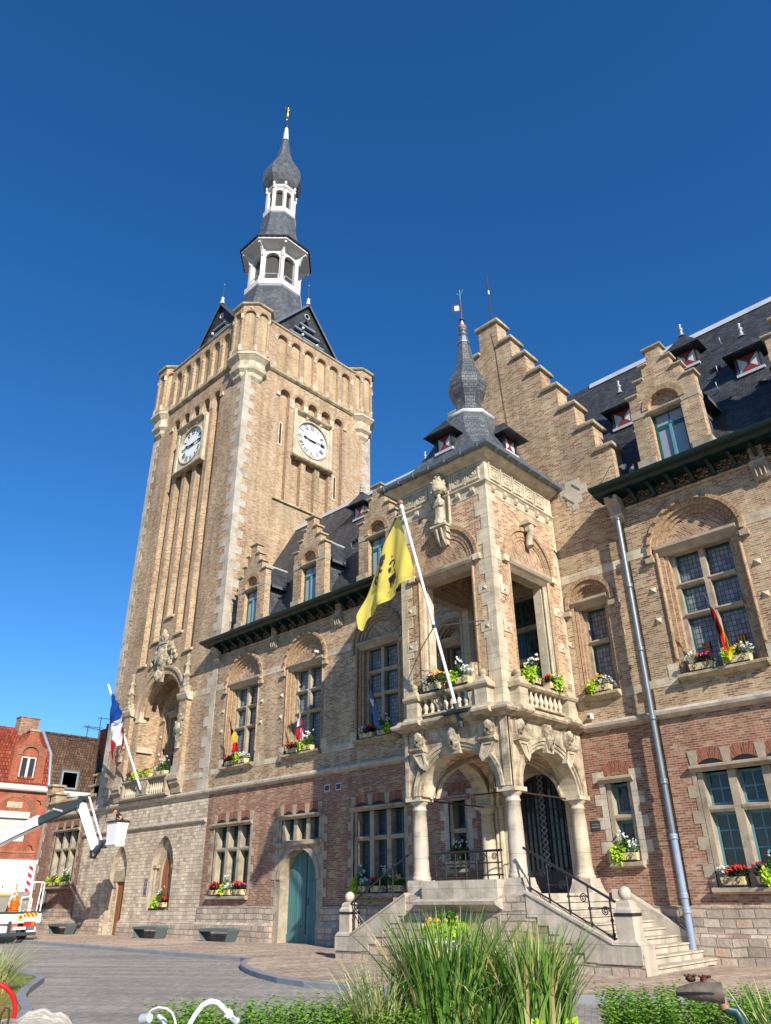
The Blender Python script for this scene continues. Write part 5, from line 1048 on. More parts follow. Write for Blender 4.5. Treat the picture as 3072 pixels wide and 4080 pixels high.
# big niche window with balcony
w=MB(); w.plate(bf,[(-41.1,6.4),(-41.1,13.4),(-36.7,13.4),(-36.7,6.4)],[arch_hole(-38.9,1.35,6.6,11.37)],-1.3,'brick_tower'); w.bx(-41.1,-36.7,21.95,23.4,6.3,6.6,'stone_grey')
w.ring(bf,-38.9,11.2,2.152,2.5,-.05,.04,'brick_arch',n=28); w.ring(bf,-38.9,11.2,2.5,2.65,-.05,.14,'stone_frame',n=28); w.ring(bf,-38.9,11.2,1.9,2.15,-.5,-.2,'brick_arch',n=28)
for s in (-1,1): w.box(bf,*sorted((-38.9+s*2.1,-38.9+s*2.55)),10.9,11.5,-.4,.05,'stone'); w.box(bf,*sorted((-38.9+s*2.0,-38.9+s*2.152)),9.2,9.5,-1.0,-.005,'stone')
nw=part('window_niche',w,BF); upper_window(BF,bf.off(-1.3),-38.9,h=1.35,v0=6.65,dent=False)
for s in (-1,1):
    u=-39.05+s*3.02; w=MB(); w.box(bf,u-.36,u+.36,7.6,11.35,-.02,.26,'brick_tower'); w.mould(bf,u-.48,u+.48,[(0,11.3),(.28,11.32),(.36,11.4),(.44,11.6),(.44,11.7),(0,11.76)],'stone')
    w.mould(bf,u-.44,u+.44,[(0,6.5),(.12,6.55),(.2,6.9),(.34,7.0),(.34,7.16),(.44,7.2),(.44,7.4),(.34,7.5),(.3,7.9),(.0,7.95)],'stone_frame'); o=part('pilaster',w,BF)
    p_=MB(); q=bf.P(u,0,.22); p_.box(bf,u-.24,u+.24,11.74,12.1,.0,.42,'carved'); p_.lathe((q.x,q.y,0),[(.24,12.1),(.2,12.16),(.17,12.6),(.22,12.66),(.22,12.74),(.15,12.8),(.13,13.2),(.18,13.26),(.18,13.32),(.11,13.38),(.1,13.66),(.15,13.72),(.14,13.82),(.05,13.94),(.0,13.98)],'carved',10); part('pinnacle',p_,o)
    m=MB(); zc=9.8; 
    for pt in ([(u-.42,zc),(u,zc+.7),(u+.42,zc),(u,zc-.8)],): m.prism(bf,pt,.24,.42,'carved')
    for k in range(9): a=2*PI*k/9; m.ball(bf.P(u+.32*cos(a),zc+.1+.6*sin(a),.36),.10,'carved',7,(1,.8,1),.45,k,4)
    m.ball(bf.P(u,zc,.42),.22,'carved',7,(1,.6,1.4),.2,3); m.box(bf,u-.1,u+.1,zc-1.05,zc-.7,.2,.42,'carved'); part('cartouche',m,o)
m=MB(); u=-39.03
m.prism(bf,[(u-.38,15.1),(u-.42,14.2),(u-.2,13.6),(u,13.4),(u+.2,13.6),(u+.42,14.2),(u+.38,15.1)],0,.3,'carved'); m.ball(bf.P(u,14.4,.28),.34,'carved',8,(1,.6,1.7),.12,4)
for k in range(16): a=2*PI*k/16; m.ball(bf.P(u+.95*cos(a)*(1 if abs(cos(a))>.5 else .5),14.5+.7*sin(a),.08),.15+.05*(k%3),'carved',8,(1,.6,1),.55,k,4)
for s in (-1,1):
    for k in range(5): m.ball(bf.P(u+s*(.55+.2*k),14.75-.14*k+.16*(k%2),.1),.17,'carved',8,(1,.6,1),.55,k+20,4)
m.box(bf,u-.36,u+.36,15.15,15.35,0,.34,'carved')
for k in range(5): m.ball(bf.P(u-.32+.16*k,15.5+.12*(k%2),.24),.14,'carved',6,(1,1,1.6),.3,k)
m.ball(bf.P(u,15.75,.22),.2,'carved',6,(1,1,1.8),.3,9); m.ball(bf.P(u,13.25,.3),.26,'carved',7,(1,1,1.3),.35,2); m.prism(bf,[(u-.2,13.5),(u-.14,12.9),(u+.14,12.9),(u+.2,13.5)],0,.2,'carved'); part('carved_arms',m,BF)
w=MB(); w.mould(bf,-41.3,-36.6,[(.02,7.38),(.38,7.4),(.46,7.46),(.46,7.54),(.02,7.58)],'stone_frame'); w.mould(bf,-41.3,-36.6,[(.0,6.46),(.3,6.48),(.4,6.56),(.4,6.64),(.0,6.68)],'stone_frame'); w.box(bf,-39.5,-38.5,6.66,7.4,.05,.42,'carved')
w.box(bf,-41.28,-41.1,6.66,7.4,.05,.4,'stone_frame'); w.box(bf,-36.8,-36.62,6.66,7.4,.05,.4,'stone_frame'); bo=part('balustrade',w,BF)
for k in range(7):
    for u0 in (-41.0,-38.42):
        u=u0+.22*k+.05; q=bf.P(u,0,.22); b=MB(); b.lathe((q.x,q.y,0),[(.06,6.66),(.05,6.72),(.085,6.84),(.08,6.9),(.05,7.02),(.04,7.2),(.06,7.28),(.065,7.38)],'stone',9); part('baluster',b,bo)
# upper bands of the tower
w=MB(); 
for a,b in ((BX0,-42.6),(-35.6,-33.4)): w.box(bf,a,b,7.1,7.36,-.03,.012,'stone')
for a,b in ((-35.5,-33.4),(BX0,-42.5)): w.box(bf,a,b,11.38,11.7,-.03,.012,'stone')
part_each('stone_band',w,BF)
# ------------------------------------------------------------------ annex
AN=root('side_annex',(-48.5,24,0),'low red brick annex with stone coping beside the belfry, behind the lift truck','annex')
w=MB(); w.plate(bf,[(-51.7,0),(-51.7,6.3),(-45.7,6.3),(-45.7,0)],[rect(-49.6,-46.4,2.4,5.35)],0,'brick_red'); w.plate(left(-51.7),rect(22,26,0,7.2),[],0,'brick_red'); w.plate(bf,rect(-51.7,BX0,6.3,7.15),[],0,'brick_yellow'); w.plate(back(26),rect(-51.7,BX0,0,7.2),[],0,'brick_red'); w.bx(-51.7,BX0,22.05,26,7.1,7.14,'lead'); part('wall',w,AN)
w=MB(); w.mould(bf,-51.1,BX0-.02,[(.1,7.1),(.22,7.14),(.22,7.22),(0,7.34),(-.4,7.34),(-.4,7.1)],'coping'); part_each('coping',w,AN)
w=MB()
for x,z0,z1 in ((-51.55,7.1,8.3),(-50.9,7.1,7.75)): w.bx(x-.38,x+.42,21.95,22.7,z0,z1,'brick_yellow'); w.bx(x-.5,x+.54,21.85,22.8,z1,z1+.12,'coping')
for x,z in ((-45.5,7.75),(-45.1,8.35)): w.bx(x-.35,BX0-.01,22.02,22.6,7.15,z,'brick_yellow'); w.bx(x-.5,BX0-.01,21.9,22.7,z,z+.12,'coping')
part_each('stepped_pier',w,AN)
q=MB(); tooth(q,bf,-51.7,1,.0,7.0,.28,.5,'stone_grey',.02,.45); part('quoin',q,AN)
w=MB(); w.mould(bf,-51.7,-45.7,[(0,0),(.2,0),(.2,.56),(.09,.68),(.09,1.2),(.0,1.22)],'rubble'); part('plinth',w,AN)
low_window(AN,bf,-48.0,half=1.55,v0=2.4,vt=4.4,v1=5.35,cols=3)
m=MB(); m.box(bf,-50.2,-49.25,1.35,2.5,.0,.1,'dark_metal'); m.box(bf,-50.12,-49.33,1.45,2.42,.1,.105,'stone_grey'); m.box(bf,-50.05,-49.75,1.75,2.1,.105,.108,'dark_metal')
for k in range(7): m.box(bf,-49.65,-49.4,1.6+.1*k,1.63+.1*k,.105,.107,'dark_metal')
thing('notice_board',m,'grey notice board on the red brick annex wall behind the lift truck','notice board')
# ------------------------------------------------------------------ houses across the side street
hx=-60.0; hp=right(hx)
H1=root('red_brick_house',(hx-3,20,0),'red brick house with orange tiled mansard roof, round headed dormer and white gutter','house')
w=MB(); w.plate(hp,rect(8,25.35,0,9.0),[rect(22.0,24.35,5.5,7.5)],0,'brick_house'); w.plate(front(8),rect(hx-9,hx,0,9),[],0,'brick_house'); w.rim(hp,rect(22.0,24.35,5.5,7.5),0,-.2,'brick_house'); w.ring(hp,23.15,7.35,1.25,1.6,-.02,.04,'brick_red_arch',n=18,ry0=1.1,ry1=1.4); w.plate(hp,[(21.9,7.4)]+arcpts(23.15,7.35,1.25,1.1,n=16)[1:-1]+[(24.4,7.4)],[],.01,'brick_house'); w.box(hp,22.6,23.7,7.75,8.15,0,.03,'stone')
for z in (4.75,4.3): w.box(hp,8,25.35,z,z+.12,0,.06,'brick_red_arch')
for u in (22.3,24.3,20.3): w.ring(hp,u,3.6,.9,1.2,-.02,.03,'brick_red_arch',n=14,a0=20,a1=160)
for z in (6.9,5.2,8.3): 
    a=hp.P(24.95,z,.02); w.tube([a+V3((0,-.25,.08)),a,a+V3((0,.12,-.25))],.04,'iron',5)
part('wall',w,H1)
w=MB(); w.plate(hp,rect(22.05,24.3,5.5,7.1),[],-.1,'white_paint'); 
for k in range(16): w.box(hp,22.05,24.3,5.52+.1*k,5.6+.1*k,-.1,-.085,'white_paint')
w.box(hp,22.0,24.35,7.05,7.5,-.1,.1,'white_paint'); part('roller_shutter',w,H1)
w=MB(); w.mould(hp,7.9,25.35,[(0,8.9),(.3,8.95),(.36,9.05),(.36,9.35),(-.2,9.35),(-.2,8.9)],'white_paint'); part('gutter',w,H1)
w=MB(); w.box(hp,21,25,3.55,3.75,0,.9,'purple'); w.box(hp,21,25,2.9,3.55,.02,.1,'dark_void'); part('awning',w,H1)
w=MB(); w.poly([(hx+.1,8,9.35),(hx+.1,25.35,9.35),(hx-.7,25.35,11.9),(hx-.7,8,11.9)],'tile_red'); w.poly([(hx-.7,8,11.9),(hx-.7,25.35,11.9),(hx-3.2,25.35,14.0),(hx-3.2,8,14.0)],'tile_red'); w.poly([(hx-.0,25.36,9.0),(hx-.7,25.36,11.9),(hx-3.2,25.36,14.0),(hx-7,25.36,9)],'brick_house'); w.poly([(hx-3.2,8,14.0),(hx-3.2,25.35,14.0),(hx-8,25.35,9.5),(hx-8,8,9.5)],'tile_red'); o=part('roof',w,H1)
w=MB(); w.tube([(hx+.16,25.35,9.3),(hx-.62,25.35,11.9),(hx-3.1,25.35,14.05)],.13,'lead',6); part('roof_flashing',w,o)
w=MB(); w.bx(hx-3.3,hx-2.4,23.2,24.7,12.7,14.72,'brick_red'); w.bx(hx-3.35,hx-2.35,23.15,24.75,14.72,14.8,'brick_red'); part('chimney',w,o)
w=MB(); pt=[(22.3,9.3),(22.3,12.1)]+[(22.45+.1*k,12.1+.5*(k/6)**1.5) for k in range(7)]+[(23.2,13.0),(23.2,13.3),(23.9,13.3),(23.9,13.0)]+[(24.05+.1*k,12.6-.5*(1-(1-k/6)**1.5)) for k in range(7)]+[(24.8,12.1),(24.8,9.3)]
dh=arch_hole(23.55,.62,9.5,11.5); d=hp.off(.02); w.plate(d,pt,[dh],0,'brick_house'); w.rim(d,pt,0,-1.6,'brick_house'); w.rim(d,dh,0,-.15,'brick_house'); w.ring(d,23.55,11.5,.63,.95,-.02,.05,'brick_red_arch'); w.plate(d,[(22.93,11.42)]+arcpts(23.55,11.5,.62)+[(24.17,11.42)],[],-.08,'brick_house'); w.box(d,23.1,24.0,13.3,13.42,-.5,.06,'coping'); o=part('dormer',w,H1)
f=MB();g=MB(); casements(f,g,d,22.98,23.55,9.5,11.4,-.1,'white_paint','clear_glass',fw=.09); casements(f,g,d,23.55,24.12,9.5,11.4,-.1,'white_paint','clear_glass',fw=.09); part('casement',f,o); part('glass',g,o)
H2=root('brown_roofed_house',(hx-3,30,0),'brick house with brown tiled mansard roof in the shadow beside the belfry','house')
w=MB(); w.plate(hp,rect(25.36,38,0,8.9),[],0,'brick_house'); w.bx(hx-8,hx-.01,25.4,38,0,8.8,'brick_house'); part('wall',w,H2)
w=MB(); w.mould(hp,25.4,38,[(0,8.7),(.34,8.75),(.4,8.85),(.4,9.15),(-.2,9.15)],'white_paint'); part('gutter',w,H2)
w=MB(); w.poly([(hx+.1,25.4,9.15),(hx+.1,38,9.15),(hx-.4,38,11.0),(hx-.4,25.4,11.0)],'tile_brown'); w.poly([(hx-.4,25.4,11.0),(hx-.4,38,11.0),(hx-3.2,38,13.9),(hx-3.2,25.4,13.9)],'tile_brown'); w.poly([(hx-3.2,25.4,13.9),(hx-3.2,38,13.9),(hx-8,38,9.2),(hx-8,25.4,9.2)],'tile_brown'); w.tube([(hx-3.2,25.4,13.92),(hx-3.2,38,13.92)],.12,'tile_brown',6); part('roof',w,H2)
for u in (26.9,29.9):
    f=MB();g=MB(); d=hp.off(.06); f.box(d,u-.75,u+.75,9.3,10.75,-.6,.0,'zinc'); casements(f,g,d,u-.65,u+.65,9.35,10.65,.03,'lead','clear_glass',fw=.1); o=part('roof_window',f,H2); part('glass',g,o)
w=MB(); w.bx(hx-2.6,hx-1.5,30.0,31.3,12.0,14.6,'brick_house'); w.tube([(hx-2,30.4,14.6),(hx-2,30.4,15.1)],.16,'terracotta',8); w.tube([(hx-2,30.9,14.6),(hx-2,30.9,15.0)],.16,'terracotta',8); part('chimney',w,H2)
def antenna(x,y,z0,z1,lab):
    w=MB(); w.tube([(x,y,z0),(x,y,z1)],.035,'dark_metal',6)
    for zz,L,n,dv in ((z1-.15,1.1,9,(.3,.95)),(z1-1.1,1.6,8,(.2,-.98)),(z1-1.9,1.7,8,(.15,.98))):
        a=V3((x,y,zz)); b=V3((dv[0],dv[1],0)); w.tube([a-b*.25,a+b*L],.022,'dark_metal',5); s=V3((-b.y,b.x,0))
        for k in range(n): q=a-b*.2+b*(L+.2)*k/(n-1); w.tube([q-s*.3-V3((0,0,.12)),q+s*.3+V3((0,0,.12))],.014,'dark_metal',4)
    thing('tv_antenna',w,lab,'antenna')
antenna(hx-1.9,29.6,11.8,15.6,'taller rooftop antenna mast nearest the belfry, above the brown roof'); antenna(hx-2.6,28.9,13.0,14.9,'shorter rooftop antenna mast with many cross rods on the brown roof')
# ------------------------------------------------------------------ lift truck
TR=root('lift_truck',(-46,16.5,0),'white lift truck with jointed boom and raised bucket parked along the kerb','truck')
w=MB(); w.bx(-48.8,-41.2,15.1,17.55,1.2,3.42,'white_gloss'); w.bx(-48.8,-41.17,15.06,17.59,3.3,3.46,'white_gloss'); w.bx(-41.2,-41.17,15.2,17.5,1.25,3.25,'white_gloss'); part('body',w,TR)
w=MB()
for z in (1.95,2.62): w.bx(-41.172,-41.158,15.2,17.15,z-.012,z+.012,'bin_grey')
for y in (15.85,16.5): w.bx(-41.172,-41.16,y-.01,y+.01,1.25,3.28,'bin_grey')
for x in (-43.5,-46): w.bx(x-.012,x+.012,17.55,17.565,1.25,3.3,'bin_grey')
for y in (16.1,16.75): w.bx(-41.16,-41.14,y-.02,y+.02,2.2,2.36,'dark_metal')
part('panel_seam',w,TR)
w=MB(); w.bx(-41.175,-41.13,17.2,17.42,2.05,3.2,'hazard'); part('hazard_strip',w,TR)
w=MB(); w.bx(-48.8,-40.0,15.15,17.75,1.1,1.2,'dark_metal'); w.bx(-41.3,-40.0,15.15,17.74,.72,1.1,'white_gloss'); w.bx(-40.02,-39.98,15.4,16.6,.78,1.04,'white_paint'); w.bx(-41.25,-40.2,15.15,16.4,.3,.72,'white_gloss'); w.bx(-41.3,-40.3,17.3,17.7,.2,.7,'white_gloss'); o=part('flatbed',w,TR)
w=MB(); w.bx(-40.0,-39.97,16.9,17.55,.98,1.14,'hazard_orange'); part('rear_sign',w,TR); w=MB(); w.bx(-40.0,-39.96,16.95,17.5,.6,.78,'light_red'); w.bx(-39.965,-39.95,17.32,17.45,.62,.76,'orange'); part('tail_light',w,TR)
w=MB(); w.bx(-40.0,-39.97,16.65,16.86,.82,1.08,'yellow_lid'); w.bx(-39.97,-39.965,16.7,16.81,.9,1.02,'light_red'); part('warning_sticker',w,TR)
w=MB(); w.bx(-40.06,-39.94,15.6,17.6,.2,.34,'dark_metal'); w.bx(-40.05,-39.98,16.25,16.4,.34,.8,'dark_metal'); part('bumper',w,TR)
w=MB(); w.bx(-40.0,-39.97,16.5,17.1,.45,.57,'flag_white'); text(w,(-39.965,16.8,.51),(0,1,0),(0,0,1),'GK-482-BT',.1,'iron'); part('number_plate',w,TR)
for x in (-40.9,-46.5):
    for y in (15.35,17.35): q=MB(); q.lathe((x,y-.14,.42),[(.2,0),(.38,0),(.42,.05),(.42,.23),(.38,.28),(.2,.28)],'black_rubber',20,ax=(0,1,0)); wh=part('wheel',q,TR); q=MB(); q.lathe((x,y-.15,.42),[(.2,0),(.2,.3)],'lead',12,ax=(0,1,0)); part('rim',q,wh)
w=MB(); a=[(-40.05,17.05),(-40.05,17.5)]; w.tube([(-40.1,17.1,1.2),(-40.1,17.1,2.35),(-40.1,17.16,2.45),(-40.1,17.62,2.45),(-40.1,17.68,2.35),(-40.1,17.68,1.2)],.03,'white_gloss',7); w.tube([(-40.1,17.5,1.2),(-40.1,17.55,2.4)],.025,'white_gloss',6); w.tube([(-40.1,16.7,1.2),(-40.1,16.7,1.8),(-40.1,17.1,1.85),(-40.1,17.2,1.7),(-40.1,17.2,1.2)],.028,'white_gloss',7); part('handrail',w,TR)
w=MB(); w.bx(-41.1,-40.3,16.65,17.2,1.2,2.05,'diamond_plate'); part('tool_box',w,TR)
w=MB(); w.lathe((-47.6,16.4,0),[(.7,3.4),(.7,3.7),(.5,3.8),(.45,4.3)],'white_gloss',16); part('turret',w,TR)
B0=V3((-48.6,16.8,3.95)); B1=V3((-43.2,18.15,5.48)); B2=V3((-40.2,18.9,6.2)); 
def beam(mb,a,b,wd,ht,m,ht2=None):
    a,b=V3(a),V3(b); d=(b-a); s=V3((d.y,-d.x,0)).normalized()*wd; u=d.normalized().cross(s).normalized(); u=u if u.z>0 or abs(u.z)<1e-6 else -u; h2=ht2 or ht
    mb.hexa([a-s-u*ht,a+s-u*ht,b+s-u*h2,b-s-u*h2,a-s+u*ht,a+s+u*ht,b+s+u*h2,b-s+u*h2],m)
w=MB(); beam(w,B0,B1,.2,.3,'white_gloss',.26); bm=part('boom',w,TR); dv=(B1-B0).normalized(); sv=V3((dv.y,-dv.x,0)).normalized(); uv_=sv.cross(dv); 
w=MB(); 
text(w,B0+dv*1.95+sv*.215-uv_*.08,dv,uv_,'VERSALIFT',.26,'flag_blue'); text(w,B0+dv*4.6+sv*.215+uv_*.05,dv,uv_,'VT-51-LF',.2,'iron'); part('lettering',w,bm)
w=MB(); beam(w,B1-dv*.1,B2,.13,.19,'dark_metal'); w.rot_box(B2,(.1,.02,0),V3(sv)*.2,(0,0,.32),'dark_metal'); w.tube([B1+dv*1.2+sv*.14+uv_*.2,B1+dv*1.9+sv*.16-uv_*.15],.06,'lead_pale',6); part('inner_boom',w,TR)
J1=V3((-39.05,19.5,3.95)); w=MB(); beam(w,B2+V3((.05,0,-.1)),J1,.16,.17,'white_gloss',.15); part('jib',w,TR); w=MB(); w.tube([B2+V3((.55,.1,.25)),J1+V3((.38,.1,.3))],.05,'white_gloss',7); w.tube([B2+V3((.6,.1,.3)),B2+V3((0,0,.1))],.05,'dark_metal',6); part('levelling_rod',w,TR)
w=MB(); w.ball(J1+V3((.15,0,-.05)),.3,'dark_metal',8,(1,.5,.8)); w.tube([J1+V3((-.25,-.1,-.05)),J1+V3((-.15,-.1,-.38)),J1+V3((.25,-.1,-.42)),J1+V3((.5,-.1,-.1)),J1+V3((.7,0,.25))],.07,'iron',7); w.rot_box(J1+V3((.5,.1,.2)),(.3,0,0),(0,.1,0),(0,0,.2),'dark_metal'); part('bucket_mount',w,TR); w=MB(); q_=B1-dv*1.6+sv*.24; w.tube([B0+dv*.8+sv*.23-uv_*.22,B0+dv*2.6+sv*.25-uv_*.34,q_-uv_*.3,B1+sv*.2-uv_*.32,B2+sv*.2-V3((.3,0,.3)),J1+V3((-.35,-.1,.6)),J1+V3((-.25,-.1,0))],.03,'iron',6); part('hose',w,TR)
w=MB(); x0,x1,y0,y1,z0,z1=-38.1,-37.08,19.45,20.05,3.98,5.12
rw=[]
for z,e in ((z0,.10),(z0+.1,.03),(z0+.2,.05),(z1-.02,0)): rw.append([(x0+e,y0+e,z),(x1-e,y0+e,z),(x1-e,y1-e,z),(x0+e,y1-e,z)])
w.grid(rw,'white_gloss',True,False); w.poly(rw[0],'white_gloss'); bk=part('bucket',w,TR); w=MB()
for e in ((x0-.05,x1+.05,y0-.05,y0+.04),(x0-.05,x1+.05,y1-.04,y1+.05),(x0-.05,x0+.04,y0+.04,y1-.04),(x1-.04,x1+.05,y0+.04,y1-.04)): w.bx(*e,z1-.03,z1+.06,'iron')
part('bucket_rim',w,bk)
# worker in the bucket
def person():
    bx_,by_=-37.42,19.86; fz=4.08
    J=dict(pel=(0,0,.92),ch=(-.16,-.02,1.30),nk=(-.30,-.03,1.47),sl=(-.22,-.21,1.40),sr=(-.22,.20,1.40),el=(-.02,-.30,1.20),er=(-.30,.28,1.14),hl=(-.18,-.22,1.06),hr=(-.46,.2,1.04),kl=(.04,-.1,.5),kr=(.04,.1,.5),fl=(.04,-.1,.06),fr=(.04,.1,.06),tl=(-.14,-.11,.03),tr=(-.14,.11,.03),hipl=(0,-.1,.88),hipr=(0,.1,.88))
    E=[('pel','ch'),('ch','nk'),('ch','sl'),('ch','sr'),('sl','el'),('sr','er'),('el','hl'),('er','hr'),('pel','hipl'),('pel','hipr'),('hipl','kl'),('hipr','kr'),('kl','fl'),('kr','fr'),('fl','tl'),('fr','tr')]
    rad=dict(pel=.15,ch=.16,nk=.06,sl=.085,sr=.085,el=.05,er=.05,hl=.035,hr=.035,hipl=.1,hipr=.1,kl=.065,kr=.065,fl=.045,fr=.045,tl=.035,tr=.035)
    ca,sa=cos(R(58)),sin(R(58)); rt=lambda v: V3((v[0]*ca-v[1]*sa,v[0]*sa+v[1]*ca,v[2]))
    J={k:tuple(rt(v)) for k,v in J.items()}
    K=list(J); me=bpy.data.meshes.new('person'); me.from_pydata([V3(J[k])+V3((bx_,by_,fz)) for k in K],[(K.index(a),K.index(b)) for a,b in E],[])
    o=bpy.data.objects.new('p',me); COL.objects.link(o); sk=o.modifiers.new('s','SKIN'); 
    for i,k in enumerate(K): me.skin_vertices[0].data[i].radius=(rad[k],rad[k]*(1.15 if k in('pel','ch') else 1))
    me.skin_vertices[0].data[0].use_root=True
    o.modifiers.new('u','SUBSURF').levels=2
    dg=bpy.context.evaluated_depsgraph_get(); m2=bpy.data.meshes.new_from_object(o.evaluated_get(dg)); bpy.data.objects.remove(o)
    mb=MB(); mb.V=[v.co.copy() for v in m2.vertices]
    for p in m2.polygons:
        c=p.center-V3((bx_,by_,fz)); arm=min((c-V3(J[k])).length for k in ('el','er','hl','hr'))
        ci=V3((c.x*ca+c.y*sa,-c.x*sa+c.y*ca,c.z)); c=ci
        m='skin' if (arm<.16 and c.z<1.3 and abs(c.y+.02)>.15) else ('cloth_blue' if c.z<.9 else 'cloth_black')
        if c.x<-.27 and c.z>1.42: m='skin'
        mb.F.append(tuple(p.vertices)); mb.UV.append([(0,0)]*len(p.vertices)); mb.MI.append(mb.mi(m)); mb.S.append(True)
    h=V3((bx_,by_,fz))+rt((-.40,-.03,1.56)); f=rt((-.8,0,-.6)); up=rt((-.6,0,.8))
    mb.ball(h,.108,'skin',12,(1.05,.82,1.1)); mb.ball(h+f*.115-up*.01,.024,'skin',6,(1,.8,1.2)); mb.ball(h+f*.08-up*.075,.045,'skin',6)
    for s in (-1,1): mb.ball(h+rt((.01,s*.09,0)),.03,'skin',6,(1,.4,1.2)); mb.ball(h+f*.095+rt((0,s*.035,0))+up*.025,.013,'iron',5)
    for hn in ('hl','hr'):
        b=V3((bx_,by_,fz))+V3(J[hn])
        for k in range(4): mb.tube([b+V3((0,-.03+.02*k,0)),b+V3((-.05,-.03+.02*k,-.02)),b+V3((-.085+.008*abs(k-1),-.03+.02*k,-.05))],[.012,.010,.008],'skin',6)
        mb.tube([b+V3((0,.03,.01)),b+V3((-.04,.05,0)),b+V3((-.06,.045,-.03))],[.013,.011,.009],'skin',6)
    o=thing('person',mb,'worker in black t-shirt leaning over in the raised white bucket','person')
    hb=MB(); hb.ball(h-f*.02+up*.03,.115,'hair',10,(1.02,.86,.95),.12,3,6.0); part('hair',hb,o)
person()
# things on the flatbed
w=MB(); rr=[(.30,.2),(.34,.75)]; w.hexa([(-40.75,15.6,1.2),(-40.25,15.6,1.2),(-40.25,16.1,1.2),(-40.75,16.1,1.2),(-40.8,15.5,1.85),(-40.15,15.5,1.85),(-40.15,16.18,1.85),(-40.8,16.18,1.85)],'bin_grey'); w.bx(-40.83,-40.12,15.47,16.21,1.84,1.9,'bin_grey'); o=thing('waste_bin',w,'grey bin with a yellow lid standing on the truck flatbed','bin'); w=MB(); w.tube([(-40.8,15.84,1.9),(-40.6,15.84,1.96),(-40.4,15.84,1.97),(-40.13,15.84,1.9)],.3,'yellow_lid',4); w=MB(); w.hexa([(-40.84,15.46,1.9),(-40.1,15.46,1.9),(-40.1,16.22,1.9),(-40.84,16.22,1.9),(-40.78,15.55,1.98),(-40.2,15.55,1.98),(-40.2,16.1,1.98),(-40.78,16.1,1.98)],'yellow_lid'); part('lid',w,o)
for k in range(7):
    w=MB(); x,y,z=-40.3+.012*((k*5)%3),16.42+.015*((k*3)%4),1.2+.075*k; w.bx(x-.19,x+.19,y-.19,y+.19,z,z+.035,'orange'); w.lathe((x,y,z),[(.16,.035),(.13,.16),(.10,.30)],'orange',14,caps=False); w.lathe((x,y,z),[(.10,.30),(.085,.40)],'flag_white',14,caps=False); w.lathe((x,y,z),[(.085,.40),(.065,.52)],'orange',14,caps=False); w.lathe((x,y,z),[(.065,.52),(.05,.62)],'flag_white',14,caps=False); w.lathe((x,y,z),[(.05,.62),(.03,.74),(0,.74)],'orange',14,caps=False)
    thing('traffic_cone',w,'topmost orange and white traffic cone of the stack on the truck' if k==6 else 'bottom orange traffic cone of the stack on the truck' if k==0 else 'orange traffic cone nested inside the stack on the truck','traffic cone','stack of traffic cones')
# benches
def bench(x,lab):
    y=21.35; w=MB(); L=1.1; r=MB()
    w.hexa([(x-L,y-.3,.44),(x+L,y-.3,.44),(x+L,y+.28,.44),(x-L,y+.28,.44),(x-L,y-.3,.48),(x+L,y-.3,.48),(x+L,y+.28,.5),(x-L,y+.28,.5)],'deck'); w.bx(x-L-.02,x+L+.02,y-.33,y-.301,.38,.48,'bench_paint'); o=thing('bench',w,lab,'bench','dark benches along the wall')
    for s in (-1,1):
        p=MB(); p.hexa([(x+s*(L-.28),y-.28,0),(x+s*(L-.22),y-.28,0),(x+s*(L-.22),y+.22,0),(x+s*(L-.28),y+.22,0),(x+s*(L-.03),y-.3,.44),(x+s*(L+.02),y-.3,.44),(x+s*(L+.02),y+.28,.44),(x+s*(L-.03),y+.28,.44)],'bench_paint'); part('leg',p,o)
bench(-45.2,'dark green bench by the annex wall behind the lift truck'); bench(-36.0,'dark green bench below the lancet window'); bench(-30.4,'dark green bench under the flower filled window near the blue door')
# drain grate
m=MB(); m.bx(-10.1,-9.0,21.0,21.3,.004,.012,'rust_dark')
for k in range(16): m.bx(-10.08+.067*k,-10.05+.067*k,21.02,21.28,.012,.016,'iron')
thing('drain_grate',m,'rusty drain grate in the paving at the foot of the drainpipe','drain')
SKY_AIR,SKY_DUST,SKY_OZ,SKY_STR,SUN_STR,EXPOSURE=1.0,0.0,6.0,0.112,4.95,0.58
# ------------------------------------------------------------------ foliage
def leaf(mb,p,d,n,L,W,m):
    d=d.normalized(); s=d.cross(n); s=s.normalized() if s.length>1e-4 else V3((1,0,0)); k=(rnd.randrange(90)+.5,rnd.randrange(90)+.5); q=d*L+n*(-.12*L)
    mb.poly([p,p+d*L*.5+s*W,p+q,p+d*L*.5-s*W],m,[k]*4)
def rv(): 
    while 1:
        v=V3((rnd.uniform(-1,1),rnd.uniform(-1,1),rnd.uniform(-1,1)))
        if .05<v.length<1: return v
def flower(mb,p,r,m):
    n=(rv()+V3((.4,-.8,.7))).normalized()
    for k in range(4): leaf(mb,p,(rv()-n*.2),n,r,r*.55,m)
def clump(mb,c,rx,ry_,rz,n,m,L=.09,W=.035,fl=(),droop=0.0):
    c=V3(c)
    for i in range(n):
        v=rv(); v=v*(.45+.55*rnd.random()); p=c+V3((v.x*rx,v.y*ry_,v.z*rz)); d=(v+rv()*.6+V3((0,0,.25-droop))); leaf(mb,p,d,(rv()+V3((.3,-.6,.8))).normalized(),L*rnd.uniform(.7,1.3),W*rnd.uniform(.7,1.3),m)
    for m2,k,up in fl:
        for i in range(k):
            v=rv().normalized(); v.z=abs(v.z)*.9+.1; p=c+V3((v.x*rx*.95,v.y*ry_*.95-.02,v.z*rz+up*rnd.random())); flower(mb,p,.06,m2)
            if up>.1: mb.tube([p,c+V3((v.x*rx*.4,v.y*ry_*.3,0))],.006,'leaf_dark',3,False)
FBG='planted flower boxes on the sills'
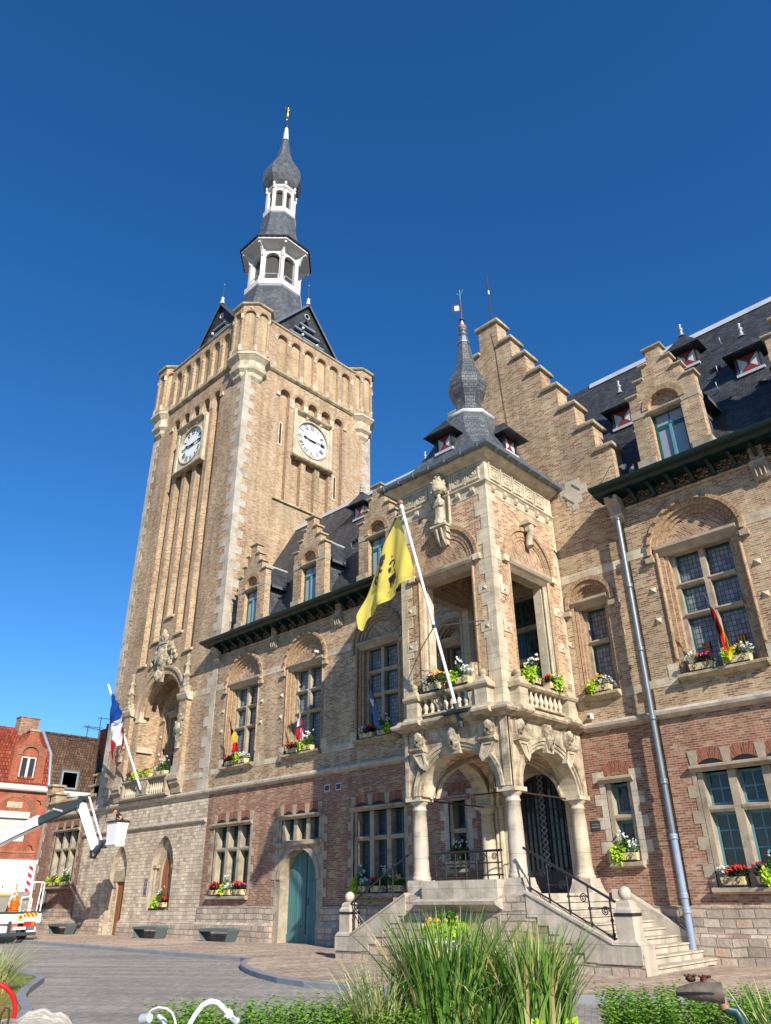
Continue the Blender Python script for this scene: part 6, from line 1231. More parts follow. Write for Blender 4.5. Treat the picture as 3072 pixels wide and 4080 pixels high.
def flower_box(pl,u,z,w,kinds,lab,L=.7,d=.24):
    b=MB(); h=L/2; a=pl.P
    b.hexa([a(u-h*.92,z,w+d),a(u+h*.92,z,w+d),a(u+h*.92,z,w),a(u-h*.92,z,w),a(u-h,z+.2,w+d+.03),a(u+h,z+.2,w+d+.03),a(u+h,z+.2,w-.02),a(u-h,z+.2,w-.02)],'tan_box'); o=thing('flower_box',b,lab,'flower box',FBG)
    s=MB(); s.box(pl,u-h*.95,u+h*.95,z-.02,z+.01,w+d+.02,w+d+.05,'iron')
    for k in (-1,1): s.tube([a(u+k*h*.5+.09*cos(t*.6)*(1-t/16),z+.1+.09*sin(t*.6)*(1-t/16),w+d+.06) for t in range(13)],.01,'iron',4,False)
    part('scroll_bracket',s,o)
    g=MB(); fl=MB(); cz=z+.3; n=len(kinds); step=L/n
    for i,k in enumerate(kinds):
        cz=z+.3+rnd.uniform(-.05,.06); uu=u-h+step*(i+.5); c=a(uu,cz,w+d*.55)
        if k=='r': clump(g,c,.2,.2,.16,130,'leaf_dark'); clump(fl,c+V3((0,0,.05)),.2,.2,.14,0,'leaf_dark',fl=(('petal_red',13,0),))
        if k=='l': q_=rnd.uniform(.75,1.25); clump(g,a(uu,cz-.06*q_,w+d*.95),.2*q_,.2,.24*q_,int(170*q_),'leaf_lime',.12,.055,droop=.6)
        if k=='w': clump(g,c,.22,.2,.2,150,'leaf_silver',.07,.025); clump(fl,c,.22,.2,.2,0,'leaf_silver',fl=(('petal_white',16,.05),))
        if k=='g': clump(g,c+V3((0,0,.08)),.2,.2,.26,170,'leaf_green',.1,.025); clump(fl,c+V3((0,0,.15)),.2,.15,.2,0,'leaf_green',fl=(('petal_white',7,.3),))
        if k=='o': clump(g,c,.2,.2,.18,120,'leaf_green',.08,.03); clump(fl,c+V3((0,0,.08)),.2,.2,.14,0,'leaf_green',fl=(('petal_orange',9,.08),))
        if k=='p': clump(g,c,.18,.18,.16,90,'leaf_dark'); clump(fl,c+V3((0,0,.08)),.18,.18,.12,0,'leaf_dark',fl=(('petal_pink',10,0),))
    part('foliage',g,o)
    if fl.V: part('blossom',fl,o)
S=7.36
flower_box(pf,-31.35,S,-.02,'rrg','flower box with red blooms on the sill behind the black yellow red flag'); flower_box(pf,-30.4,S,-.02,'lww','flower box with lime and silver leaves beside the black yellow red flag')
flower_box(pf,-26.6,S,-.02,'rro','flower box with red blooms below the white and red flag'); flower_box(pf,-25.65,S,-.02,'lgg','flower box with lime and green leaves beside the white and red flag')
flower_box(pf,-21.9,S,-.02,'wrr','shaded flower box with red blooms below the blue and white flag'); flower_box(pf,-20.9,S,-.02,'ggl','shaded leafy green flower box beside the blue and white flag')
flower_box(pf,-11.3,S,-.02,'low','flower box with lime leaves on the narrow upper window between loggia and drainpipe')
flower_box(pr_,-7.9,S,-.02,'wrp','red and pink flower box on the drainpipe side of the black red gold flag'); flower_box(pr_,-6.85,S,-.02,'low','flower box with trailing lime leaves on the far side of the black red gold flag')
flower_box(fF,-14.75,7.29,.05,'wro','flower box with red and orange blooms on the front loggia balustrade'); flower_box(fF,-13.65,7.29,.05,'lgw','lime and white flower box on the front loggia balustrade by the corner pier')
flower_box(fR,19.15,7.29,.05,'lgg','leafy flower box on the side balustrade of the loggia nearest the corner'); flower_box(fR,20.35,7.29,.05,'rlw','red flower box on the side balustrade of the loggia near the wall')
Z=1.78
for c,pl,t,ks in ((-30.9,pf,('red flower box farthest from the blue door on the three light window','lime and white flower box in the middle of the window beside the blue door','red and pink flower box nearest the blue door on the three light window'),('rrr','lgw','rrp')),(-21.4,pf,('shaded lime flower box behind the stair railing, nearest the blue door','shaded red flower box, middle of three behind the stair railing','shaded orange flower box behind the stair railing by the loggia column'),('lgw','rrg','goo')),(-7.35,pr_,('bright red and white flower box on the ground floor sill nearest the drainpipe','pink and lime flower box in the middle of the ground floor sill past the drainpipe','lime and red flower box on the ground floor sill farthest from the drainpipe'),('wrr','plg','lrr'))):
    for k,q in enumerate(ks): flower_box(pl,c-.92+.92*k,Z,-.08,q,t[k],.62)
flower_box(pf,-11.27,2.48,-.1,'lgw','lime and white flower box on the window beside the name plate',.7); flower_box(pf,-17.5,2.48,-.1,'grg','shaded flower box on the small window behind the loggia columns',.7)
flower_box(bf,-36.75,1.3,-.3,'lgr','lime leaved flower box on the ledge of the lancet window',.9)
for k,q in enumerate(('rrl','lrl','wgg')): flower_box(bf,-40.6+1.5*k,7.56,.06,q,('red flower box on the outer end of the belfry balcony rail','lime flower box in the middle of the belfry balcony rail by the flag pole','silver and green flower box on the belfry balcony rail nearest the town hall')[k],1.1)
for k,q in enumerate(('lgr','lgg')): flower_box(bf,-48.7+1.4*k,2.42,-.1,q,('lime and red flower box on the annex window sill behind the truck','lime and green flower box on the annex window sill nearer the belfry')[k],1.2)
# planter behind the grasses
P=MB(); x,y=-14.1,16.9; P.lathe((x,y,0),[(.62,.0),(.68,.62),(.7,.64),(.64,.64),(.6,.4)],'bin_ribs',20,False); po=thing('planter',P,'round white staved planter with yellow flowers in front of the stairs','planter')
q=MB()
for k in range(10): a=2*PI*k/10; q.rot_box((x+.69*cos(a),y+.66*sin(a),.32),(.05*-sin(a),.05*cos(a),0),(.02*cos(a),.02*sin(a),0),(0,0,.28),'flag_blue')
part('blue_stave',q,po); g=MB(); clump(g,(x,y,.8),.7,.6,.25,600,'leaf_lime',.13,.06); clump(g,(x,y+.1,.98),.4,.35,.28,260,'leaf_green',.12,.05); part('foliage',g,po); g=MB(); clump(g,(x,y,.85),.6,.5,.2,0,'leaf_green',fl=(('petal_orange',26,.15),)); part('blossom',g,po)
# ------------------------------------------------------------------ flags
def flagmesh(name,polys,fy_,lab,pole,extra=None,res=.09,wave=(.05,7,3)):
    """polys: [(material, outline[(x,z)])] each laid on the draped surface y=fy_(x,z)"""
    rt_=MB(); rt_.tube(*pole); o=thing('flag',rt_,lab,'flag','flags on the facade')
    def surf(mb,out,m,dy=0.0,thick=False):
        xs=[p[0] for p in out]; zs=[p[1] for p in out]; z=min(zs)
        rows=[]; n=max(6,int((max(zs)-min(zs))/res))
        def span(z):
            X=[]
            for i in range(len(out)):
                (x1,z1),(x2,z2)=out[i],out[(i+1)%len(out)]
                if (z1<=z<z2) or (z2<=z<z1): X.append(x1+(x2-x1)*(z-z1)/(z2-z1))
            return (min(X),max(X)) if len(X)>1 else None
        for i in range(n+1):
            z=min(zs)+(max(zs)-min(zs))*min(max(i/n,.002),.998); s=span(z)
            if s: rows.append([(s[0]+(s[1]-s[0])*k/12,fy_(s[0]+(s[1]-s[0])*k/12,z)+dy,z) for k in range(13)])
        mb.grid(rows,m,sm=True)
    c=MB()
    for m,out in polys: surf(c,out,m)
    cl=part('cloth',c,o)
    if extra:
        for sd in (0,1):
            e=MB()
            for m,out in extra:
                if (out[0][0]<-15.3)==bool(sd): surf(e,out,m,-.03); surf(e,out,m,.03)
            part('emblem',e,cl)
    return o
# big yellow flag on the loggia
tip=V3((-14.33,15.9,13.0)); bs=V3((-13.75,17.55,6.38))
Yf=lambda x,z:16.05+(13-z)*.12+.09*sin(7*(x+.35*(13-z))+.8*z)*min(1,(13-z)*.5)+.05*sin(13*x-4*z)*min(1,(13-z)*.4)
fy_=lambda x,z:Yf(x,z)
out=[(-14.36,12.6),(-14.12,12.0),(-13.93,11.1),(-13.78,10.35),(-14.05,10.22),(-14.5,10.2),(-14.58,9.95),(-14.75,9.85),(-15.3,9.72),(-15.8,9.45),(-15.98,9.1),(-16.12,9.12),(-16.16,9.6),(-15.75,10.4),(-15.35,11.1),(-14.95,11.8),(-14.55,12.45)]
def curl(cx,cz,r,a0,a1,t,n=10):
    A=[R(a0+(a1-a0)*k/n) for k in range(n+1)]; return [(cx+r*cos(a),cz+r*sin(a)) for a in A]+[(cx+(r-t*sin(PI*(i+.3)/(n+.6)))*cos(a),cz+(r-t*sin(PI*(i+.3)/(n+.6)))*sin(a)) for i,a in reversed(list(enumerate(A)))]
em=[]
def arcs(cx,cz,r,a0,a1,t,n=9):
    for k in range(n):
        a,b=R(a0+(a1-a0)*k/n),R(a0+(a1-a0)*(k+1.05)/n); em.append(('emblem_black',[(cx+r*cos(a),cz+r*sin(a)),(cx+r*cos(b),cz+r*sin(b)),(cx+(r-t)*cos(b),cz+(r-t)*sin(b)),(cx+(r-t)*cos(a),cz+(r-t)*sin(a))]))
arcs(-14.68,11.02,.15,-80,170,.055); arcs(-15.32,10.62,.16,60,390,.07); arcs(-15.05,10.95,.13,150,300,.06)
for q in ([(-15.12,11.32),(-14.98,11.38),(-14.95,11.1),(-15.02,10.98),(-15.16,11.02)],[(-14.98,11.36),(-14.9,11.42),(-14.92,11.2)],[(-14.88,10.62),(-14.5,10.68),(-14.5,10.46),(-14.62,10.42),(-14.86,10.42)],[(-14.86,10.45),(-14.74,10.44),(-14.8,10.25)],[(-14.68,10.44),(-14.56,10.44),(-14.62,10.24)],[(-15.2,10.86),(-15.05,10.92),(-15.08,10.78),(-15.22,10.74)],[(-14.86,10.9),(-14.76,10.96),(-14.78,10.8),(-14.86,10.76)]): em.append(('emblem_black',q))
em.append(('flag_scarlet',[(-14.58,10.74),(-14.53,10.84),(-14.5,10.7),(-14.55,10.68)])); em.append(('flag_scarlet',[(-14.74,11.3),(-14.71,11.37),(-14.68,11.28),(-14.7,11.24)]))
_s=lambda p:(p[0]*(16.05+(13-p[1])*.12)/15.8,1.64+(p[1]-1.64)*(16.05+(13-p[1])*.12)/15.8)
out=[_s(p) for p in out]; em=[(m_,[_s(p) for p in q]) for m_,q in em]
fo=flagmesh('yellow',[('flag_yellow',out)],fy_,'large yellow flag with black emblem on a long white pole at the loggia',([bs,tip],.048,'white_gloss',10),em)
w=MB(); d=(tip-bs).normalized(); w.tube([bs-d*.35,bs+d*.35],.085,'dark_metal',10); w.bx(-14.25,-13.3,17.35,17.5,6.42,6.5,'iron'); part('pole_socket',w,fo)
w=MB(); m=bs+(tip-bs)*.40; w.tube([m,(-15.35,17.85,8.85)],.016,'dark_metal',5); w.tube([m,(-12.75,17.85,9.15)],.016,'dark_metal',5); w.lathe(m,[(.07,-.05),(.07,.05)],'dark_metal',8,ax=d); part('stay',w,fo); w=MB(); w.ball(tip+d*.12,.1,'oxide',8); w.lathe(tip,[(.06,-.1),(.09,-.05),(.06,.05)],'white_gloss',8,ax=d); part('pole_finial',w,fo)
# tricolour on the belfry balcony
Yt=lambda x,z:19.72+.1*sin(5*x+2*z)+.06*sin(11*x-3*z)
TRI=[('flag_blue',[(-40.22,12.08),(-40.08,11.98),(-38.98,10.7),(-38.62,10.28),(-40.16,10.05),(-40.1,10.6)]),('flag_white',[(-38.94,10.65),(-38.56,10.13),(-38.52,9.6),(-38.6,9.05),(-38.8,8.98),(-39.3,9.44),(-40.17,10.05)]),('flag_red',[(-38.55,10.1),(-38.24,9.6),(-38.28,9.0),(-38.5,8.9),(-38.62,9.1)]),('flag_red',[(-39.32,9.42),(-38.85,9.02),(-38.9,8.75),(-39.05,8.35),(-39.38,8.33),(-39.45,8.9)]),('flag_red',[(-38.62,9.0),(-38.5,8.95),(-38.5,7.95),(-38.54,7.95)])]
tb,tt=V3((-39.0,21.7,6.62)),V3((-40.81,19.6,12.69))
fo=flagmesh('tri',TRI,Yt,'blue white and red flag drooping from a white pole on the belfry balcony',([tb,tt],.055,'white_gloss',8)); w=MB(); d=(tt-tb).normalized(); w.tube([tb-d*.1,tb+d*.35],.085,'dark_metal',8); part('pole_socket',w,fo)
w=MB(); m=tb+(tt-tb)*.19; w.tube([m,(-41.0,22.3,8.3)],.016,'rust',5); w.tube([m,(-36.8,22.3,8.4)],.016,'dark_metal',5); part('stay',w,fo)
Yb=lambda x,z:21.32+.04*sin(16*x+4*z)+.03*sin(31*x-5*z)
def small(polys,b,t,lab): return flagmesh('s',polys,Yb,lab,([V3(b),V3(t)],.022,'dark_metal',6),res=.06)
small([('flag_black',[(-30.85,9.38),(-30.66,9.0),(-30.42,8.76),(-30.6,8.55),(-30.78,8.8)]),('flag_gold',[(-30.6,8.58),(-30.42,8.78),(-30.2,8.3),(-30.38,8.2),(-30.46,8.4)]),('flag_scarlet',[(-30.36,8.22),(-30.18,8.28),(-30.05,8.14),(-29.97,7.9),(-30.15,7.82),(-30.3,7.78),(-30.6,7.8),(-30.5,8.0)])],(-30.55,21.8,7.5),(-30.88,21.25,9.5),'furled black yellow and red flag on the upper sill nearest the belfry')
small([('flag_white',[(-25.65,9.42),(-25.5,8.75),(-25.42,8.3),(-25.75,8.28),(-25.72,8.6)]),('flag_red',[(-25.52,8.85),(-25.45,8.75),(-25.22,8.05),(-25.3,7.98),(-25.45,8.3)]),('flag_red',[(-25.8,8.26),(-25.52,8.27),(-25.48,7.7),(-25.75,7.78)]),('flag_white',[(-25.5,8.26),(-25.28,8.08),(-25.2,7.72),(-25.32,7.65),(-25.48,7.69)])],(-25.75,21.8,7.5),(-25.66,21.25,9.5),'furled white and red flag on the sill of the middle upper window')
small([('flag_sky',[(-21.2,9.38),(-21.05,8.9),(-21.0,8.7),(-21.14,8.75),(-21.17,9.0)]),('flag_white',[(-21.14,8.75),(-21.0,8.7),(-20.94,8.4),(-21.06,8.42)]),('flag_sky',[(-21.06,8.42),(-20.93,8.4),(-20.7,7.7),(-20.6,7.5),(-20.75,7.5),(-20.92,7.78)])],(-20.8,21.8,7.5),(-21.22,21.25,9.5),'furled blue and white flag in the shaded upper window next to the loggia')
small([('flag_black',[(-7.23,9.3),(-7.18,9.1),(-7.1,8.6),(-7.0,7.8),(-7.14,7.75),(-7.2,8.4)]),('flag_scarlet',[(-7.17,9.05),(-7.08,8.9),(-7.0,8.4),(-6.97,7.65),(-7.06,7.7),(-7.1,8.4)]),('flag_gold',[(-7.08,8.75),(-7.02,8.6),(-6.94,8.1),(-6.88,7.5),(-6.97,7.42),(-7.02,7.8),(-7.0,8.2)])],(-6.9,21.7,7.5),(-7.25,21.2,9.45),'furled black red and gold flag on the upper sill past the drainpipe')
for x,c,pl in ((-7.86,'rust_dark',pr_),(-6.82,'flag_gold',pr_),(-20.61,'shutter_white',pf)):
    m=MB(); y=-.45; m.prism(pl,[(x-.13,8.3),(x-.13,8.1),(x,7.92),(x+.13,8.1),(x+.13,8.3)],y-.02,y,'rust_dark' if pl is pr_ else 'dark_metal'); m.box(pl,x-.02,x+.02,7.98,8.28,y,y+.01,c); 
    if c!='flag_gold': m.box(pl,x-.1,x+.1,8.14,8.18,y,y+.012,c)
    else:
        for q in (-.08,.08): m.box(pl,x+q-.02,x+q+.02,8.06,8.28,y,y+.01,c)
    part('stained_shield',m,TH)
# pigeons
def pigeon(x,y,z,ang,lab):
    m=MB(); u=V3((cos(ang),sin(ang),0)); s=V3((-u.y,u.x,0)); c=V3((x,y,z+.11)); rows=[]
    for k,(t,r,h) in enumerate(((-.17,.012,-.03),(-.1,.04,-.01),(-.03,.065,0),(.05,.062,.015),(.09,.04,.05),(.1,.03,.075),(.115,.032,.095),(.14,.012,.095),(.165,.005,.09))): rows.append([c+u*t+s*r*cos(a)+V3((0,0,h+r*sin(a))) for a in [2*PI*j/8 for j in range(8)]])
    m.grid(rows,'pigeon',True,caps=True)
    for q in (-1,1): m.tube([c+s*q*.025-V3((0,0,.04)),c+s*q*.025-V3((0,0,.11)),c+s*q*.025+u*.04-V3((0,0,.11))],.006,'rust',4)
    thing('pigeon',m,lab,'pigeon','pigeons on the ledges')
pigeon(-27.4,21.8,7.35,2.5,'pigeon on the sill end beside the white and red flag'); pigeon(-10.75,21.8,7.35,-1.2,'pigeon beside the lime flower box on the narrow window sill'); pigeon(-8.55,20.95,14.0,-.6,'pigeon on the green gutter between the big gable and a stepped dormer')
# ------------------------------------------------------------------ ground
def slab(name,poly,z,m,kind='structure',depth=0.0):
    w=MB(); pts=[V3((x,y,0)) for x,y in poly]
    for t in tessellate_polygon([pts]): w.poly([(pts[i].x,pts[i].y,z) for i in t],m)
    if depth:
        for i in range(len(poly)): a,b=poly[i],poly[(i+1)%len(poly)]; w.poly([(*a,z),(*b,z),(*b,z-depth),(*a,z-depth)],m)
    return struct(name,w,kind)
w=MB(); w.poly([(-900,-900,-.13),(900,-900,-.13),(900,900,-.13),(-900,900,-.13)],'ground_mat'); struct('ground',w)
KB=[(-70,17.5),(-39.5,17.35),(-21.95,16.45),(-21.3,16.25),(-20.8,15.75),(-20.1,15.1),(-19.2,14.5),(-18.2,13.95),(-17.0,13.4),(-15.8,12.98),(-14.6,12.75),(-13.2,12.78),(-11.8,13.0),(-10.4,13.35),(-9.2,13.75),(-8.2,14.2),(-7.0,14.85),(-5.0,15.7),(-2,16.6),(3,17.5),(20,18.2)]
slab('street',[(-75,-14),(20,-14),(20,19),(-75,19)],-.12,'street')
slab('pavement',KB+[(20,40),(-70,40)],0.0,'pavement')
w=MB(); w.sweep(KB,[(-.02,-.13),(.14,-.13),(.15,-.01),(.13,.006),(-.02,.008)],'kerb')
kb=struct('kerb',w)
LW=[(-70,10.5),(-26.5,10.05),(-24.5,9.97),(-22.5,9.85),(-21.4,9.72),(-20.6,9.5),(-19.6,8.9),(-18.4,8.2),(-17.2,7.6),(-16,7.15),(-15,6.8),(-13.5,6.0),(-12.5,5.0),(-12,3.5),(-12,-2),(-70,-2)]
slab('lawn',LW,-.03,'lawn'); w=MB(); w.sweep(LW[:14],[(0,-.13),(.0,.0),(-.18,.0),(-.18,-.13)],'kerb',side=-1); struct('kerb',w)
w=MB()
for i in range(5200):
    x=rnd.uniform(-26,-12.2); y=rnd.uniform(2.5,9.9)
    lim=9.8 if x<-21.4 else 9.5+(x+20.6)*-.52 if x<-15 else 6.5
    if y>lim-.35: continue
    h=rnd.uniform(.04,.10); a=rnd.uniform(0,6.3); p=V3((x,y,-.03)); leaf(w,p,V3((cos(a)*.5,sin(a)*.5,1)),V3((cos(a+1.5),sin(a+1.5),0)),h,.012,'lawn_blade')
struct('grass',w,'stuff')
# planting bed in front
BED=[(-10.6,5.6),(-9.8,7.7),(-8.6,9.3),(-7.2,10.6),(-5.6,11.8),(-4.0,12.6),(-2.6,12.6),(-2.0,11.0),(-2.6,8.0),(-4.4,5.0),(-7.5,3.4)]
slab('soil',BED,-.06,'soil')
def herbs(n,poly_c,lab):
    w=MB()
    for i in range(n):
        t=rnd.random(); (x0,y0),(x1,y1),hw,zh=poly_c; x=x0+(x1-x0)*t; y=y0+(y1-y0)*t; dx,dy=-(y1-y0),(x1-x0); L=math.hypot(dx,dy); o=rnd.uniform(-hw,hw); x+=dx/L*o; y+=dy/L*o
        h=zh*rnd.uniform(.7,1.12)*(1-.25*abs(o)/hw); b=V3((x,y,-.06)); top=b+V3((rnd.uniform(-.1,.1),rnd.uniform(-.1,.1),h)); k=int(9+h*20)
        for j in range(k):
            f=(j+1)/k; 
            if f<.3: continue
            p=b.lerp(top,f); a=j*2.4+i; d=V3((cos(a),sin(a),.55)); leaf(w,p,d,V3((-d.x*.4,-d.y*.4,1)),.085*(1.2-.6*f)*rnd.uniform(.7,1.2),.024,'herb')
    thing('herb_border',w,lab,'shrubs')
herbs(620,((-9.75,5.9),(-7.75,8.5),.55,.55),'low bright green leafy border between the white bicycle and the tall grasses')
herbs(820,((-5.9,10.2),(-3.1,11.9),.6,.62),'low bright green leafy border behind the carved head')
def grass(cx,cy,n,h,rad,mats,lab,z=-.06,lean=.35,wd=.012):
    w=MB()
    for i in range(n):
        a=rnd.uniform(0,2*PI); r=rad*math.sqrt(rnd.random()); b=V3((cx+r*cos(a),cy+r*sin(a),z)); H=h*rnd.uniform(.62,1.06); a2=a+rnd.uniform(-.8,.8); ln=lean*rnd.uniform(.3,1.9)*H*(.4+.8*r/rad)
        dirv=V3((cos(a2),sin(a2),0)); side=V3((-dirv.y,dirv.x,0)); m=mats[0] if rnd.random()<.8 else mats[1] if rnd.random()<.45 else mats[2]; k=(rnd.randrange(90)+.5,rnd.randrange(90)+.5); W=wd*rnd.uniform(.7,1.5); pts=[]
        dr=rnd.uniform(.1,.8) if rnd.random()<.42 else 0
        for j in range(7): t=j/6; pts.append(b+dirv*ln*t*t+V3((0,0,H*(t-dr*max(0,t-.55)**1.5*2.2))))
        tw=rnd.uniform(-.6,.6)
        for j in range(6):
            wa,wb=W*(1-(j/6)**2.2),W*(1-((j+1)/6)**2.2); s=(side*cos(tw)+dirv*sin(tw)); up_=V3((0,0,.0))
            P=[pts[j]-s*wa,pts[j]+s*wa,pts[j+1]+s*wb,pts[j+1]-s*wb]; w.poly(P,m,[k]*4)
    return thing('ornamental_grass',w,lab,'grass clump','clumps of ornamental grass')
GM=('blade_green','blade_dry','blade_pale')
grass(-7.38,8.85,820,1.55,.5,GM,'tallest green grass clump, in front of the white planter',wd=.019,lean=.36)
grass(-6.5,9.45,680,1.4,.46,GM,'tall green grass clump between the tallest clump and the carved head',wd=.018,lean=.36)
grass(-8.0,8.2,420,1.0,.34,('blade_pale','blade_green','blade_dry'),'pale striped grass clump on the bicycle side of the tall grasses',lean=.5,wd=.009)
grass(-6.95,9.0,300,.9,.4,('blade_green','blade_dry','blade_pale'),'dry brownish grass tuft between the two tall clumps',lean=.55)
grass(-18.2,7.3,420,.95,.3,('blade_pale','blade_green','blade_dry'),'lone pale grass clump on the lawn before the lift truck',lean=.6,wd=.009)
grass(-3.35,9.2,160,.9,.18,('blade_green','blade_pale','blade_dry'),'small grass tuft beside the green pole of the carved head',lean=.5)
# flower heads in the herbs
w=MB()
for p in ((-5.05,7.45,.46),(-4.8,7.62,.46)): clump(w,p,.09,.09,.05,26,'leaf_lime',.09,.03)
thing('lime_plant',w,'lime yellow leaf tufts low in front of the tall grasses','plant')
# carved wooden head on a green pole
cx,cy,cz=-2.945,6.57,.95; sc=1.0
u=V3((.91,.41,0)); v=V3((-.41,.91,0))
w=MB()
def prof(t): return sin(PI*min(1,.05+t*.56))**.5
rows=[]
for i in range(25):
    t=i/24; x=-.165+.34*t; e=prof(t); lo=prof(max(0,t-.07)*1.02) if t>.07 else .35; row=[]
    for j in range(28):
        a=2*PI*j/28; r=1+.06*noise.noise(V3((t*4,a*1.3,3))); hz=.058*e if sin(a)>0 else .082*lo; row.append(V3((cx,cy,cz))+u*x+v*(.098*e*cos(a)*r)+V3((0,0,hz*sin(a)*r+.018*sin(2.4*t))))
    rows.append(row)
w.grid(rows,'drift_wood',True,caps=True)
for sg in (-1,1): w.tube([V3((cx,cy,cz))+u*(-.166+.34*t)+v*(sg*.098*prof(t))+V3((0,0,-.012+.018*sin(2.4*t))) for t in [k/14*.8 for k in range(15)]],[.013*(1-.6*k/14) for k in range(15)],'dark_void',7)
w.ball(V3((cx,cy,cz))+u*.08+V3((0,0,.07)),.05,'drift_wood',9,(1.2,1,.6),.15,5)
o=thing('carved_head',w,'carved driftwood creature head with a wide mouth on a green pole','sculpture')
for k,(a,b) in enumerate(((-.045,.05),(.06,-.0))):
    e=MB(); p=V3((cx,cy,cz))+(u*a+v*b)*sc+V3((0,0,.088*sc)); e.ball(p,.032*sc,'rust_dark',7,(1.2,1.2,.8),.3,k)
    for j in range(7): e.tube([p+V3((0,0,.0)),p+(u*cos(j*.9)+v*sin(j*.9))*.05*sc+V3((0,0,.022*sc))],.007*sc,'rust_dark',5)
    e.ball(p-v*.03*sc-u*.01*sc+V3((0,0,.01)),.011*sc,'light_red' if k else 'oxide',6); part('eye',e,o)
e=MB(); B=V3((cx,cy,cz)); e.tube([B+u*.13*sc+V3((0,0,.0)),B+u*.16*sc+V3((0,0,-.07*sc)),B+u*.17*sc+V3((0,0,-.1*sc))],[.04*sc,.036*sc,.04*sc],'oxide',12); e.tube([B+u*.165*sc+V3((0,0,-.08*sc)),B+u*.185*sc+V3((0,0,-.11*sc)),B+u*.24*sc+V3((0,0,-.115*sc)),B+u*.265*sc+V3((0,0,-.16*sc)),B+u*.27*sc+V3((0,0,-.3*sc)),B+u*.27*sc+V3((0,0,-.95))],.036*sc,'pole_green',12); part('pole',e,o)
# white bicycle (handlebar shows)
def pt(t_,z,o=0.0): d=V3((-.832,.555,0)); q=V3((-4.66,3.11,0))+V3((.555,.832,0))*t_+d*o; return V3((q.x,q.y,z))
f=lambda *l:[pt(*q) for q in l]; w=MB()
w.tube(f((-.02,.6,.0),(-.03,.8,.0)),.026,'white_gloss',8); w.tube(f((-.03,.78,0),(-.02,.86,-.02),(.0,.96,-.03),(.03,1.01,-.02),(.07,1.055,-.01),(.115,1.072,0),(.16,1.062,.01),(.205,1.025,.02),(.235,.995,.03)),.0145,'white_gloss',12); w.tube(f((-.03,.78,0),(-.1,.84,.12),(-.16,.95,.25),(-.2,.96,.38)),.0145,'white_gloss',10)
w.tube(f((-.02,.6,0),(-.03,.5,0)),.03,'white_gloss',8); w.tube(f((-.02,.62,0),(-.45,.58,.25)),.022,'white_gloss',8); w.tube(f((-.02,.56,0),(-.42,.2,.22)),.022,'white_gloss',8); w.tube(f((-.45,.75,.26),(-.42,.2,.22)),.018,'white_gloss',8); w.tube(f((-.03,.5,0),(.1,.2,-.08)),.018,'white_gloss',8); w.tube(f((-.42,.2,.22),(-.8,.2,.42)),.014,'white_gloss',8); w.tube(f((-.45,.62,.26),(-.8,.2,.42)),.012,'white_gloss',8)
bo=thing('bicycle',w,'white painted bicycle with a curved handlebar in front of the street','bicycle')
w=MB(); w.tube(f((.232,.998,.03),(.292,.952,.05)),.0225,'lead_pale',12); w.tube(f((.222,1.006,.026),(.24,.993,.032)),.027,'white_gloss',12); w.tube(f((.25,.986,.036),(.275,.966,.045)),.0235,'dark_metal',7); part('grip',w,bo)
w=MB(); w.tube(f((-.27,.985,.25),(-.24,1.02,.2),(-.2,1.034,.16),(-.15,1.03,.12),(-.11,1.01,.08),(-.09,.975,.05),(-.05,.85,.02)),.006,'white_gloss',7); part('brake_cable',w,bo); w=MB(); w.tube(f((-.3,.965,.27),(-.25,.975,.22)),.028,'lead_pale',10); part('bell',w,bo)
for a,b in ((.12,-.1),(-.8,.42)):
    w=MB(); c=pt(a,.25,b); d=(pt(a+1,.25,b-.5)-c).normalized(); w.tube([c+d*.31*cos(2*PI*k/32)+V3((0,0,.31*sin(2*PI*k/32))) for k in range(33)],.017,'white_gloss',6)
    for k in range(12): w.tube([c,c+d*.3*cos(PI*k/6)+V3((0,0,.3*sin(PI*k/6)))],.003,'white_gloss',4,False)
    part('wheel',w,bo)
w=MB(); w.bx(*sorted((pt(-.5,.76,.27).x-.06,pt(-.5,.76,.27).x+.06)),pt(-.5,.76,.27).y-.1,pt(-.5,.76,.27).y+.12,.75,.80,'white_gloss'); part('saddle',w,bo)
# red bicycle wheel at the left
w=MB(); d=V3((.38,.925,0)); c=V3((-10.36,4.13,.47)); rows=[]
w.tube([c+d*.33*cos(2*PI*k/48)+V3((0,0,.33*sin(2*PI*k/48))) for k in range(49)],.026,'red_paint',8); rw_=thing('wheel_ornament',w,'bright red painted bicycle wheel standing before the lawn','wheel'); w=MB()
for k in range(20): w.tube([c+V3((.03*(-1)**k,0,0)),c+d*.32*cos(PI*k/10)+V3((0,0,.32*sin(PI*k/10)))],.004,'red_paint',4,False)
w.lathe(c,[(.03,-.04),(.03,.04)],'red_paint',8,ax=(.925,-.38,0)); part('spoke',w,rw_); w=MB(); w.tube([c+V3((.05,-.02,0)),c+V3((.06,-.03,-.58))],.025,'red_paint',6); part('stand',w,rw_)
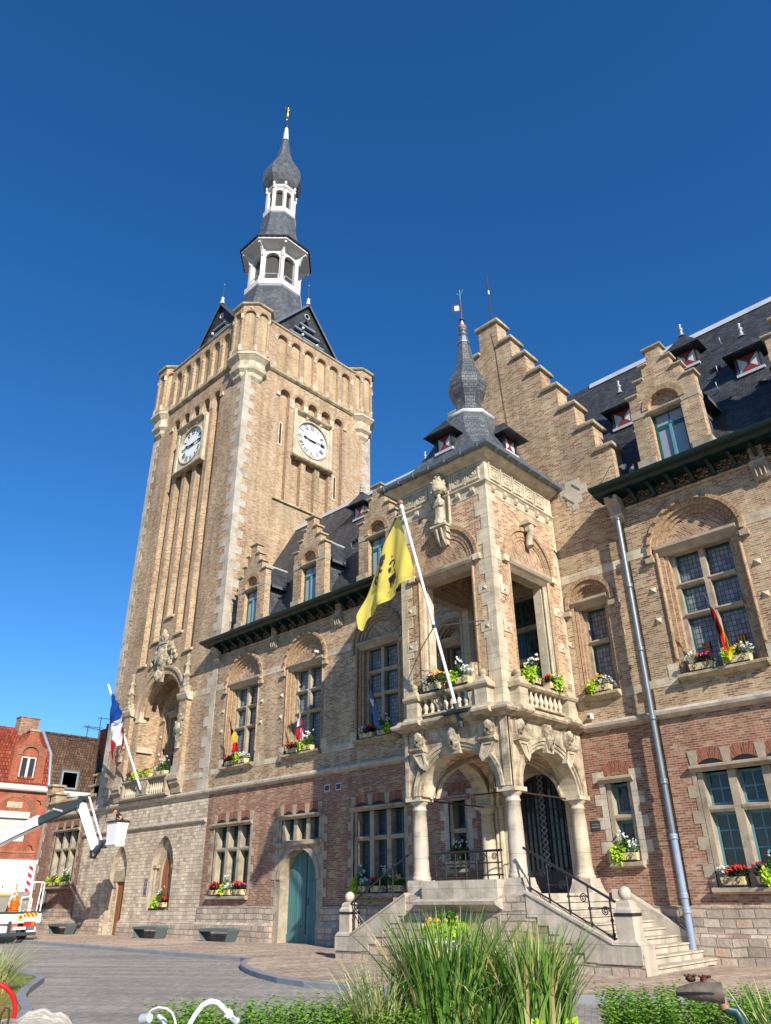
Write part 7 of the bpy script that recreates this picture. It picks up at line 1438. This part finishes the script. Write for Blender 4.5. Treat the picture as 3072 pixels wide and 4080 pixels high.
# concrete block with a rusty lifting loop
w=MB(); cc=V3((-5.96,2.5,0)); uu=V3((.42,.907,0)); vv=V3((-.907,.42,0)); rows=[]; zt=1.0
n=26
def top_(i,j):
    a=-.95+1.43*i/n; b=-.5+.95*j/n; e=min(1,min(i,n-i)/2.2,min(j,n-j)/2.2); nz=noise.noise(V3((a*4,b*4,1)))*.05+noise.noise(V3((a*11,b*11,4)))*.022+(.055 if -.4<a<-.16 and abs(b+.05)<.3 else 0)+(.03 if .1<a<.3 else 0)
    return cc+uu*(a+.03*noise.noise(V3((b*6,a,7))))+vv*b+V3((0,0,zt-.1+nz-(1-e)**2*.10))
w.grid([[top_(i,j) for j in range(n+1)] for i in range(n+1)],'concrete')
edge=[top_(0,j) for j in range(n+1)]+[top_(i,n) for i in range(1,n+1)]+[top_(n,j) for j in range(n-1,-1,-1)]+[top_(i,0) for i in range(n-1,0,-1)]
w.grid([[V3((p.x,p.y,p.z-(p.z+.13)*k/6))+(uu*noise.noise(p*5+V3((0,0,k)))+vv*noise.noise(p*4+V3((k,3,0))))*.025*(k>0) for p in edge] for k in range(7)],'concrete',True)
o=thing('concrete_block',w,'broken concrete block with a rusty lifting loop beside the red wheel','concrete block'); w=MB(); q=cc+uu*.02+V3((0,0,zt-.1)); w.tube([q-uu*.025-V3((0,0,.04)),q-uu*.03+V3((0,0,.06)),q-uu*.01+V3((0,0,.105)),q+uu*.015+V3((0,0,.1)),q+uu*.025+V3((0,0,.05)),q+uu*.02-V3((0,0,.04))],.008,'rust_dark',6); part('lifting_loop',w,o)
# ------------------------------------------------------------------ sky, sun, camera
wd=bpy.data.worlds.new('World'); scn.world=wd; wd.use_nodes=True; nt=wd.node_tree; bg=nt.nodes['Background']; sk=nt.nodes.new('ShaderNodeTexSky'); sk.sky_type='NISHITA'; sk.sun_disc=False
SD=V3((2.2,-1,1.33)).normalized(); el=math.asin(SD.z); az=math.atan2(SD.x,SD.y)
sk.sun_elevation=el; sk.sun_rotation=az; sk.altitude=0; sk.air_density=SKY_AIR; sk.dust_density=SKY_DUST; sk.ozone_density=SKY_OZ
hs=nt.nodes.new('ShaderNodeHueSaturation'); hs.inputs['Saturation'].default_value=1.2; hs.inputs['Hue'].default_value=.503; nt.links.new(sk.outputs[0],hs.inputs['Color']); nt.links.new(hs.outputs[0],bg.inputs[0]); bg.inputs[1].default_value=SKY_STR
sl=bpy.data.lights.new('sun','SUN'); sl.energy=SUN_STR; sl.angle=R(.5); sl.color=(1.0,.93,.82); so=_link(bpy.data.objects.new('sun',sl)); so.rotation_euler=SD.to_track_quat('Z','Y').to_euler(); so.location=(30,-20,40)
yaw,pit,roll,fpx=0.757954824,0.480539193,-0.0135261956,2936.38482
fw=V3((-sin(yaw)*cos(pit),cos(yaw)*cos(pit),sin(pit))); r0=V3((cos(yaw),sin(yaw),0)); u0=r0.cross(fw); rr_=r0*cos(roll)+u0*sin(roll); uu_=-r0*sin(roll)+u0*cos(roll)
cam=bpy.data.cameras.new('camera'); co=_link(bpy.data.objects.new('camera',cam)); cam.sensor_fit='VERTICAL'; cam.sensor_height=24; cam.lens=24*fpx/4080; cam.clip_end=3000; cam.clip_start=.05
mm=Matrix((rr_,uu_,-fw)).transposed().to_4x4(); mm.translation=(0,0,1.64); co.matrix_world=mm; scn.camera=co
scn.view_settings.view_transform='Standard'; scn.view_settings.look='None'; scn.view_settings.exposure=EXPOSURE; scn.view_settings.gamma=1
scn.cycles.max_bounces=6; scn.cycles.use_adaptive_sampling=True
